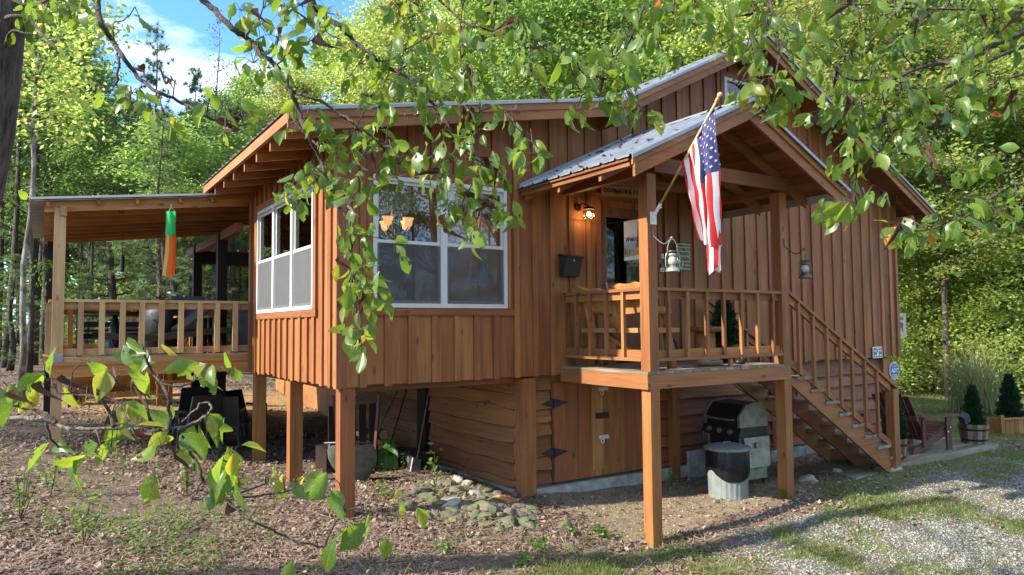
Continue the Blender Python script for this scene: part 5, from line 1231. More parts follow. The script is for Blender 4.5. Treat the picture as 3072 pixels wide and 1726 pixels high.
for dx_, dy_ in ((0, 0), (0.0, 0.35)):
    b = B(); c = (4.50+dx_, 9.62+dy_, gg(4.5, 9.6)+0.11); b.tube([(c[0]-0.03, c[1], c[2]), (c[0]+0.03, c[1], c[2])], 0.13, 20); o = b.build('wheel', 'rubber', w)
    B().tube([(c[0]-0.035, c[1], c[2]), (c[0]+0.035, c[1], c[2])], 0.05, 10).build('hub', 'grey_metal', o)
B().box(4.52, 4.85, 9.6, 10.0, gg(4.5, 9.6)+0.07, gg(4.5, 9.6)+0.20).build('deck', 'black_plastic', w)
bx_, by_ = 3.40, 8.95; g = gzf(bx_, by_)
w = thing('wheelbarrow', 'grey wheelbarrow tipped on its nose between the posts', 'wheelbarrow', (bx_, by_, g), R(-35))
P = []
for i in range(6):
    u = i/5; z_ = 0.04+0.50*u; hw = 0.16+0.16*math.sin(u*math.pi*0.75); P.append([(hw*math.cos(a)*1.0, 0.06-0.24*u+0.20*math.sin(a)*(0.4+0.6*u), z_) for a in np.linspace(-math.pi, 0, 11)])
B().grid(P).build('tub', 'barrow_grey', w, True, local=True)
B().tube([(-0.30, -0.30, 0.56), (0.0, -0.38, 0.58), (0.30, -0.30, 0.56)], 0.012, 6).build('rim', 'black_metal', w, local=True)
for s in (-1, 1): B().beam((s*0.22, 0.12, 0.10), (s*0.30, 0.10, 1.12), 0.035, 0.035).build('handle', 'barrow_red', w, local=True)
b = B(); b.tube([(-0.035, 0.14, 0.17), (0.035, 0.14, 0.17)], 0.17, 20); b.build('wheel', 'rubber', w, local=True)
w = thing('wooden_crate', 'grey slatted wooden crate stacked under the cabin behind the wheelbarrow', 'crate', (3.7, 10.0, gzf(3.7, 10)))
g = gzf(3.7, 10)
for k in range(5): B().box(3.35+k*0.15, 3.45+k*0.15, 9.80, 9.825, g+0.35, g+0.95).build('slat', 'darkwood_z', w)
B().box(3.33, 4.1, 9.826, 10.3, g, g+0.36).build('body', 'darkwood_x', w)
log = None; k = 0
for r_ in range(3):
    for c in range(4-(r_ % 2)):
        if log is None:
            log = thing('firewood_log', 'short split firewood log in the small dark stack under the cabin', 'log', (0, 0, 0), 0, 'firewood under the cabin')
            b = B(); b.tube([(0, -0.2, 0), (0, 0.2, 0)], 0.085, 10); b.build('bark', 'bark_dark', log, True, local=True); b = B(); b.tube([(0, -0.203, 0), (0, -0.2005, 0)], 0.078, 10); b.build('cut_end', 'pine_x', log, local=True); q = log
        else: q = dup(log, (0, 0, 0))
        q['label'] = f'split log in the {("bottom", "middle", "top")[r_]} row of the firewood stack, {("first", "second", "third", "fourth")[c]} from left'
        q.location = (3.95+c*0.175+(r_ % 2)*0.088, 10.75, gzf(4.1, 10.7)+0.09+r_*0.15); q.rotation_euler = (0, 0, R(random.uniform(-6, 6)))
# ---- black patio chairs stored under the deck
def patio_chair():
    w = thing('patio_chair', 'black plastic patio chair stored under the side deck', 'chair', (0, 0, 0), 0, 'black chairs under the side deck')
    B().box(-0.24, 0.24, -0.24, 0.22, 0.40, 0.425).build('seat', 'black_plastic', w, local=True)
    B().hexa([(-0.25, 0.2, 0.42), (0.25, 0.2, 0.42), (0.25, 0.24, 0.42), (-0.25, 0.24, 0.42), (-0.23, 0.33, 0.88), (0.23, 0.33, 0.88), (0.23, 0.36, 0.88), (-0.23, 0.36, 0.88)]).build('backrest', 'black_plastic', w, local=True)
    for sx in (-1, 1):
        for sy in (-1, 1): B().tube([(sx*0.21, sy*0.19, 0.40), (sx*0.26, sy*0.25, 0.0)], [0.024, 0.018], 6).build('leg', 'black_plastic', w, local=True)
        B().tube([(sx*0.25, 0.24, 0.64), (sx*0.27, -0.2, 0.64), (sx*0.25, -0.22, 0.41)], 0.02, 6).build('armrest', 'black_plastic', w, local=True)
    return w
pc = patio_chair(); first = True
for (x_, y_, a) in ((1.95, 11.75, 200), (2.42, 11.95, 160), (2.05, 12.75, 185), (2.85, 12.5, 30)):
    q = pc if first else dup(pc, (0, 0, 0)); first = False
    q.location = (x_, y_, gzf(x_, y_)-0.02); q.rotation_euler = (0, 0, R(a))
    q['label'] = {200: 'leftmost black plastic patio chair under the side deck', 160: 'black plastic patio chair under the deck nearest the cabin posts', 185: 'black patio chair farther back under the side deck, behind the leftmost', 30: 'black patio chair under the deck turned towards the cabin, farthest right'}[a]
# ---- wooden swing bench beyond the deck
wx, wy = 1.35, 16.9; g = gzf(wx, wy)
w = thing('swing_bench', 'big varnished wooden bench with curved solid back beyond the side deck', 'bench', (wx, wy, g), R(6))
P = [[(-0.95+0.12*u-0.0, -0.10-0.18*math.sin(u*2.2), 0.22+0.75*u), (0.75, -0.10-0.18*math.sin(u*2.2), 0.22+0.75*u)] for u in np.linspace(0, 1, 8)]
b = B(); b.grid(P); b.grid([[(p[0], p[1]+0.03, p[2]) for p in r_] for r_ in P]); b.build('backrest', 'treated_x', w, True, local=True)
B().box(-0.80, 0.75, -0.05, 0.45, 0.30, 0.34).build('seat', 'treated_x', w, local=True)
B().box(-0.62, 0.80, -0.30, -0.24, 0.12, 0.24).build('base_rail', 'treated_x', w, local=True)
for x_ in (-0.72, 0.80):
    B().box(x_-0.06, x_+0.06, -0.32, -0.20, 0.0, 0.38).build('leg', 'treated_z', w, local=True); B().box(x_-0.06, x_+0.06, 0.40, 0.50, 0.0, 0.30).build('leg', 'treated_z', w, local=True)
w = thing('wood_rack', 'reddish wooden rack of rails under the far side of the deck', 'rack', (2.3, 16.4, gzf(2.3, 16.4)))
g = gzf(2.3, 16.4)
for x_ in (1.98, 2.20, 2.62, 2.95): B().box(x_, x_+0.07, 16.3, 16.37, g-0.05, g+0.95).build('upright', 'treated_z', w)
for z_ in (0.18, 0.45, 0.92): B().box(1.95, 3.05, 16.25, 16.299, g+z_, g+z_+0.06).build('rail', 'treated_x', w)
B().box(2.1, 2.95, 16.372, 16.40, g+0.5, g+0.9).build('panel', 'treated_x', w)

# ================================================================== ON THE SIDE DECK
plain('wicker', (0.055, 0.040, 0.032), 0.6, 0, 0.5, 90, 0.8); plain('cover_black', (0.010, 0.010, 0.012), 0.55, 0, 0.3); plain('bin_grey', (0.11, 0.12, 0.125), 0.55); plain('cooler_blue', (0.34, 0.42, 0.52), 0.5); plain('slate_mesh', (0.10, 0.12, 0.14), 0.5, 0, 0.4, 60)
w = thing('wicker_lounger', 'dark wicker lounger with raised back on the side deck', 'lounger', (1.7, 12.2, DZ), R(8))
P = [[(-1.05+u*1.9, -0.32, 0.40-0.05*math.sin(u*5)), (-1.05+u*1.9, 0.32, 0.40-0.05*math.sin(u*5))] for u in np.linspace(0, 1, 12)]
b = B(); b.grid(P); b.grid([[(p[0], p[1], p[2]-0.09) for p in r_] for r_ in P]); b.grid([[(p[0][0], -0.32, p[0][2]) for p in P], [(p[0][0], -0.32, p[0][2]-0.09) for p in P]]); b.grid([[(p[0][0], 0.32, p[0][2]) for p in P], [(p[0][0], 0.32, p[0][2]-0.09) for p in P]]); b.build('bed', 'wicker', w, local=True)
B().beam((0.05, 0, 0.42), (0.62, 0, 0.86), 0.60, 0.05).build('backrest', 'wicker', w, local=True)
for x_ in (-0.8, 0.6):
    for y_ in (-0.27, 0.27): B().tube([(x_, y_, 0.34), (x_+0.07, y_, 0)], 0.02, 6).build('leg', 'wicker', w, local=True)
w = thing('slatted_bench', 'dark ladder back bench at the far side of the side deck', 'bench', (0.95, 14.2, DZ))
for z_ in (0.28, 0.48, 0.66, 0.84): B().box(0.55, 1.55, 14.2, 14.24, DZ+z_, DZ+z_+0.09).build('slat', 'darkwood_x', w)
B().box(0.5, 1.6, 13.75, 14.19, DZ+0.40, DZ+0.44).build('seat', 'darkwood_x', w)
for x_ in (0.47, 1.552): B().box(x_, x_+0.08, 14.19, 14.26, DZ+0.002, DZ+0.95).build('leg', 'darkwood_z', w); B().box(x_, x_+0.08, 13.75, 13.82, DZ+0.002, DZ+0.64).build('leg', 'darkwood_z', w)
w = thing('cooler', 'pale blue cooler box behind the dark slatted bench', 'cooler', (1.25, 14.65, DZ))
B().box(1.0, 1.45, 14.45, 14.85, DZ+0.002, DZ+0.52).build('body', 'cooler_blue', w); B().box(0.98, 1.47, 14.43, 14.87, DZ+0.521, DZ+0.58).build('lid', 'white_paint', w)
w = thing('covered_grill', 'black covered round grill standing on the side deck', 'grill', (1.95, 13.6, DZ))
B().lathe([(0.0, DZ+0.002), (0.30, DZ+0.002), (0.31, DZ+0.5), (0.33, DZ+0.72), (0.24, DZ+0.84), (0.0, DZ+0.86)], (1.75, 13.6, 0), 18, wob=lambda j, i: 1+0.03*math.sin(j*2.3+i)).build('cover', 'cover_black', w, True)
w = thing('deck_armchair', 'brown wooden armchair on the side deck behind the lounger', 'armchair', (2.05, 13.1, DZ))
B().box(1.85, 2.40, 12.9, 13.45, DZ+0.38, DZ+0.42).build('seat', 'darkwood_x', w); B().beam((2.12, 13.45, DZ+0.42), (2.12, 13.65, DZ+1.0), 0.55, 0.05).build('backrest', 'slate_mesh', w)
for x_ in (1.86, 2.34):
    B().box(x_, x_+0.06, 12.9, 12.96, DZ+0.002, DZ+0.62).build('leg', 'darkwood_z', w); B().box(x_, x_+0.06, 13.40, 13.46, DZ+0.002, DZ+0.62).build('leg', 'darkwood_z', w); B().box(x_-0.02, x_+0.08, 12.86, 13.5, DZ+0.621, DZ+0.65).build('armrest', 'treated_y', w)
w = thing('storage_bin', 'tall grey storage bin beside the wall corner on the side deck', 'bin', (2.78, 12.4, DZ))
B().box(2.62, 2.98, 12.2, 12.6, DZ+0.002, DZ+0.70).build('body', 'bin_grey', w); B().box(2.60, 3.0, 12.18, 12.62, DZ+0.701, DZ+0.78).build('lid', 'bin_grey', w)
w = thing('patio_table', 'round dark metal patio table on the side deck', 'table', (0.95, 12.9, DZ))
B().lathe([(0.0, DZ+0.66), (0.42, DZ+0.66), (0.42, DZ+0.69), (0.0, DZ+0.69)], (0.95, 12.9, 0), 20).build('tabletop', 'black_metal', w); B().tube([(0.95, 12.9, DZ+0.002), (0.95, 12.9, DZ+0.66)], [0.2, 0.03], 10).build('pedestal', 'black_metal', w)
w = thing('wind_chime', 'plain black tube wind chime hanging from the side deck roof', 'wind chime', (1.115, 13.9, 1.0))
B().tube([(1.115, 13.9, 1.80), (1.115, 13.9, 1.28)], 0.004, 4).build('cord', 'black_metal', w); B().tube([(1.115, 13.9, 1.28), (1.115, 13.9, 0.995)], 0.033, 12).build('tube', 'black_plastic', w)
w = thing('hanging_fern', 'green fern in a hanging basket left of the pale deck post', 'fern', (0.12, 13.2, 0.86))
B().tube([(0.12, 13.2, 1.70), (0.12, 13.2, 0.98)], 0.004, 4).build('chain', 'black_metal', w)
B().lathe([(0.0, 0.80), (0.10, 0.81), (0.15, 0.95), (0.155, 0.97), (0.0, 0.96)], (0.12, 13.2, 0), 14).build('basket', 'dark_paint', w, True)
fr = B()
for k in range(34):
    a = random.uniform(0, 6.28); L = random.uniform(0.3, 0.62); rise = random.uniform(0.08, 0.30); pts = [np.array((0.12+L*u*math.cos(a), 13.2+L*u*math.sin(a), 0.96+rise*math.sin(u*2.0)*1.2-0.42*u*u)) for u in np.linspace(0, 1, 9)]
    sd = np.array((-math.sin(a), math.cos(a), 0))
    for i in range(8):
        wd = 0.055*(1-i/9); p, q = pts[i], pts[i+1]
        for s in (-1, 1): fr.add([p, q*0.6+p*0.4, q*0.3+p*0.7+sd*s*wd+np.array((0, 0, -0.012))], [(0, 1, 2)])
fr.build('fronds', 'weed_leaf', w)['kind'] = 'stuff'

# ================================================================== BOARDWALK, CHAIRS AND PLANTERS ON THE RIGHT
WZ = -2.095
bk = B(); bk.box(10.66, 13.90, 5.945, 7.20, WZ-0.16, WZ-0.041)
walk = bk.build('boardwalk', 'weathered_x'); walk['kind'] = 'structure'
B().box(10.64, 13.95, 5.905, 5.944, WZ-0.17, WZ-0.003).build('edge_board', 'weathered_x', walk); B().box(13.905, 13.945, 5.945, 7.22, WZ-0.17, WZ-0.004).build('edge_board', 'weathered_y', walk)
yy = 5.95
while yy < 7.18:
    for (xa, xb) in ((10.66, 12.3), (12.305, 13.90)): B().box(xa, xb, yy, yy+0.134, WZ-0.04, WZ+random.uniform(-0.002, 0.002)).build('deck_board', 'weathered_x', walk)
    yy += 0.139
def adirondack():
    w = thing('adirondack_chair', '', 'chair', (0, 0, 0), 0, 'adirondack chairs beside the stairs')       # local: faces +x
    for s in (-1, 1):
        y0 = s*0.30; b = B(); b.prism([(0.42, y0-0.016, 0.40), (0.42, y0-0.016, 0.26), (-0.48, y0-0.016, 0.0), (-0.62, y0-0.016, 0.0), (-0.55, y0-0.016, 0.09)], (0, 0.032, 0)); b.build('side_rail', 'plum_x', w, local=True)
        B().box(0.30, 0.44, s*0.334-0.016, s*0.334+0.016, 0.0, 0.56).build('leg', 'plum_z', w, local=True)
        b = B(); b.prism([(-0.42, s*0.36-0.06, 0.56), (0.48, s*0.36-0.075, 0.561), (0.56, s*0.36-0.05, 0.561), (0.56, s*0.36+0.05, 0.561), (0.48, s*0.36+0.075, 0.561), (-0.42, s*0.36+0.05, 0.56)], (0, 0, 0.028)); b.build('armrest', 'plum_x', w, local=True)
        B().box(-0.36, -0.30, s*0.334-0.016, s*0.334+0.016, 0.10, 0.559).build('leg', 'plum_z', w, local=True)
        for z_ in (0.30, 0.37):
            b = B(); b.tube([(0.36+z_-0.33, s*0.352, z_), (0.36+z_-0.33, s*0.357, z_)], 0.013, 8); b.build('bolt', 'white_paint', w, local=True)
    for k in range(7): 
        x_ = 0.36-k*0.095; z_ = 0.405-k*0.030; B().hexa([(x_, -0.33, z_), (x_+0.085, -0.33, z_+0.022), (x_+0.085, 0.33, z_+0.022), (x_, 0.33, z_), (x_, -0.33, z_+0.022), (x_+0.085, -0.33, z_+0.044), (x_+0.085, 0.33, z_+0.044), (x_, 0.33, z_+0.022)]).build('seat_slat', 'plum_y', w, local=True)
    for k in range(6):
        y_ = -0.27+k*0.108; top = 1.02-0.10*abs(k-2.5)/2.5; B().beam((-0.24, y_, 0.20), (-0.24-0.55*(top-0.20)/0.95, y_, top), 0.095, 0.02, (1, 0, 0.5)).build('back_slat', 'plum_z', w, local=True)
    B().box(-0.52, -0.47, -0.35, 0.35, 0.52, 0.60).build('back_rail', 'plum_y', w, local=True)
    return w
ch = adirondack(); ch.location = (12.22, 6.42, WZ); ch.rotation_euler = (0, 0, R(-4)); ch['label'] = 'plum brown adirondack chair on the boardwalk nearest the stairs'
dup(ch, (12.10, 7.75, gzf(12.1, 7.75)), R(3), 'second plum adirondack chair, just behind the one on the boardwalk')
dup(ch, (12.3, 9.2, gzf(12.3, 9.2)), R(-6), 'plum adirondack chair farthest from the stairs along the cabin')
def barrel(name, lab, x, y, z, r, h, tree_h, tree_r, n):
    w = thing(name, lab, 'potted tree', (x, y, z))
    k = 18
    for j in range(k):
        a0, a1 = 2*math.pi*j/k+0.008, 2*math.pi*(j+1)/k-0.008; pts = []
        for (zz, rr_) in ((0.0, r*0.80), (h*0.5, r*0.93), (h, r)):
            pts.append([(x+q*math.cos(a), y+q*math.sin(a), z+zz) for a in (a0, a1) for q in (rr_,)]+[(x+(rr_-0.022)*math.cos(a), y+(rr_-0.022)*math.sin(a), z+zz) for a in (a1, a0)])
        b = B(); b.grid([p+[p[0]] for p in pts]); b.add(pts[-1], [(0, 1, 2, 3)]); b.build('stave', 'weathered_z' if j % 2 else 'barrel_wood', w)
    for zz in (0.18, 0.72):
        rr_ = r*(0.80+0.20*zz)+0.004; b = B(); b.lathe([(rr_, h*zz-0.016), (rr_+0.004, h*zz+0.016)], (x, y, z), 30); b.f = [f for f in b.f if len(f) == 4]; b.m = [0]*len(b.f); b.build('hoop', 'black_metal', w)
    B().lathe([(r*0.95, h*0.86), (0.0, h*0.9)], (x, y, z), 18).build('soil', 'bark_dark', w)
    spruce(w, (x, y, z+h*0.85), tree_h, tree_r, n)
wood('barrel_wood', (0.22, 0.11, 0.05), (0.10, 0.05, 0.025), 'z', knots=False)
barrel('barrel_planter', 'half barrel planter with a spruce behind the bottom stair post', 11.02, 6.10, WZ, 0.17, 0.33, 0.66, 0.17, 2600)
barrel('barrel_planter', 'wide half barrel with a spruce at the right end of the boardwalk', 13.66, 6.17, WZ, 0.235, 0.33, 0.66, 0.19, 3000)
barrel('barrel_planter', 'small spruce planter behind the adirondack chairs', 14.3, 9.9, gzf(14.3, 9.9), 0.2, 0.3, 0.75, 0.2, 1800)
w = thing('solar_light', 'small dark solar light tilted beside the boardwalk barrel', 'light', (13.35, 6.22, WZ))
B().hexa([(13.28, 6.12, WZ+0.33), (13.42, 6.10, WZ+0.40), (13.42, 6.20, WZ+0.44), (13.28, 6.22, WZ+0.37), (13.24, 6.12, WZ+0.45), (13.37, 6.10, WZ+0.52), (13.37, 6.20, WZ+0.56), (13.24, 6.22, WZ+0.49)]).build('head', 'dark_paint', w)
B().tube([(13.35, 6.17, WZ), (13.34, 6.16, WZ+0.38)], 0.010, 6).build('stake', 'black_metal', w)
px, py = 15.75, 6.62; g = gzf(px, py)-0.02
w = thing('box_planter', 'orange brown wooden box planter with a spruce at the right edge', 'planter', (16.3, 6.6, g))
e1 = np.array((0.93, -0.37, 0)); e2 = np.array((0.37, 0.93, 0)); o_ = np.array((px, py, g))
for k in range(12): B().beam(o_+e1*(0.05+k*0.105)+np.array((0, 0, 0.0)), o_+e1*(0.05+k*0.105)+np.array((0, 0, 0.32)), 0.098, 0.02, e2).build('board', 'treated_z', w)
for k in range(4): B().beam(o_+e2*(0.07+k*0.11), o_+e2*(0.07+k*0.11)+np.array((0, 0, 0.32)), 0.10, 0.02, e1).build('board', 'treated_z', w)
for k in (0, 0.62, 1.26): B().beam(o_+e1*k-e2*0.03-np.array((0, 0, 0.1)), o_+e1*k-e2*0.03+np.array((0, 0, 0.40)), 0.07, 0.05, e2).build('post', 'treated_z', w)
B().beam(o_-e2*0.03+np.array((0, 0, 0.325)), o_+e1*1.26-e2*0.03+np.array((0, 0, 0.325)), 0.06, 0.03).build('cap_rail', 'treated_x', w)
B().beam(o_+e1*0.63+e2*0.02+np.array((0, 0, 0.13)), o_+e1*0.63+e2*0.48+np.array((0, 0, 0.13)), 1.2, 0.26).build('soil', 'bark_dark', w)
spruce(w, tuple(o_+e1*0.50+e2*0.25+np.array((0, 0, 0.26))), 0.85, 0.24, 3000)
# tall ornamental grass
pc_ = at_z(2930, 1232, -2.08)
w = thing('ornamental_grass', 'tall clump of half dry ornamental grass at the lawn edge on the right', 'grass clump', pc_)
fr = B()
for k in range(420):
    a = random.uniform(0, 6.28); L = random.uniform(1.0, 2.0); lean = random.uniform(0.15, 0.75); bx0 = pc_[0]+random.gauss(0, 0.28); by0 = pc_[1]+random.gauss(0, 0.28); wd = random.uniform(0.008, 0.016)
    pts = [np.array((bx0+L*lean*u**1.6*math.cos(a), by0+L*lean*u**1.6*math.sin(a), pc_[2]+L*(u-0.42*lean*u**2.4))) for u in np.linspace(0, 1, 6)]; sd = np.array((-math.sin(a), math.cos(a), 0))*wd
    fr.grid([[p-sd*(1-i/5.5), p+sd*(1-i/5.5)] for i, p in enumerate(pts)])
fr.build('blades', 'pampas', w)['kind'] = 'stuff'
# ================================================================== THE WOODS
LEAF_V = [(0, 0, 0), (0.45, -0.30, 0.05), (1, 0, -0.04), (0.45, 0.30, 0.05)]; LEAF_F = [(0, 1, 2), (0, 2, 3)]
def leaf_cloud(name, C, per, spread, size, mat, r, tilt=0.65):
    n = len(C)*per; idx = np.repeat(np.arange(len(C)), per)
    sp = np.asarray(spread)[None, :] if np.ndim(spread) == 1 else np.asarray(spread)[idx]
    T = C[idx]+r.normal(0, 1, (n, 3))*sp
    M = rot_mats(n, tilt, r)*(size*r.uniform(0.65, 1.35, n))[:, None, None]
    return batch(name, LEAF_V, LEAF_F, M, T, mat, linkit=False)
def broadleaf(seed, H, base, rad, nc, per, size, mat, bk, trunk_r, sparse=1.0):
    r = np.random.default_rng(seed); random.seed(seed)
    b = B(); lean = r.normal(0, 0.02, 2); k = 9
    tp = [np.array((lean[0]*H*u+0.12*math.sin(u*5+seed), lean[1]*H*u+0.12*math.cos(u*4+seed), H*0.96*u-0.25*(u == 0))) for u in np.linspace(0, 1, k)]
    b.tube(tp, [trunk_r*(1.15 if i == 0 else (1-0.86*i/(k-1))) for i in range(k)], 8)
    C = []
    for i in range(nc):
        u = r.random()**0.8; z = base+(H-base)*u; w = rad*(0.30+0.70*math.sin(math.pi*min(1, (0.12+0.88*u))**0.9))*(1.0 if u < 0.85 else 0.7)
        a = r.uniform(0, 6.28); q = w*math.sqrt(r.uniform(0.05, 1)); C.append((lean[0]*z+q*math.cos(a), lean[1]*z+q*math.sin(a), z+r.normal(0, 0.15)))
    C = np.array(C)
    for c in C[::2]:
        u = max(0.15, min(0.95, (c[2]-0.9-0.25*np.hypot(c[0], c[1]))/(H*0.96))); p = tp[int(u*(k-1))]*(1-(u*(k-1)) % 1)+tp[min(k-1, int(u*(k-1))+1)]*((u*(k-1)) % 1)
        m_ = (p+c)/2+np.array((0, 0, 0.12)); b.tube([p, m_, c], [trunk_r*0.22*(1-0.6*u), trunk_r*0.15*(1-0.6*u), 0.006], 4, cap=False)
    tm = b.mesh('trunk', bk, True)
    sp = np.stack([np.full(nc, 0.42), np.full(nc, 0.42), np.full(nc, 0.20)], -1)*r.uniform(0.7, 1.35, nc)[:, None]*(rad/2.3)**0.5
    return tm, leaf_cloud('crown', C, per, sp, size, mat, r)
def pine(seed, H, base, rad, whorls, mat='needles', tuft=46, L=0.20):
    r = np.random.default_rng(seed); b = B(); k = 9
    b.tube([(0.06*math.sin(i*1.3+seed), 0.06*math.cos(i+seed), H*0.97*i/(k-1)-0.2*(i == 0)) for i in range(k)], [0.14*(1-0.88*i/(k-1)) for i in range(k)], 8)
    C = []
    for i in range(whorls):
        u = i/(whorls-1); z = base+(H-base)*u
        for j in range(int(r.integers(3, 6))):
            a = r.uniform(0, 6.28); Lb = rad*(1-0.80*u**1.3)*r.uniform(0.6, 1.1); e = np.array((Lb*math.cos(a), Lb*math.sin(a), z+Lb*r.uniform(0.15, 0.55)))
            p = np.array((0, 0, z)); b.tube([p, (p+e)/2+np.array((0, 0, -0.06)), e], [0.03*(1-0.7*u), 0.02*(1-0.7*u), 0.006], 4, cap=False)
            for q in range(4):
                t_ = 1-0.22*q; c = p+(e-p)*t_+(r.normal(0, 0.14, 3) if q else 0); C.append(c)
        if i == whorls-1: C += [np.array((0, 0, H)), np.array((0, 0, H-0.2))]
    C = np.array(C); n = len(C)*tuft; idx = np.repeat(np.arange(len(C)), tuft)
    d = r.normal(0, 1, (n, 3)); d[:, 2] += 0.5; d /= np.linalg.norm(d, axis=1)[:, None]
    s = np.cross(d, r.normal(0, 1, (n, 3))); s /= np.linalg.norm(s, axis=1)[:, None]
    LL = L*r.uniform(0.7, 1.3, n); M = np.zeros((n, 3, 3)); M[:, :, 0] = d*LL[:, None]; M[:, :, 1] = s*(LL*0.045)[:, None]; M[:, :, 2] = np.cross(d, s)*0.01
    return b.mesh('trunk', 'bark_dark', True), batch('crown', [(0, -1, 0), (0, 1, 0), (1, 0, 0)], [(0, 1, 2)], M, C[idx], mat, linkit=False)
MESH = {}
MESH['tall'] = [broadleaf(101+i, 15, (3.5, 5.0, 2.5, 4.5)[i], (2.5, 2.2, 2.8, 2.3)[i], 105, 170, 0.15, ('fol_lime', 'fol_green', 'fol_lime', 'fol_turn')[i], ('bark_grey', 'bark_dark', 'bark_grey', 'bark_dark')[i], 0.13) for i in range(4)]
MESH['deep'] = [broadleaf(131+i, 15, (3.0, 5.0)[i], 2.5, 95, 160, 0.15, ('fol_deep', 'fol_green')[i], 'bark_dark', 0.13) for i in range(2)]
MESH['sapling'] = [broadleaf(151+i, 4.2, 0.35, 1.25, 60, 120, 0.105, ('fol_green', 'fol_lime', 'fol_turn', 'fol_deep')[i], 'bark_dark', 0.035) for i in range(4)]
MESH['pole'] = [broadleaf(171+i, 15, 8.5, 1.9, 60, 150, 0.15, ('fol_green', 'fol_deep')[i], 'bark_dark', 0.115) for i in range(2)]
MESH['sparse'] = [broadleaf(181, 14, 2.5, 2.8, 60, 110, 0.15, 'fol_lime', 'bark_grey', 0.14)]
MESH['pine'] = [pine(201, 11, 2.0, 2.0, 17), pine(202, 11, 3.5, 1.7, 14), pine(203, 9, 0.8, 1.9, 16)]
TREES = []
def plant(kind, var, x, y, s, label, group, name=None, sz=None, cat='tree'):
    tm, cm = MESH[kind][var]
    w = thing(name or {'pine': 'pine_tree', 'sapling': 'sapling'}.get(kind, 'forest_tree'), label, cat, (x, y, gzf(x, y)), random.uniform(0, 6.28), group)
    w.scale = (s*random.uniform(0.9, 1.1), s*random.uniform(0.9, 1.1), sz or s)
    for me, nm in ((tm, 'trunk'), (cm, 'crown')):
        o = bpy.data.objects.new(nm, me); COL.objects.link(o); o.parent = w
    TREES.append((x, y)); return w
def skyline(u):
    return float(np.interp(u, [-300, 100, 190, 270, 400, 560, 640, 760, 900, 1020, 1100, 1190, 1400, 2750, 2860, 2960, 3060, 3400], [-350, -250, 100, 270, 320, 300, 270, 230, 180, 120, 40, -160, -420, -380, 95, 75, -100, -300]))
def free(x, y, dmin):
    if XL-1.0 < x < XR+1.8 and YW-3 < y < YB+1.5: return False
    if -0.8 < x < 6 and 10.5 < y < 17.3: return False
    return all((x-a)**2+(y-b_)**2 > dmin*dmin for a, b_ in TREES)
def grove(n, u0, u1, d0, d1, kinds, labels, group, dmin, hfix=None, seed=1):
    random.seed(seed); made = tries = 0
    while made < n and tries < n*40:
        tries += 1; u = random.uniform(u0, u1); d = d0+(d1-d0)*random.random()**1.2; p = at_d(u, 985, d)
        if not free(p[0], p[1], dmin): continue
        kind, var = random.choice(kinds); H = {'tall': 15, 'deep': 15, 'pole': 15, 'sparse': 14, 'pine': 11, 'sapling': 4.2}[kind]
        if kind == 'pine' and var == 2: H = 9
        if hfix: s = random.uniform(*hfix)/H
        else:
            top = (985-skyline(u))/F_PX*d-gzf(p[0], p[1]); top = min(top, 19)*random.uniform(0.86, 1.03); s = top/H
        wide = min(max(s, 0.75), 1.25)
        w = plant(kind, var, p[0], p[1], wide, labels(kind, var, d), group, sz=s); made += 1
def LL(side):
    def f(kind, var, d):
        if kind == 'pine': return f'green pine in the woods {side}'
        if kind == 'pole': return f'slim dark trunk with high leaves in the woods {side}'
        if kind == 'sapling': return f'{("green", "yellow green", "reddish turning", "dark green")[var]} young undergrowth tree {side}'
        c = {'fol_lime': 'bright yellow green', 'fol_green': 'mid green', 'fol_turn': 'partly orange', 'fol_deep': 'dark green'}[MESH[kind][var][1].materials[0].name]
        return f'{c} broadleaf tree in the woods {side}'
    return f
# single trees one can point to
def single(u, d, kind, var, vtop, label, **kw):
    p = at_d(u, 985, d); H = {'pine': 9 if var == 2 else 11, 'sapling': 4.2}.get(kind, 15)
    s = ((985-vtop)/F_PX*d-gzf(p[0], p[1]))/H
    return plant(kind, var, p[0], p[1], kw.pop('wide', s), label, kw.pop('group', None), sz=s, **kw)
single(455, 30, 'pine', 1, 75, 'open topped pine standing out against the sky on the left', wide=1.0)
single(575, 34, 'pine', 0, 215, 'rounded pine right of the open topped pine under the sky', wide=1.1)
single(330, 26, 'pine', 2, 330, 'bushy pale green pine above the side deck roof', wide=1.2)
single(520, 24, 'pine', 2, 400, 'bushy pine close behind the corner of the eave', wide=1.2)
single(700, 27, 'pine', 0, 330, 'soft green pine just above the front eave corner', wide=1.1)
def bare(u, d, vtop, label):
    p = at_d(u, 985, d); g = gzf(p[0], p[1]); H = (985-vtop)/F_PX*d-g; r = np.random.default_rng(5); b = B(); tips = []
    w = thing('bare_tree', label, 'tree', (p[0], p[1], g))
    b.tube([(p[0]+0.1*math.sin(i), p[1], g-0.2+(H+0.2)*i/8) for i in range(9)], [0.10*(1-0.9*i/8) for i in range(9)], 6)
    for i in range(46):
        z = g+H*r.uniform(0.55, 1); a = r.uniform(0, 6.28); L = r.uniform(0.4, 1.5)*(1.25-(z-g)/H); q = np.array((p[0], p[1], z)); e = q+np.array((L*math.cos(a), L*math.sin(a), L*0.9))
        b.tube([q, (q+e)/2+np.array((0, 0, -0.05)), e], [0.014, 0.009, 0.004], 4, cap=False)
        tips += [q+(e-q)*t_ for t_ in r.uniform(0.5, 1, 6)]
    b.build('trunk', 'bark_grey', w, True); me = leaf_cloud('leaves', np.array(tips), 2, np.array((0.08, 0.08, 0.08)), 0.07, 'litter_leaf', r); place(me, 'leaves', w)
bare(640, 27, 25, 'nearly bare thin tree against the sky above the eave corner')
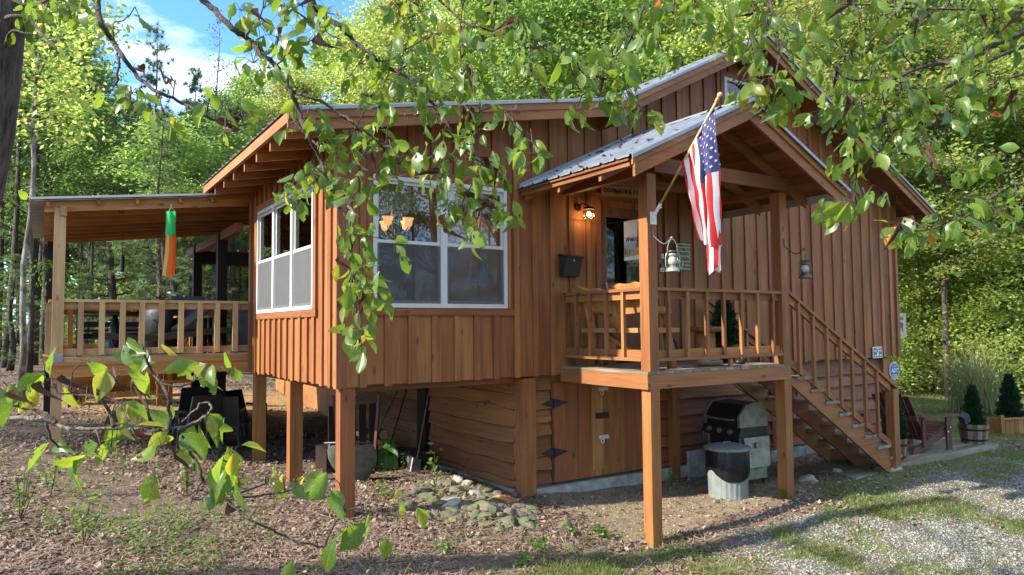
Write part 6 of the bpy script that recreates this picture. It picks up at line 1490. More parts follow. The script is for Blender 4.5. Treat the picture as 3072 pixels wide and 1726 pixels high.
def pale_trunk(u, d, label, mat, rad, vtop=-100, du=0):
    p = at_d(u, 985, d); g = gzf(p[0], p[1]); H = (985-vtop)/F_PX*d-g; e = at_d(u+du, 985, d)-p
    w = thing('pale_tree', label, 'tree', (p[0], p[1], g)); b = B()
    b.tube([(p[0]+e[0]*i/10+0.05*math.sin(i*1.7), p[1]+e[1]*i/10+0.04*math.cos(i), g-0.2+(H+0.2)*i/10) for i in range(11)], [rad*(1.1-0.7*i/10) for i in range(11)], 10)
    C = []; r = np.random.default_rng(int(u))
    for i in range(26):
        z = g+H*r.uniform(0.55, 1.0); a = r.uniform(0, 6.28); L = r.uniform(0.5, 1.9); q = np.array((p[0]+e[0]*(z-g)/H, p[1]+e[1]*(z-g)/H, z)); t_ = q+np.array((L*math.cos(a), L*math.sin(a), L*0.5)); b.tube([q, t_], [0.025, 0.006], 4, cap=False); C.append(t_)
    b.build('trunk', mat, w, True); place(leaf_cloud('crown', np.array(C), 150, np.array((0.4, 0.4, 0.2)), 0.14, 'fol_lime', r), 'crown', w); TREES.append((p[0], p[1]))
pale_trunk(60, 15.5, 'tree with pale grey bark left of the side deck post', 'bark_grey', 0.065, -200, 45)
pale_trunk(2770, 24, 'tree with white patched trunk just right of the cabin', 'bark_pale', 0.11, -200, -50)
pale_trunk(2950, 24, 'grey patched trunk half hidden in leaves right of the white one', 'bark_grey', 0.18, -200, -20)
S_L, S_C, S_R = 'left of the cabin', 'behind the cabin', 'right of the cabin'
grove(34, -220, 760, 18, 40, [('pole', 0), ('pole', 1), ('pole', 1), ('pine', 1)], LL(S_L), 'trees in the woods left of the cabin', 1.3, seed=31)
grove(26, -260, 780, 26, 46, [('tall', 1), ('tall', 1), ('tall', 3), ('pine', 0), ('pine', 2), ('deep', 1)], LL(S_L), 'trees in the woods left of the cabin', 1.6, seed=32)
grove(12, -260, 820, 22, 38, [('sapling', 0), ('sapling', 1), ('pine', 2), ('pine', 2)], LL(S_L), 'undergrowth trees left of the cabin', 1.2, (2.2, 4.5), seed=33)
grove(34, 760, 2450, 26, 46, [('tall', 0), ('tall', 2), ('tall', 0), ('tall', 1), ('tall', 3)], LL(S_C), 'trees in the woods behind the cabin', 1.9, seed=34)
grove(30, 2420, 3450, 20, 40, [('tall', 0), ('tall', 2), ('tall', 1), ('tall', 0), ('tall', 3)], LL(S_R), 'trees in the woods right of the cabin', 1.7, seed=35)
grove(34, 2560, 3400, 20.5, 29, [('sapling', 0), ('sapling', 1), ('sapling', 1), ('sapling', 2)], LL(S_R), 'undergrowth trees right of the cabin', 1.1, (2.4, 5.0), seed=36)
random.seed(44)
for i, (x, y, s) in enumerate(((-19, 8.5, 0.85), (-14, 15, 0.8), (-15, 2, 0.8))):
    plant('sparse' if i % 2 == 0 else 'tall', 0, x, y, s, 'broadleaf tree standing out of the photo to the left', 'trees outside the picture')
for i, (x, y) in enumerate(((-7, -12), (-2, -15), (3, -13), (8, -16), (13, -13), (18, -15), (24, -12), (-12, -7), (30, -6))):
    plant(('tall', 'deep', 'tall')[i % 3], (1, 0, 2)[i % 3], x, y, random.uniform(0.72, 0.85), 'broadleaf tree standing across the drive behind the viewer', 'trees outside the picture')
for i, (x, y) in enumerate(((0, -9), (3.5, -9.6), (7, -9), (10.5, -9.2), (14, -8.5), (-4, -8.5), (18, -8))):
    plant('sapling', i % 4, x, y, random.uniform(0.7, 1.0), 'young tree across the drive behind the viewer', 'undergrowth outside the picture')
def far_woods():
    r = np.random.default_rng(77); n = 95000
    u = r.uniform(-700, 3800, n); d = r.uniform(47, 68, n); base = (u-1536)/F_PX
    fw = np.array((math.sin(YAW), math.cos(YAW))); rt = np.array((math.cos(YAW), -math.sin(YAW)))
    xy = d[:, None]*fw+(base*d)[:, None]*rt
    vt = np.interp(u, [-700, 100, 190, 300, 560, 760, 900, 1020, 1100, 1190, 2750, 2860, 2960, 3060, 3800], [-200, -150, 160, 340, 340, 280, 220, 160, 90, -250, -250, 180, 160, 0, -200])
    top = (985-vt)/F_PX*d*(0.92+0.10*np.sin(u/37.0)*np.sin(u/101.0+1)); z0 = gz(xy[:, 0], xy[:, 1]); z = z0+(top-z0)*r.random(n)**0.9
    M = rot_mats(n, 0.7, r)*(0.62*r.uniform(0.6, 1.4, n))[:, None, None]
    o = batch('far_woods', LEAF_V, LEAF_F, M, np.c_[xy, z], 'fol_green'); o['kind'] = 'stuff'; o['label'] = 'leafy mass of the far woods all round the clearing'
far_woods()
def name_trees():
    """each tree's label says where it stands; look-alikes in one place are told apart by their order"""
    groups = {}
    for o in COL.objects:
        if o.type == 'EMPTY' and o.get('group', '').endswith(('left of the cabin', 'behind the cabin', 'right of the cabin')) and 'tree' in o.get('group', ''):
            p = np.array(o.location); d = p @ CF; u = 1536+F_PX*(p @ CR)/d
            zone = ('at the left edge', 'over the side deck roof', 'over the sloping eave', 'over the low roof', 'over the tall gable', 'over the right roof slope', 'right of the cabin wall', 'at the right edge')[int(np.searchsorted([110, 600, 900, 1750, 2350, 2680, 2960], u))]
            row = 'near' if d < 24 else ('middle' if d < 32 else 'far')
            base = o['label'].split(' in the woods')[0].replace(' left of the cabin', '').replace(' right of the cabin', '').replace(' behind the cabin', '')
            groups.setdefault((base, zone, row), []).append((u, o))
    words_ = 'first second third fourth fifth sixth seventh eighth ninth tenth eleventh twelfth'.split()
    for (base, zone, row), l in groups.items():
        l.sort(key=lambda q: q[0])
        for i, (u, o) in enumerate(l): o['label'] = f'{base}, {row} row, {zone}'+('' if len(l) == 1 else f', {words_[min(i, 11)]}')
name_trees()
# ================================================================== WHAT LIES AND GROWS ON THE GROUND
def ground_at(u, v):
    z = -2.1
    for _ in range(12): p = at_z(u, v, z); z = 0.5*z+0.5*gzf(p[0], p[1])
    return np.array((p[0], p[1], gzf(p[0], p[1])+float(relief(p[0], p[1]))))
def spots(n, d0, d1, keep, r, u0=-350, u1=3450, pw=1.0):
    out = []; tot = 0
    fw = np.array((math.sin(YAW), math.cos(YAW))); rt = np.array((math.cos(YAW), -math.sin(YAW)))
    while tot < n:
        k = 40000; d = d0+(d1-d0)*r.random(k)**pw; u = (r.uniform(u0, u1, k)-1536)/F_PX
        xy = d[:, None]*fw+(u*d)[:, None]*rt; w = keep(xy[:, 0], xy[:, 1]); xy = xy[r.random(k) < w]
        out.append(xy); tot += len(xy)
        if len(out) > 60: break
    xy = np.concatenate(out)[:n]
    return np.c_[xy, gz(xy[:, 0], xy[:, 1])+relief(xy[:, 0], xy[:, 1])]
r = np.random.default_rng(5)
def in_walk(x, y): return (x > 10.5) & (x < 14.0) & (y > 5.85) & (y < 7.3)
def k_litter(x, y):
    g, gr, di, sa = cover(x, y); w = np.clip(1-0.93*g-0.85*gr-0.9*di-0.9*sa, 0.0, 1); w = w*np.clip(0.5+0.75*fbm(x, y, 1.3, 17), 0.05, 1)
    return np.where(in_walk(x, y), 0, w)
T = spots(62000, 4.6, 22, k_litter, r); n = len(T); T[:, 2] += r.uniform(0.004, 0.03, n)
M = rot_mats(n, 0.42, r)*r.uniform(0.028, 0.072, n)[:, None, None]
o = batch('fallen_leaves', [(-0.5, 0, 0.06), (0, -0.36, 0.0), (0.55, 0, 0.10), (0, 0.36, 0.02)], [(0, 1, 2), (0, 2, 3)], M, T, 'litter_leaf'); o['kind'] = 'stuff'
def k_straw(x, y): return k_litter(x, y)*np.exp(-((x-1.6)/2.6)**2-((y-4.6)/1.9)**2)+0.12*k_litter(x, y)
T = spots(46000, 4.6, 12, k_straw, r, -300, 2300); n = len(T); T[:, 2] += r.uniform(0.006, 0.035, n)
M = rot_mats(n, 0.18, r); L = r.uniform(0.06, 0.16, n); M[:, :, 0] *= L[:, None]; M[:, :, 1] *= 0.0032; M[:, :, 2] *= 0.02
o = batch('pine_straw', [(-0.5, -1, 0), (-0.5, 1, 0), (0, 1, 0.5), (0, -1, 0.5), (0.5, 0, 0)], [(0, 3, 2, 1), (3, 4, 2)], M, T, 'pine_straw'); o['kind'] = 'stuff'
T = spots(420, 4.8, 16, k_litter, r); n = len(T); T[:, 2] += 0.02; M = rot_mats(n, 0.10, r); Ls = r.uniform(0.12, 0.55, n); M[:, :, 0] *= Ls[:, None]; M[:, :, 1] *= 0.006; M[:, :, 2] *= 0.006
o = batch('fallen_twigs', [(-0.5, -1, 0), (-0.5, 1, 0), (-0.5, 0, 1.5), (0.05, -1, 1), (0.05, 1, 1), (0.05, 0, 2.4), (0.5, 0.5, 0)], [(0, 1, 4, 3), (1, 2, 5, 4), (2, 0, 3, 5), (3, 4, 6), (4, 5, 6), (5, 3, 6)], M, T, 'bark_twig_pale'); o['kind'] = 'stuff'
m, nt, bs = material('pebble')
c = ramp(nt, nd(nt, 'ShaderNodeNewGeometry').outputs['Random Per Island'], [(0.0, (0.11, 0.105, 0.085)), (0.35, (0.18, 0.172, 0.145)), (0.7, (0.26, 0.25, 0.225)), (1.0, (0.38, 0.37, 0.34))])
nt.links.new(c, bs.inputs['Base Color']); bs.inputs['Roughness'].default_value = 0.85
def k_grav(x, y): g, gr, di, sa = cover(x, y); return np.where(in_walk(x, y), 0, np.clip(g*np.clip(0.6+0.6*fbm(x, y, 1.6, 2), 0.1, 1)+0.06*di+0.02*gr, 0, 1))
T = spots(42000, 6, 15, k_grav, r, 1300, 3400); n = len(T)
M = rot_mats(n, 0.5, r)*(0.008+0.014*r.random(n)**2)[:, None, None]; M[:, :, 2] *= 0.6; M[:, :, 1] *= r.uniform(0.6, 1.2, n)[:, None]
o = batch('gravel', [(1, 0, 0), (0, 1, 0), (-1, 0, 0), (0, -1, 0), (0.1, 0.1, 1), (0, 0, -0.7)], [(0, 1, 4), (1, 2, 4), (2, 3, 4), (3, 0, 4), (1, 0, 5), (2, 1, 5), (3, 2, 5), (0, 3, 5)], M, T, 'pebble'); o['kind'] = 'stuff'
BL_V = [(-1, 0, 0), (1, 0, 0), (0.75, 0.18, 0.55), (-0.75, 0.18, 0.55), (0, 0.55, 1)]; BL_F = [(0, 1, 2, 3), (3, 2, 4)]
def k_grass(x, y):
    g, gr, di, sa = cover(x, y); w = gr*np.clip(0.35+0.9*fbm(x, y, 2.6, 7), 0.0, 1)+0.035*g+0.012*(1-g)
    return np.where(in_walk(x, y), 0, np.clip(w, 0, 1))
T = spots(70000, 5, 22, k_grass, r, 900, 3500, 1.3); n = len(T)
M = rot_mats(n, 0.35, r); h = r.uniform(0.025, 0.085, n)*(1+0.7*np.exp(-((T[:, 0]-4.6)/1.3)**2-((T[:, 1]-4.9)/0.9)**2)); M[:, :, 0] *= r.uniform(0.0022, 0.0045, n)[:, None]; M[:, :, 1] *= h[:, None]; M[:, :, 2] *= h[:, None]
o = batch('grass', BL_V, BL_F, M, T, 'grass_blade'); o['kind'] = 'stuff'
def k_weed(x, y): return np.clip(np.exp(-((x+0.6)/1.9)**2-((y-6.2)/2.6)**2)*np.clip(0.3+fbm(x, y, 1.7, 4), 0, 1)+0.012, 0, 1)*(1-cover(x, y)[0])
T0 = spots(480, 4.6, 16, k_weed, r, -350, 1900); idx = np.repeat(np.arange(len(T0)), 16); n = len(idx)
hh = r.uniform(0.06, 0.34, len(T0))[idx]*r.random(n); T = T0[idx]+np.c_[r.normal(0, 0.045, (n, 2)), hh]
M = rot_mats(n, 0.5, r)*r.uniform(0.02, 0.045, n)[:, None, None]
o = batch('low_weeds', LEAF_V, LEAF_F, M, T, 'weed_leaf'); o['kind'] = 'stuff'
n = len(T0); idx = np.arange(len(T0)); M = rot_mats(n, 0.2, r); h = r.uniform(0.15, 0.42, n); M[:, :, 0] *= 0.0015; M[:, :, 1] *= h[:, None]*0.5; M[:, :, 2] *= h[:, None]
o = batch('weed_stems', BL_V, BL_F, M, T0[idx]+np.c_[r.normal(0, 0.03, (n, 2)), np.zeros(n)], 'pampas'); o['kind'] = 'stuff'
# ---- stones heaped at the basement corner
def stone_mat(name, a, b_, moss):
    m, nt, bs = material(name); co, rnd = offset_coords(nt)
    n1 = nd(nt, 'ShaderNodeTexNoise', {'Vector': co, 'Scale': 12.0, 'Detail': 6.0}).outputs['Fac']; n2 = nd(nt, 'ShaderNodeTexNoise', {'Vector': co, 'Scale': 4.0, 'Detail': 5.0}).outputs['Fac']
    c = ramp(nt, n1, [(0.3, a), (0.7, b_)])
    if moss: c = mixc(nt, ramp(nt, n2, [(0.40, (0, 0, 0)), (0.62, (0.9, 0.9, 0.9))]), c, moss)
    nt.links.new(c, bs.inputs['Base Color']); bs.inputs['Roughness'].default_value = 0.9
    bp = nd(nt, 'ShaderNodeBump', {'Height': n1, 'Strength': 0.6, 'Distance': 0.02}); nt.links.new(bp.outputs[0], bs.inputs['Normal'])
stone_mat('stone_moss', (0.085, 0.080, 0.050), (0.155, 0.148, 0.098), (0.095, 0.112, 0.034)); stone_mat('stone_grey', (0.090, 0.080, 0.062), (0.165, 0.150, 0.118), (0.115, 0.115, 0.055))
stone_mat('stone_pale', (0.25, 0.23, 0.17), (0.40, 0.37, 0.30), None); stone_mat('stone_rust', (0.30, 0.11, 0.035), (0.48, 0.20, 0.07), None)
random.seed(8)
def stone(u, v, s, mt, label, group='loose stones heaped at the basement corner'):
    p = ground_at(u, v); b = B(); b.ell((0, 0, 0), (1, 1, 1), 10, 6, 0, 0.0)
    k = [random.uniform(0, 6) for _ in range(6)]; V = []
    for x, y, z in b.v:
        w_ = 1+0.16*math.sin(2.3*x+k[0])*math.sin(2.1*y+k[1])+0.12*math.sin(3.7*z+k[2]+2*x)+0.10*math.sin(4.1*y+k[3]-2*z)
        q = max(abs(x), abs(y), abs(z)); w_ *= 0.72+0.28/q if q > 0 else 1; V.append((x*w_*s, y*w_*s*0.72, z*w_*s*0.40))
    b.v = V; o = b.build('stone', mt); o.location = (p[0], p[1], p[2]+s*0.10); o.rotation_euler = (random.uniform(-0.35, 0.35), random.uniform(-0.35, 0.35), random.uniform(0, 3.1)); return tag(o, label, 'stone', group)
def stone_zone(u, v):
    a = 'left end' if u < 1300 else ('left half' if u < 1400 else ('middle' if u < 1480 else ('right half' if u < 1560 else 'right end')))
    b_ = 'upper' if v < 1490 else ('inner' if v < 1540 else 'front')
    return f'in the {b_} {a}'
placed = []
poly = [(1300, 1432), (1420, 1462), (1570, 1508), (1612, 1530), (1612, 1590), (1500, 1600), (1400, 1575), (1270, 1555), (1180, 1530), (1230, 1470)]
def inside(u, v):
    c = False
    for (a, b_), (c1, d1) in zip(poly, poly[1:]+poly[:1]):
        if (b_ > v) != (d1 > v) and u < (c1-a)*(v-b_)/(d1-b_)+a: c = not c
    return c
stone(1518, 1505, 0.16, 'stone_rust', 'rusty orange stone against the foot of the corner post', None); placed.append((1518, 1505))
for (u, v, s, l) in ((1372, 1447, 0.13, 'pale rounded stone high in the heap beside the footing'), (1400, 1455, 0.12, 'pale square stone in the heap beside the footing'), (1350, 1522, 0.15, 'pale humped stone low in the heap'), (1428, 1487, 0.11, 'upright pale stone close to the footing'), (1460, 1535, 0.20, 'broad grey green slab in front of the heap')):
    stone(u, v, s, 'stone_grey' if 'slab' in l else 'stone_pale', l, None); placed.append((u, v))
tries = 0
while len(placed) < 64 and tries < 4000:
    tries += 1; u, v = random.uniform(1180, 1612), random.uniform(1432, 1600)
    if not inside(u, v) or any((u-a)**2+(1.6*(v-b_))**2 < 23**2 for a, b_ in placed): continue
    placed.append((u, v)); mt = random.choice(['stone_moss', 'stone_moss', 'stone_grey', 'stone_grey', 'stone_moss']); sz = random.uniform(0.07, 0.135); stone(u, v, sz, mt, f'{"small" if sz < 0.09 else ("mid sized" if sz < 0.113 else "large")} {"mossy green" if mt == "stone_moss" else "plain grey"} stone {stone_zone(u, v)} of the stone heap')
for (u, v, s, l) in ((2420, 1449, 0.14, 'pale rounded stone in the grass right of the far porch post'), (2515, 1420, 0.10, 'pointed pale stone in the dirt under the stairs'), (2665, 1413, 0.17, 'flat pale stone at the foot of the bottom stair post'), (1690, 1580, 0.10, 'grey stone lying left of the near porch post'), (1780, 1658, 0.13, 'mossy flat stone in the grass left of the near porch post'), (1710, 1640, 0.09, 'small mossy stone among leaves before the corner'), (1680, 1540, 0.08, 'small grey stone between the heap and the basement doors')):
    stone(u, v, s, 'stone_pale' if 'pale' in l else 'stone_moss', l, None)
def name_stones():
    same = {}
    for o in COL.objects:
        if o.get('group', '').startswith('loose stones'): same.setdefault(o['label'], []).append(o)
    for lab, l in same.items():
        if len(l) > 1:
            l.sort(key=lambda o: float(np.array(o.location) @ CR/(np.array(o.location) @ CF)))
            for i, o in enumerate(l): o['label'] = lab.replace(' of the stone heap', ' of the heap')+f', {("leftmost", "second", "third", "fourth", "fifth", "sixth", "seventh", "eighth")[min(i, 7)]} from left' if i else lab.replace(' of the stone heap', ' of the heap')+', leftmost'
name_stones()
# ---- single weeds
def weed(u, v, h, n, label, spread=0.06, size=0.05):
    p = ground_at(u, v); w = thing('weed', label, 'weed', p); b = B(); C = []
    for k in range(max(2, n//9)):
        e = p+np.array((random.gauss(0, spread), random.gauss(0, spread), h*random.uniform(0.7, 1))); b.tube([p-np.array((0, 0, 0.03)), (p+e)/2+np.array((0.01, 0, 0)), e], [0.004, 0.003, 0.002], 4); C += [p+(e-p)*t_ for t_ in np.linspace(0.25, 1, 9)]
    b.build('stem', 'bark_twig', w); C = np.array(C); place(leaf_cloud('leaves', C, 2, np.array((0.025, 0.025, 0.01)), size, 'weed_leaf', np.random.default_rng(int(u))), 'leaves', w)
weed(1303, 1492, 0.62, 18, 'tall thin bright weed growing before the stone heap', 0.02, 0.07)
for (u, v, h, n, l) in ((1815, 1612, 0.16, 40, 'low bright green weed left of the near porch post'), (1620, 1655, 0.15, 40, 'broad leaved weed in the litter before the heap'), (1710, 1605, 0.1, 20, 'small weed beside the grey stone'), (1150, 1500, 0.15, 26, 'small green weed right of the corner stilt'), (2352, 1500, 0.14, 20, 'small weed at the foot of the far porch post'), (2010, 1455, 0.22, 20, 'dark weed behind the near porch post'), (60, 1560, 0.55, 60, 'leafy green weed at the left edge of the photo'), (150, 1490, 0.5, 40, 'thin branching weed left of the bare branch'), (250, 1640, 0.45, 50, 'spindly weed in the litter at lower left'), (560, 1480, 0.5, 40, 'wispy weed behind the bare branch'), (660, 1370, 0.35, 40, 'green weed before the shaded patio chairs'), (1560, 1700, 0.12, 30, 'clover like weed at the bottom of the photo'), (1330, 1660, 0.12, 30, 'low weed patch in the pine straw')):
    weed(u, v, h, n, l)
# ================================================================== LEAFY BOUGHS CLOSE TO THE CAMERA
def leaf_mesh(k, curl, droop, hole, wid, name='leaf'):
    rr_ = random.Random(k); n = 6; P = []
    prof = [0.02, 0.50, 0.86, 1.0, 0.90, 0.55, 0.0]
    for i in range(n+1):
        t_ = i/n; w_ = prof[i]*wid*(1+rr_.uniform(-0.06, 0.06)); z0 = -droop*t_*t_; x0 = t_*(1-0.25*droop*t_)
        row = []
        for j, s in enumerate((-1, -0.5, 0, 0.5, 1)):
            row.append((x0, s*w_, z0+curl*abs(s)**1.5*w_*1.2+rr_.uniform(-0.012, 0.012)))
        P.append(row)
    b = B(); b.grid(P)
    if hole: 
        for q in sorted(rr_.sample(range(4, 20), hole), reverse=True): b.f.pop(q); b.m.pop(q)
    return b, name
LEAFM = {}
for mt in ('leaf_green', 'leaf_yellow', 'leaf_red'):
    LEAFM[mt] = []
    for k in range(10 if mt == 'leaf_green' else 4):
        b, nm = leaf_mesh(k*7+len(mt), random.uniform(-0.25, 0.75), random.uniform(0.05, 0.85), (0, 0, 1, 1, 2)[k % 5], random.uniform(0.23, 0.305)); LEAFM[mt].append(b.mesh('leaf', mt, True))
LEAFM['leaf_dead'] = []
for k in range(4):
    b, nm = leaf_mesh(k+90, 1.8+0.4*k, 1.2, 1, 0.17); LEAFM['leaf_dead'].append(b.mesh('leaf', 'leaf_dead', True))
def orient(d, nrm):
    d = d/np.linalg.norm(d); y = np.cross(nrm, d); y /= np.linalg.norm(y)+1e-9; z = np.cross(d, y); return np.stack([d, y, z], -1)
class Bough:
    def __init__(s, name, label, cat, seed):
        s.t = None; s.name, s.label, s.cat = name, label, cat; s.r = np.random.default_rng(seed); s.limbs = []; s.pts = []; s.leaves = []; s.tw = B(); s.extra = []; s.tw_r = 1.0
    def limb(s, pts, r0, r1, d0, d1, kx=1.0, world_start=None, n=9, mat='bark_twig'):
        """branch through photograph pixels, d0..d1 metres from the camera"""
        k = len(pts); Q = []
        for i, (u, v) in enumerate(pts):
            d = d0+(d1-d0)*i/max(1, k-1)+0.05*s.tw_r*math.sin(i*1.9+k); Q.append(at_d(u, v, d))
        if world_start is not None: Q = [np.array(p, float) for p in world_start]+Q
        R_ = []                                                            # smooth it
        for i in range(len(Q)-1):
            p0, p1, p2, p3 = Q[max(i-1, 0)], Q[i], Q[i+1], Q[min(i+2, len(Q)-1)]
            for t_ in (0, 0.33, 0.67): R_.append(0.5*((2*p1)+(-p0+p2)*t_+(2*p0-5*p1+4*p2-p3)*t_**2+(-p0+3*p1-3*p2+p3)*t_**3)+s.r.normal(0, 0.004*s.tw_r, 3))
        R_.append(Q[-1]); L = len(R_)
        s.limbs.append((R_, [r0+(r1-r0)*i/(L-1) for i in range(L)], n, mat)); s.pts += R_
        return R_
    def cluster(s, u, v, rad, n, L=0.116, kinds=None, twig=True, thick=1.22):
        kinds = kinds or (('leaf_green', 0.87), ('leaf_yellow', 0.065), ('leaf_dead', 0.06), ('leaf_red', 0.001))
        if n > 2 and s.name != 'bare_sapling': n = int(n*thick+0.5)
        P = np.array(s.pts); dep = P @ CF; uu = 1536+F_PX*(P @ CR)/dep; vv = 863+F_PX*(P @ CD)/dep
        i = int(np.argmin((uu-u)**2+(vv-v)**2+(np.where(vv > v+40, 3000, 0)))); d = dep[i]+s.r.normal(0, 0.10)
        c = at_d(u, v, d); base = P[i]; far = np.linalg.norm(c-base)
        R0 = rad/F_PX*d
        if twig and far > 0.03:
            mid = base+(c-base)*0.5+np.array((0, 0, (0.06+0.12*far)*s.tw_r)); s.tw.tube([base, mid, c+np.array((0, 0, R0*0.4))], [0.0045*s.tw_r, 0.0035*s.tw_r, 0.002*s.tw_r], 5, cap=False)
        hub = c+np.array((0, 0, R0*0.4)); ks, ws_ = zip(*kinds); ws_ = np.array(ws_)/sum(ws_)
        for j in range(n):
            a = s.r.uniform(0, 6.28); off = R0*math.sqrt(s.r.random()); p = c+CR*off*math.cos(a)*1.0-CD*off*math.sin(a)*0.8+CF*s.r.normal(0, 0.08)+np.array((0, 0, 0.03))
            if j % 2 == 0 or off > R0*0.5: s.tw.tube([hub, (hub+p)/2+np.array((0, 0, 0.015)), p], [0.0022*s.tw_r, 0.0016*s.tw_r, 0.0012*s.tw_r], 4, cap=False)
            kd = s.r.choice(ks, p=ws_); out = (p-hub); out = out/(np.linalg.norm(out)+1e-6)
            dr = np.array((0, 0, -0.75))+0.5*out+s.r.normal(0, 0.38, 3); nr = s.r.normal(0, 0.55, 3)+np.array((-0.25, -0.45, 0.55))
            s.leaves.append((p, orient(dr, nr), L*s.r.uniform(0.72, 1.18), kd))
    def finish(s, base):
        w = thing(s.name, s.label, s.cat, base)
        for (P, rr_, n, mat) in s.limbs: B().tube(P, rr_, n).build('limb', mat, w, True)
        for b, nm, mt in s.extra: b.build(nm, mt, w, True)
        o = s.tw.build('twigs', 'bark_twig', w, True); o['kind'] = 'stuff'
        order = sorted(range(len(s.leaves)), key=lambda i: -s.leaves[i][2]); inv = world_of(w).inverted()
        rest = []
        for q, i in enumerate(order):
            p, M, L, kd = s.leaves[i]; me = LEAFM[kd][int(s.r.integers(len(LEAFM[kd])))]
            if q < 296:
                o = bpy.data.objects.new('leaf', me); COL.objects.link(o); o.parent = w; o.matrix_parent_inverse = inv
                m4 = Matrix.LocRotScale(Vector(p), Matrix([list(r_) for r_ in M]).to_quaternion(), Vector((L, L, L))); o.matrix_basis = m4
            else: rest.append((p, M, L, kd, me))
        for kd in sorted({q[3] for q in rest}):
            b = B()
            for (p, M, L, k2, me) in rest:
                if k2 == kd: b.add([tuple(M @ (np.array(v.co)*L)+p) for v in me.vertices], [tuple(f.vertices) for f in me.polygons])
            o = b.build('leaf_mass', kd, w, True); o['kind'] = 'stuff'
        return w
def px1(*a): return [(x/2.512, y/2.512) for x, y in a]
def px2(*a): return [(1024+x/2.512, y/2.512) for x, y in a]
def px3(*a): return [(2048+x/2.512, y/2.512) for x, y in a]
def pxb(*a): return [(x/2.512, 1150+y/2.512) for x, y in a]
# ---- the dark trunk at the left edge and its hanging branch
T1 = Bough('persimmon_tree', 'dark rough trunk at the left edge with one branch hanging before the sky', 'tree', 1)
tp = [at_d(u, v, 5.2) for u, v in ((-170, 1050), (-130, 800), (-60, 560), (-25, 400), (-2, 230), (14, 60), (26, -120), (38, -420), (52, -800))]
g = tp[0].copy(); g[0] -= 0.10; g[2] = gzf(g[0], g[1])-0.2
b = B(); b.tube([g]+tp, [0.26, 0.20, 0.165, 0.150, 0.142, 0.136, 0.130, 0.12, 0.10, 0.07], 14); T1.extra.append((b, 'trunk', 'bark_dark'))
A = T1.limb(px1((730, -900), (720, -300), (735, 10), (745, 120), (790, 230), (850, 300), (880, 360), (940, 450), (1010, 540), (1090, 625), (1180, 690), (1300, 740), (1400, 785), (1500, 845), (1570, 885), (1650, 910), (1720, 935)), 0.022, 0.005, 4.4, 4.2, world_start=[tp[7], (tp[7]+at_d(200, -420, 4.7))/2])
T1.limb(px1((855, 300), (855, 200), (890, 160), (975, 120)), 0.006, 0.003, 4.35, 4.3)
T1.limb(px1((880, 380), (890, 450), (880, 600), (875, 640), (940, 700), (1000, 760), (1100, 800), (1200, 830)), 0.008, 0.003, 4.3, 4.25)
T1.limb(px1((940, 830), (960, 870), (1040, 890)), 0.004, 0.002, 4.28, 4.25); T1.limb(px1((1200, 690), (1210, 780), (1240, 870)), 0.004, 0.002, 4.25, 4.2)
T1.limb(px1((1720, 935), (1800, 945), (1900, 935), (1960, 970)), 0.005, 0.002, 4.2, 4.15)
T1.limb(px1((100, 120), (240, 160), (330, 270), (400, 340), (440, 400)), 0.016, 0.004, 5.0, 4.7, world_start=[tp[5]]); T1.limb(px1((60, 250), (180, 250), (290, 270)), 0.012, 0.004, 5.05, 4.9, world_start=[tp[4]])
T1.limb(px1((60, -40), (240, 30), (430, -30), (620, -60)), 0.014, 0.005, 4.9, 4.5, world_start=[tp[6]])
for c in ((335, 285, 32, 4), (395, 292, 30, 5), (430, 345, 36, 6), (480, 372, 32, 6), (640, 320, 30, 4), (720, 362, 38, 3), (672, 418, 15, 1), (360, 62, 18, 1), (420, 62, 18, 1), (745, 380, 28, 2)): T1.cluster(*c)
for c in ((682, 375, 22, 4), (530, 262, 14, 2), (400, 205, 10, 2)): T1.cluster(*c, kinds=(('leaf_dead', 1),), L=0.09)
dk_ = (('leaf_green', 0.9), ('leaf_yellow', 0.1))
for c in ((20, 55, 45, 10), (85, 40, 45, 9), (60, 90, 35, 5), (170, 25, 55, 10), (190, 52, 30, 4), (235, 12, 40, 6), (265, 50, 20, 2), (305, 5, 18, 2), (5, 590, 22, 3)): T1.cluster(*c, kinds=dk_, L=0.112)
T1.finish(tuple(g))
# ---- upper left-centre bough: the long twig that hangs down past the big window
Bb = Bough('leafy_bough', 'long leafy bough hanging from the top down past the big window', 'branch', 2)
Bb.limb(px1((1100, -700), (1380, -220), (1530, 0), (1620, 80), (1720, 190), (1800, 250), (1880, 300), (1950, 390), (2030, 450), (2100, 520), (2150, 610), (2190, 690), (2240, 800), (2270, 900), (2300, 990), (2370, 1110), (2420, 1230), (2460, 1340), (2490, 1420))+[(1013, 614), (1040, 660), (1052, 715), (1056, 755), (1058, 815), (1062, 875), (1070, 935), (1074, 975), (1078, 1030)], 0.021, 0.003, 4.3, 3.95, world_start=[tp[8], (tp[8]+at_d(440, -280, 4.6))/2])
Bb.limb(px1((2190, 690), (2330, 730), (2450, 790), (2572, 870))+[(1058, 365), (1090, 390), (1140, 430), (1170, 442), (1199, 480)], 0.010, 0.003, 4.15, 4.0)
Bb.limb(px1((1850, 290), (1900, 200), (1960, 120), (2000, -60)), 0.007, 0.003, 4.25, 4.2); Bb.limb(px1((2080, 510), (2160, 420), (2300, 330), (2420, 260)), 0.006, 0.002, 4.2, 4.1); Bb.limb(px1((1950, -60), (2150, 60), (2300, 130), (2450, 230), (2572, 300)), 0.008, 0.003, 4.35, 4.2)
Bb.limb([(1058, 700), (1110, 712), (1160, 716), (1184, 716), (1216, 702)], 0.004, 0.002, 4.0, 3.95)
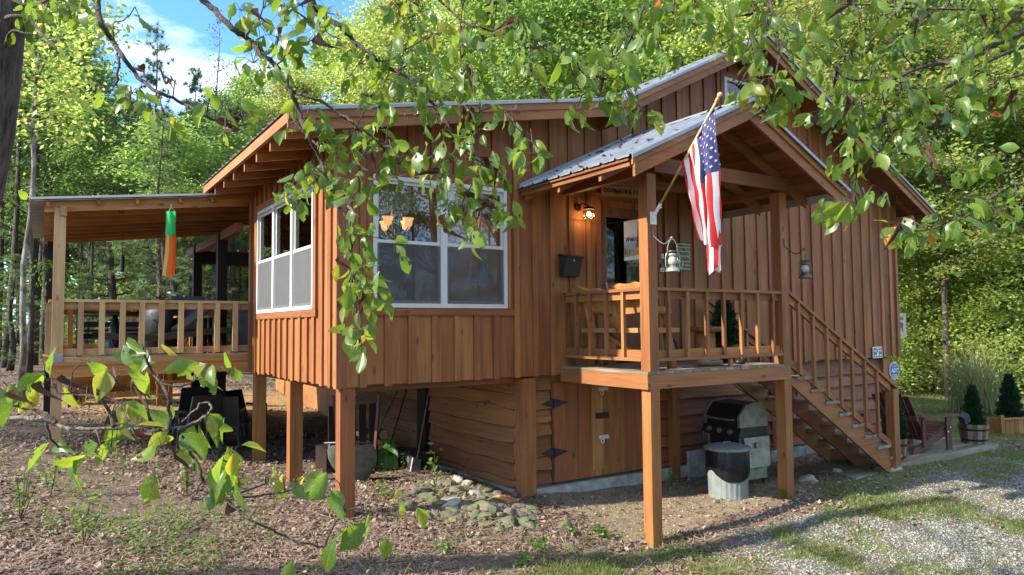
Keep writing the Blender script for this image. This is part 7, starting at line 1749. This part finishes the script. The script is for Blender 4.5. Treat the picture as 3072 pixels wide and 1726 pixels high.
for c in ((720, 50, 50, 6), (775, 95, 50, 7), (850, 60, 55, 8), (830, 130, 45, 6), (905, 40, 55, 8), (760, 205, 42, 6), (800, 220, 38, 5), (850, 170, 45, 6), (905, 150, 50, 6), (960, 110, 50, 6), (985, 60, 50, 6), (950, 350, 36, 4), (905, 345, 24, 2), (845, 412, 15, 1), (875, 412, 18, 1), (960, 405, 36, 6), (985, 445, 36, 5), (990, 505, 42, 6), (960, 560, 45, 7), (915, 560, 40, 5), (870, 575, 40, 5), (876, 616, 30, 4), (1000, 592, 36, 5), (1045, 560, 36, 5), (1090, 482, 36, 4),
          (1035, 602, 32, 4), (1090, 618, 45, 6), (1040, 700, 36, 5), (1090, 748, 42, 6), (1035, 790, 32, 5), (1085, 830, 42, 6), (1130, 838, 20, 2), (1050, 880, 38, 6), (1110, 882, 38, 5), (1150, 908, 20, 2), (1060, 930, 38, 6), (1108, 958, 34, 4), (1060, 1000, 36, 5), (1108, 1008, 30, 3), (1075, 1042, 32, 5), (1086, 1072, 22, 3), (1185, 765, 22, 3)): Bb.cluster(*c, L=0.112, thick=1.12 if c[1] > 300 else 1.22)
Bb.finish(tuple(at_d(1530/2.512, 0, 4.3)))
# ---- centre bough
Cb = Bough('leafy_bough', 'spreading leafy bough across the top centre before the low roof', 'branch', 3)
Cb.limb([(700, -500), (850, -160), (940, 10)]+px1((2400, 100), (2500, 160))+px2((0, 200), (60, 270), (150, 360), (230, 420), (300, 480), (430, 550), (560, 620), (620, 700), (690, 790), (760, 870), (820, 960), (870, 1060), (930, 1130), (980, 1180), (1080, 1260), (1150, 1330)), 0.020, 0.003, 4.4, 4.1, world_start=[tp[8]])
Cb.limb(px2((500, -400), (650, -120), (760, 20), (850, 100), (960, 190), (1080, 215), (1180, 250), (1300, 310), (1420, 400)), 0.013, 0.003, 4.5, 4.2, world_start=[tp[8]])
Cb.limb(px2((1230, 260), (1280, 245), (1380, 250), (1480, 340), (1600, 400), (1700, 450), (1830, 550)), 0.006, 0.002, 4.25, 4.2)
Cb.limb(px2((1000, 880), (1150, 800), (1240, 830), (1320, 960), (1400, 1040), (1480, 1120)), 0.005, 0.002, 4.15, 4.0); Cb.limb(px2((980, 1180), (1040, 1300), (960, 1420), (900, 1560), (920, 1660), (970, 1760), (1010, 1850)), 0.005, 0.002, 4.1, 4.0)
Cb.limb(px2((290, 470), (420, 420), (600, 300), (760, 240), (880, 120)), 0.006, 0.002, 4.3, 4.25); Cb.limb(px2((0, 870), (100, 950), (250, 1050), (380, 1120), (440, 1240)), 0.006, 0.002, 4.2, 4.1); Cb.limb(px2((920, -60), (915, 60), (890, 260), (900, 440), (905, 560)), 0.005, 0.002, 4.3, 4.25)
for c in ((1180, 30, 50, 6), (1240, 110, 45, 5), (1255, 20, 45, 4), (1310, 90, 45, 5), (1380, 20, 55, 6), (1430, 90, 50, 6), (1500, 20, 55, 6), (1490, 130, 50, 6), (1550, 90, 50, 5), (1430, 170, 45, 5), (1380, 170, 45, 5), (1310, 160, 45, 4), (1230, 172, 50, 6), (1170, 170, 45, 5), (1130, 222, 50, 5), (1060, 182, 40, 5), (1050, 242, 35, 3), (1110, 270, 40, 5), (1160, 260, 50, 5), (1220, 262, 50, 6), (1290, 242, 50, 6), (1350, 252, 45, 6), (1400, 252, 45, 5), (1440, 232, 40, 5), (1560, 170, 40, 4), (1590, 190, 36, 4), (1640, 160, 40, 5), (1680, 182, 40, 4), (1670, 250, 36, 4), (1720, 242, 40, 4), (1750, 252, 45, 4)): Cb.cluster(*c)
for c in ((1140, 340, 40, 5), (1180, 355, 34, 4), (1260, 300, 36, 4), (1310, 332, 40, 5), (1380, 352, 40, 5), (1440, 342, 36, 4), (1530, 362, 34, 4), (1590, 420, 34, 5), (1600, 478, 28, 6), (1420, 422, 40, 6), (1330, 412, 40, 5), (1268, 418, 28, 2), (1245, 480, 36, 4), (1300, 482, 36, 5), (1355, 505, 42, 6), (1410, 492, 40, 5), (1470, 502, 40, 6), (1530, 492, 38, 5), (1060, 422, 40, 5), (1100, 402, 36, 4), (1090, 452, 40, 5), (1160, 452, 40, 5), (1190, 472, 30, 4), (1040, 532, 38, 4), (1110, 542, 36, 4), (1180, 532, 30, 3), (1440, 542, 36, 5), (1500, 542, 36, 4), (1320, 552, 36, 4), (1345, 575, 38, 5), (1400, 562, 36, 4), (1330, 650, 38, 4), (1370, 678, 38, 6), (1400, 642, 40, 5), (1410, 738, 28, 4), (1438, 720, 18, 2), (1480, 640, 36, 4), (1545, 642, 30, 5)): Cb.cluster(*c, L=0.112)
Cb.finish(tuple(at_d(940, 10, 4.4)))
# ---- top bough over the porch
Db = Bough('leafy_bough', 'leafy bough hanging from the top edge over the gable and porch ridge', 'branch', 4)
hub = at_d(2250, -420, 4.3); over = at_d(3500, -700, 4.6)
Db.limb([(2200, -420), (2040, -120)]+px2((2310, 0), (2260, 100), (2200, 230), (2150, 350), (2080, 420), (2040, 480), (2000, 560), (1900, 660)), 0.012, 0.003, 4.3, 4.2, world_start=[over, hub])
Db.limb([(2160, -180)]+px2((2520, 0), (2510, 90), (2440, 270), (2370, 370)), 0.007, 0.002, 4.3, 4.2); Db.limb([(2300, -200)]+px3((660, 0), (690, 120), (715, 250), (720, 400), (700, 540), (670, 640), (640, 700)), 0.011, 0.003, 4.2, 4.0, world_start=[hub])
Db.limb([(2520, -220)]+px3((1280, 0), (1320, 100), (1340, 240), (1345, 380), (1360, 450), (1300, 520)), 0.008, 0.002, 4.25, 4.1, world_start=[over]); Db.limb(px3((10, -80), (20, 40), (60, 120), (30, 200)), 0.005, 0.002, 4.25, 4.2); Db.limb(px3((300, -80), (310, 60), (345, 180)), 0.005, 0.002, 4.2, 4.2); Db.limb(px3((715, 250), (600, 180), (560, 240), (540, 330)), 0.005, 0.002, 4.15, 4.1); Db.limb(px3((720, 300), (850, 430), (950, 470), (1050, 540)), 0.005, 0.002, 4.15, 4.1)
for c in ((1780, 180, 42, 5), (1830, 172, 42, 5), (1850, 100, 48, 5), (1905, 80, 48, 6), (1960, 110, 52, 7), (1990, 172, 42, 5), (1920, 152, 42, 5), (1810, 232, 40, 4), (1870, 242, 40, 4), (1950, 40, 52, 6), (2020, 60, 52, 6), (2085, 25, 46, 5), (2085, 95, 42, 5), (2150, 115, 42, 5), (2200, 60, 52, 6), (2190, 130, 44, 5), (2260, 30, 50, 6), (2300, 92, 50, 6), (2290, 150, 44, 5), (2235, 172, 36, 4), (2262, 172, 36, 4), (2230, 262, 42, 6), (2280, 272, 42, 5), (2312, 242, 42, 6), (2342, 272, 40, 5), (2340, 322, 38, 5), (2292, 302, 38, 5), (2372, 282, 36, 4), (2420, 172, 48, 6), (2370, 110, 48, 6), (2400, 50, 52, 7),
          (1730, 345, 34, 6), (1800, 300, 40, 5), (1850, 282, 44, 6), (1850, 322, 34, 4), (1890, 322, 30, 4), (1928, 350, 34, 5), (1945, 372, 20, 2)): Db.cluster(*c)
Db.finish(tuple(at_d(2250, -420, 4.3)))
# ---- big right bough
E1 = Bough('leafy_bough', 'leafy bough along the upper right corner of the photo', 'branch', 5)
tr = [at_d(u, v, 4.9) for u, v in ((3900, 1900), (3860, 1200), (3830, 500), (3800, -100), (3780, -700))]; tg = tr[0].copy(); tg[2] = gzf(tg[0], tg[1])-0.2
E2 = Bough('persimmon_tree', 'long leafy branch reaching in from the right edge before the cabin', 'tree', 6)
b = B(); b.tube([tg]+tr, [0.2, 0.17, 0.15, 0.13, 0.11, 0.09], 12); E2.extra.append((b, 'trunk', 'bark_dark'))
E1.limb([(3500, -160), (3250, -40), (3072, 20), (2900, 30), (2700, 20), (2500, 10)], 0.016, 0.004, 4.6, 4.2, world_start=[tr[3]]); E1.limb([(3072, 20), (2985, 60), (2940, 130), (2880, 190), (2800, 210)], 0.007, 0.003, 4.4, 4.2); E1.limb([(2700, 20), (2640, 90), (2580, 150), (2530, 190)], 0.006, 0.002, 4.3, 4.2); E1.limb([(3250, -40), (3100, 80), (3000, 130), (2950, 170)], 0.006, 0.002, 4.4, 4.2)
for c in ((2450, 70, 50, 6), (2460, 140, 46, 5), (2520, 60, 52, 6), (2540, 20, 48, 5), (2620, 62, 52, 7), (2600, 150, 50, 7), (2680, 30, 52, 6), (2700, 120, 46, 5), (2740, 80, 52, 7), (2780, 50, 52, 6), (2860, 45, 40, 4), (2920, 15, 45, 5), (2985, 60, 52, 7), (3040, 40, 52, 7), (2990, 112, 48, 6), (3050, 150, 46, 6), (2640, 192, 44, 5), (2560, 192, 36, 4), (2900, 192, 40, 4), (2960, 172, 44, 5)): E1.cluster(*c)
E1.finish(tuple(at_d(3500, -160, 4.6)))
E2.limb([(3500, 20), (3200, 60)]+px3((2572, 250), (2400, 320), (2200, 410), (2000, 465), (1800, 510), (1600, 590), (1500, 605), (1300, 600), (1200, 580)), 0.024, 0.004, 4.5, 4.0, world_start=[tr[2]])
E2.limb([(3400, 60), (3200, 100)]+px3((2572, 350), (2450, 400), (2300, 460), (2150, 530), (2050, 620), (1950, 700), (1850, 790), (1780, 850), (1680, 920), (1600, 990), (1520, 1090), (1440, 1190), (1380, 1290), (1280, 1370), (1200, 1420)), 0.016, 0.003, 4.4, 4.0, world_start=[tr[2]])
E2.limb([(3300, 140)]+px3((2572, 550), (2350, 650), (2200, 740), (2060, 860), (1960, 990), (1900, 1080)), 0.010, 0.003, 4.3, 4.1, world_start=[tr[2]])
E2.limb([(3300, 420)]+px3((2572, 1370), (2450, 1420))+[(2995, 576), (2960, 610), (2925, 632), (2885, 656), (2805, 684), (2725, 694), (2685, 696)], 0.011, 0.003, 4.2, 3.9, world_start=[tr[1]])
E2.limb(px3((1720, 830), (1450, 960), (1250, 980)), 0.004, 0.002, 4.1, 4.0); E2.limb(px3((1900, 660), (1700, 670), (1500, 740), (1300, 800)), 0.004, 0.002, 4.1, 4.0); E2.limb(px3((1730, 510), (1600, 350), (1500, 280)), 0.004, 0.002, 4.15, 4.1); E2.limb(px3((1300, 1370), (1290, 1450), (1330, 1540), (1310, 1620), (1250, 1650)), 0.004, 0.002, 4.0, 3.95)
for c in ((2440, 212, 42, 5), (2490, 250, 46, 6), (2550, 262, 46, 6), (2610, 252, 44, 5), (2660, 262, 46, 5), (2720, 282, 44, 5), (2470, 322, 46, 6), (2530, 322, 46, 6), (2590, 342, 52, 7), (2650, 322, 50, 7), (2710, 302, 46, 5), (2770, 302, 46, 5), (2850, 242, 42, 4), (2920, 282, 50, 6), (2990, 262, 50, 6), (3040, 302, 50, 6), (2860, 332, 46, 5), (2930, 352, 46, 5), (2478, 352, 40, 5), (2540, 382, 46, 6), (2650, 392, 50, 6), (2740, 372, 50, 6), (2800, 402, 46, 5), (2570, 432, 44, 6), (2680, 442, 50, 6), (2760, 442, 46, 5), (2530, 472, 40, 6), (2590, 502, 40, 5), (2650, 500, 42, 4), (2740, 500, 42, 4), (2790, 472, 42, 4)): E2.cluster(*c, kinds=(('leaf_green', 0.89), ('leaf_yellow', 0.03), ('leaf_dead', 0.07), ('leaf_red', 0.003)))
for c in ((2490, 650, 36, 5), (2520, 622, 34, 4), (2560, 622, 36, 4), (2600, 612, 32, 3), (2660, 592, 30, 2), (2690, 700, 38, 5), (2740, 712, 38, 5), (2780, 702, 38, 5), (2830, 692, 38, 5), (2880, 662, 38, 4), (2900, 622, 38, 4), (2950, 642, 42, 4), (3005, 652, 46, 5), (3050, 602, 46, 5), (3045, 692, 36, 3), (2870, 522, 36, 3), (2960, 482, 40, 4), (3015, 482, 40, 4)): E2.cluster(*c, kinds=(('leaf_green', 0.9), ('leaf_dead', 0.07), ('leaf_red', 0.012)))
E2.finish(tuple(tg))
# ---- low branch right before the lens, lower left
F = Bough('bare_sapling', 'grey leaning branch with big ragged leaves in the lower left foreground', 'branch', 7)
fd = 2.05; F.tw_r = 0.45
q0 = at_d(-500, 1500, 2.3); q0g = q0.copy(); q0g[2] = gzf(q0[0], q0[1])-0.1
F.limb([(-420, 1420), (-150, 1290)]+pxb((100, 260), (240, 275), (380, 295), (480, 330), (600, 345), (800, 340), (1000, 345), (1180, 350), (1350, 335), (1460, 300), (1560, 240), (1590, 190), (1575, 150), (1520, 150), (1480, 190), (1370, 290)), 0.0075, 0.0022, fd+0.1, fd, world_start=[q0g, q0], mat='bark_twig_pale')
F.limb(pxb((1190, 355), (1220, 370), (1270, 460), (1330, 560), (1430, 640), (1530, 720), (1620, 810), (1700, 870), (1800, 960), (1930, 1050), (2060, 1110), (2150, 1160), (2250, 1200), (2400, 1230), (2450, 1245), (2600, 1330), (2772, 1345), (2972, 1350), (3250, 1335)), 0.0060, 0.0014, fd, fd+0.05)
F.limb(pxb((1350, 340), (1380, 420), (1440, 530), (1500, 630), (1530, 720)), 0.005, 0.004, fd, fd); F.limb(pxb((1275, 340), (1275, 200), (1270, 100), (1220, 0), (1150, -75), (1090, -200), (1070, -290)), 0.006, 0.003, fd, fd); F.limb(pxb((850, 330), (840, 240), (780, 130), (720, 100), (600, 85), (430, 75)), 0.006, 0.002, fd, fd)
F.limb(pxb((350, 290), (390, 420), (460, 490), (560, 550)), 0.004, 0.002, fd, fd); F.limb(pxb((1530, 720), (1480, 820), (1430, 920)), 0.003, 0.0015, fd, fd); F.limb(pxb((1700, 870), (1850, 860), (2000, 840), (2200, 800)), 0.004, 0.002, fd, fd); F.limb(pxb((1620, 810), (1800, 830), (2000, 760)), 0.004, 0.002, fd, fd); F.limb(pxb((1220, 0), (1350, 30), (1480, -20), (1600, -40)), 0.003, 0.002, fd, fd); F.limb(pxb((430, 300), (350, 230), (230, 190), (100, 170)), 0.005, 0.003, fd, fd)
F.limb(pxb((2450, 1245), (2600, 960), (2900, 990), (3150, 1010)), 0.0035, 0.002, fd, fd); F.limb(pxb((1000, 345), (1050, 420), (1200, 420)), 0.003, 0.002, fd, fd); F.limb(pxb((1480, 500), (1600, 560), (1750, 590)), 0.003, 0.002, fd, fd)
fk = (('leaf_green', 0.72), ('leaf_yellow', 0.25), ('leaf_dead', 0.03))
for c in ((386, 1062, 8, 1), (456, 1072, 8, 1), (222, 1122, 25, 2), (320, 1135, 15, 1), (575, 1125, 20, 2), (628, 1132, 22, 2), (688, 1132, 18, 1), (25, 1180, 28, 2), (160, 1182, 30, 2), (140, 1155, 22, 1), (320, 1162, 20, 1), (362, 1240, 10, 1), (405, 1220, 15, 1), (430, 1262, 16, 2), (212, 1332, 12, 1), (272, 1332, 12, 1), (270, 1385, 12, 1), (305, 1378, 10, 1), (332, 1352, 8, 1), (382, 1318, 15, 1), (598, 1282, 20, 2), (632, 1292, 16, 2), (486, 1348, 10, 1), (560, 1312, 14, 2), (522, 1428, 20, 1), (480, 1455, 15, 1), (582, 1425, 20, 2), (695, 1388, 18, 2), (716, 1410, 15, 2), (640, 1392, 10, 1), (720, 1465, 25, 2), (800, 1468, 22, 2), (850, 1462, 22, 2), (892, 1478, 22, 2), (960, 1445, 18, 1), (1000, 1440, 15, 1), (968, 1508, 20, 1), (822, 1532, 12, 1), (672, 1502, 10, 1), (1000, 1645, 25, 1), (942, 1660, 22, 1), (1045, 1610, 18, 2), (1095, 1580, 18, 2), (1110, 1690, 22, 1), (1192, 1572, 15, 2), (1252, 1572, 15, 1)): F.cluster(c[0], c[1], c[2]*1.3, c[3]+(1 if c[0] < 760 else 0), L=0.094, kinds=fk)
for c in ((92, 1185, 20, 3), (262, 1205, 14, 3), (370, 1190, 18, 3), (245, 1355, 10, 1), (690, 1530, 10, 2), (455, 1310, 10, 2)): F.cluster(*c, L=0.062, kinds=(('leaf_dead', 1),))
F.finish(tuple(q0g))

tw = B(); k0 = [at_d(u, v, 2.0) for u, v in ((1860, 1800), (1895, 1726), (1925, 1695), (1946, 1676))]; tw.tube(k0, [0.004, 0.004, 0.0035, 0.0025], 6); tw.tube([k0[3], at_d(1965, 1700, 2.0), at_d(1992, 1728, 2.02)], [0.0025, 0.002, 0.0015], 6)
g_ = k0[0].copy(); g_[2] = gzf(g_[0], g_[1])-0.05; tw.tube([g_, k0[0]], [0.006, 0.004], 6)
tag(tw.build('bare_twig', 'bark_twig', None, True), 'bare forked twig poking up at the bottom edge of the photo', 'twig')
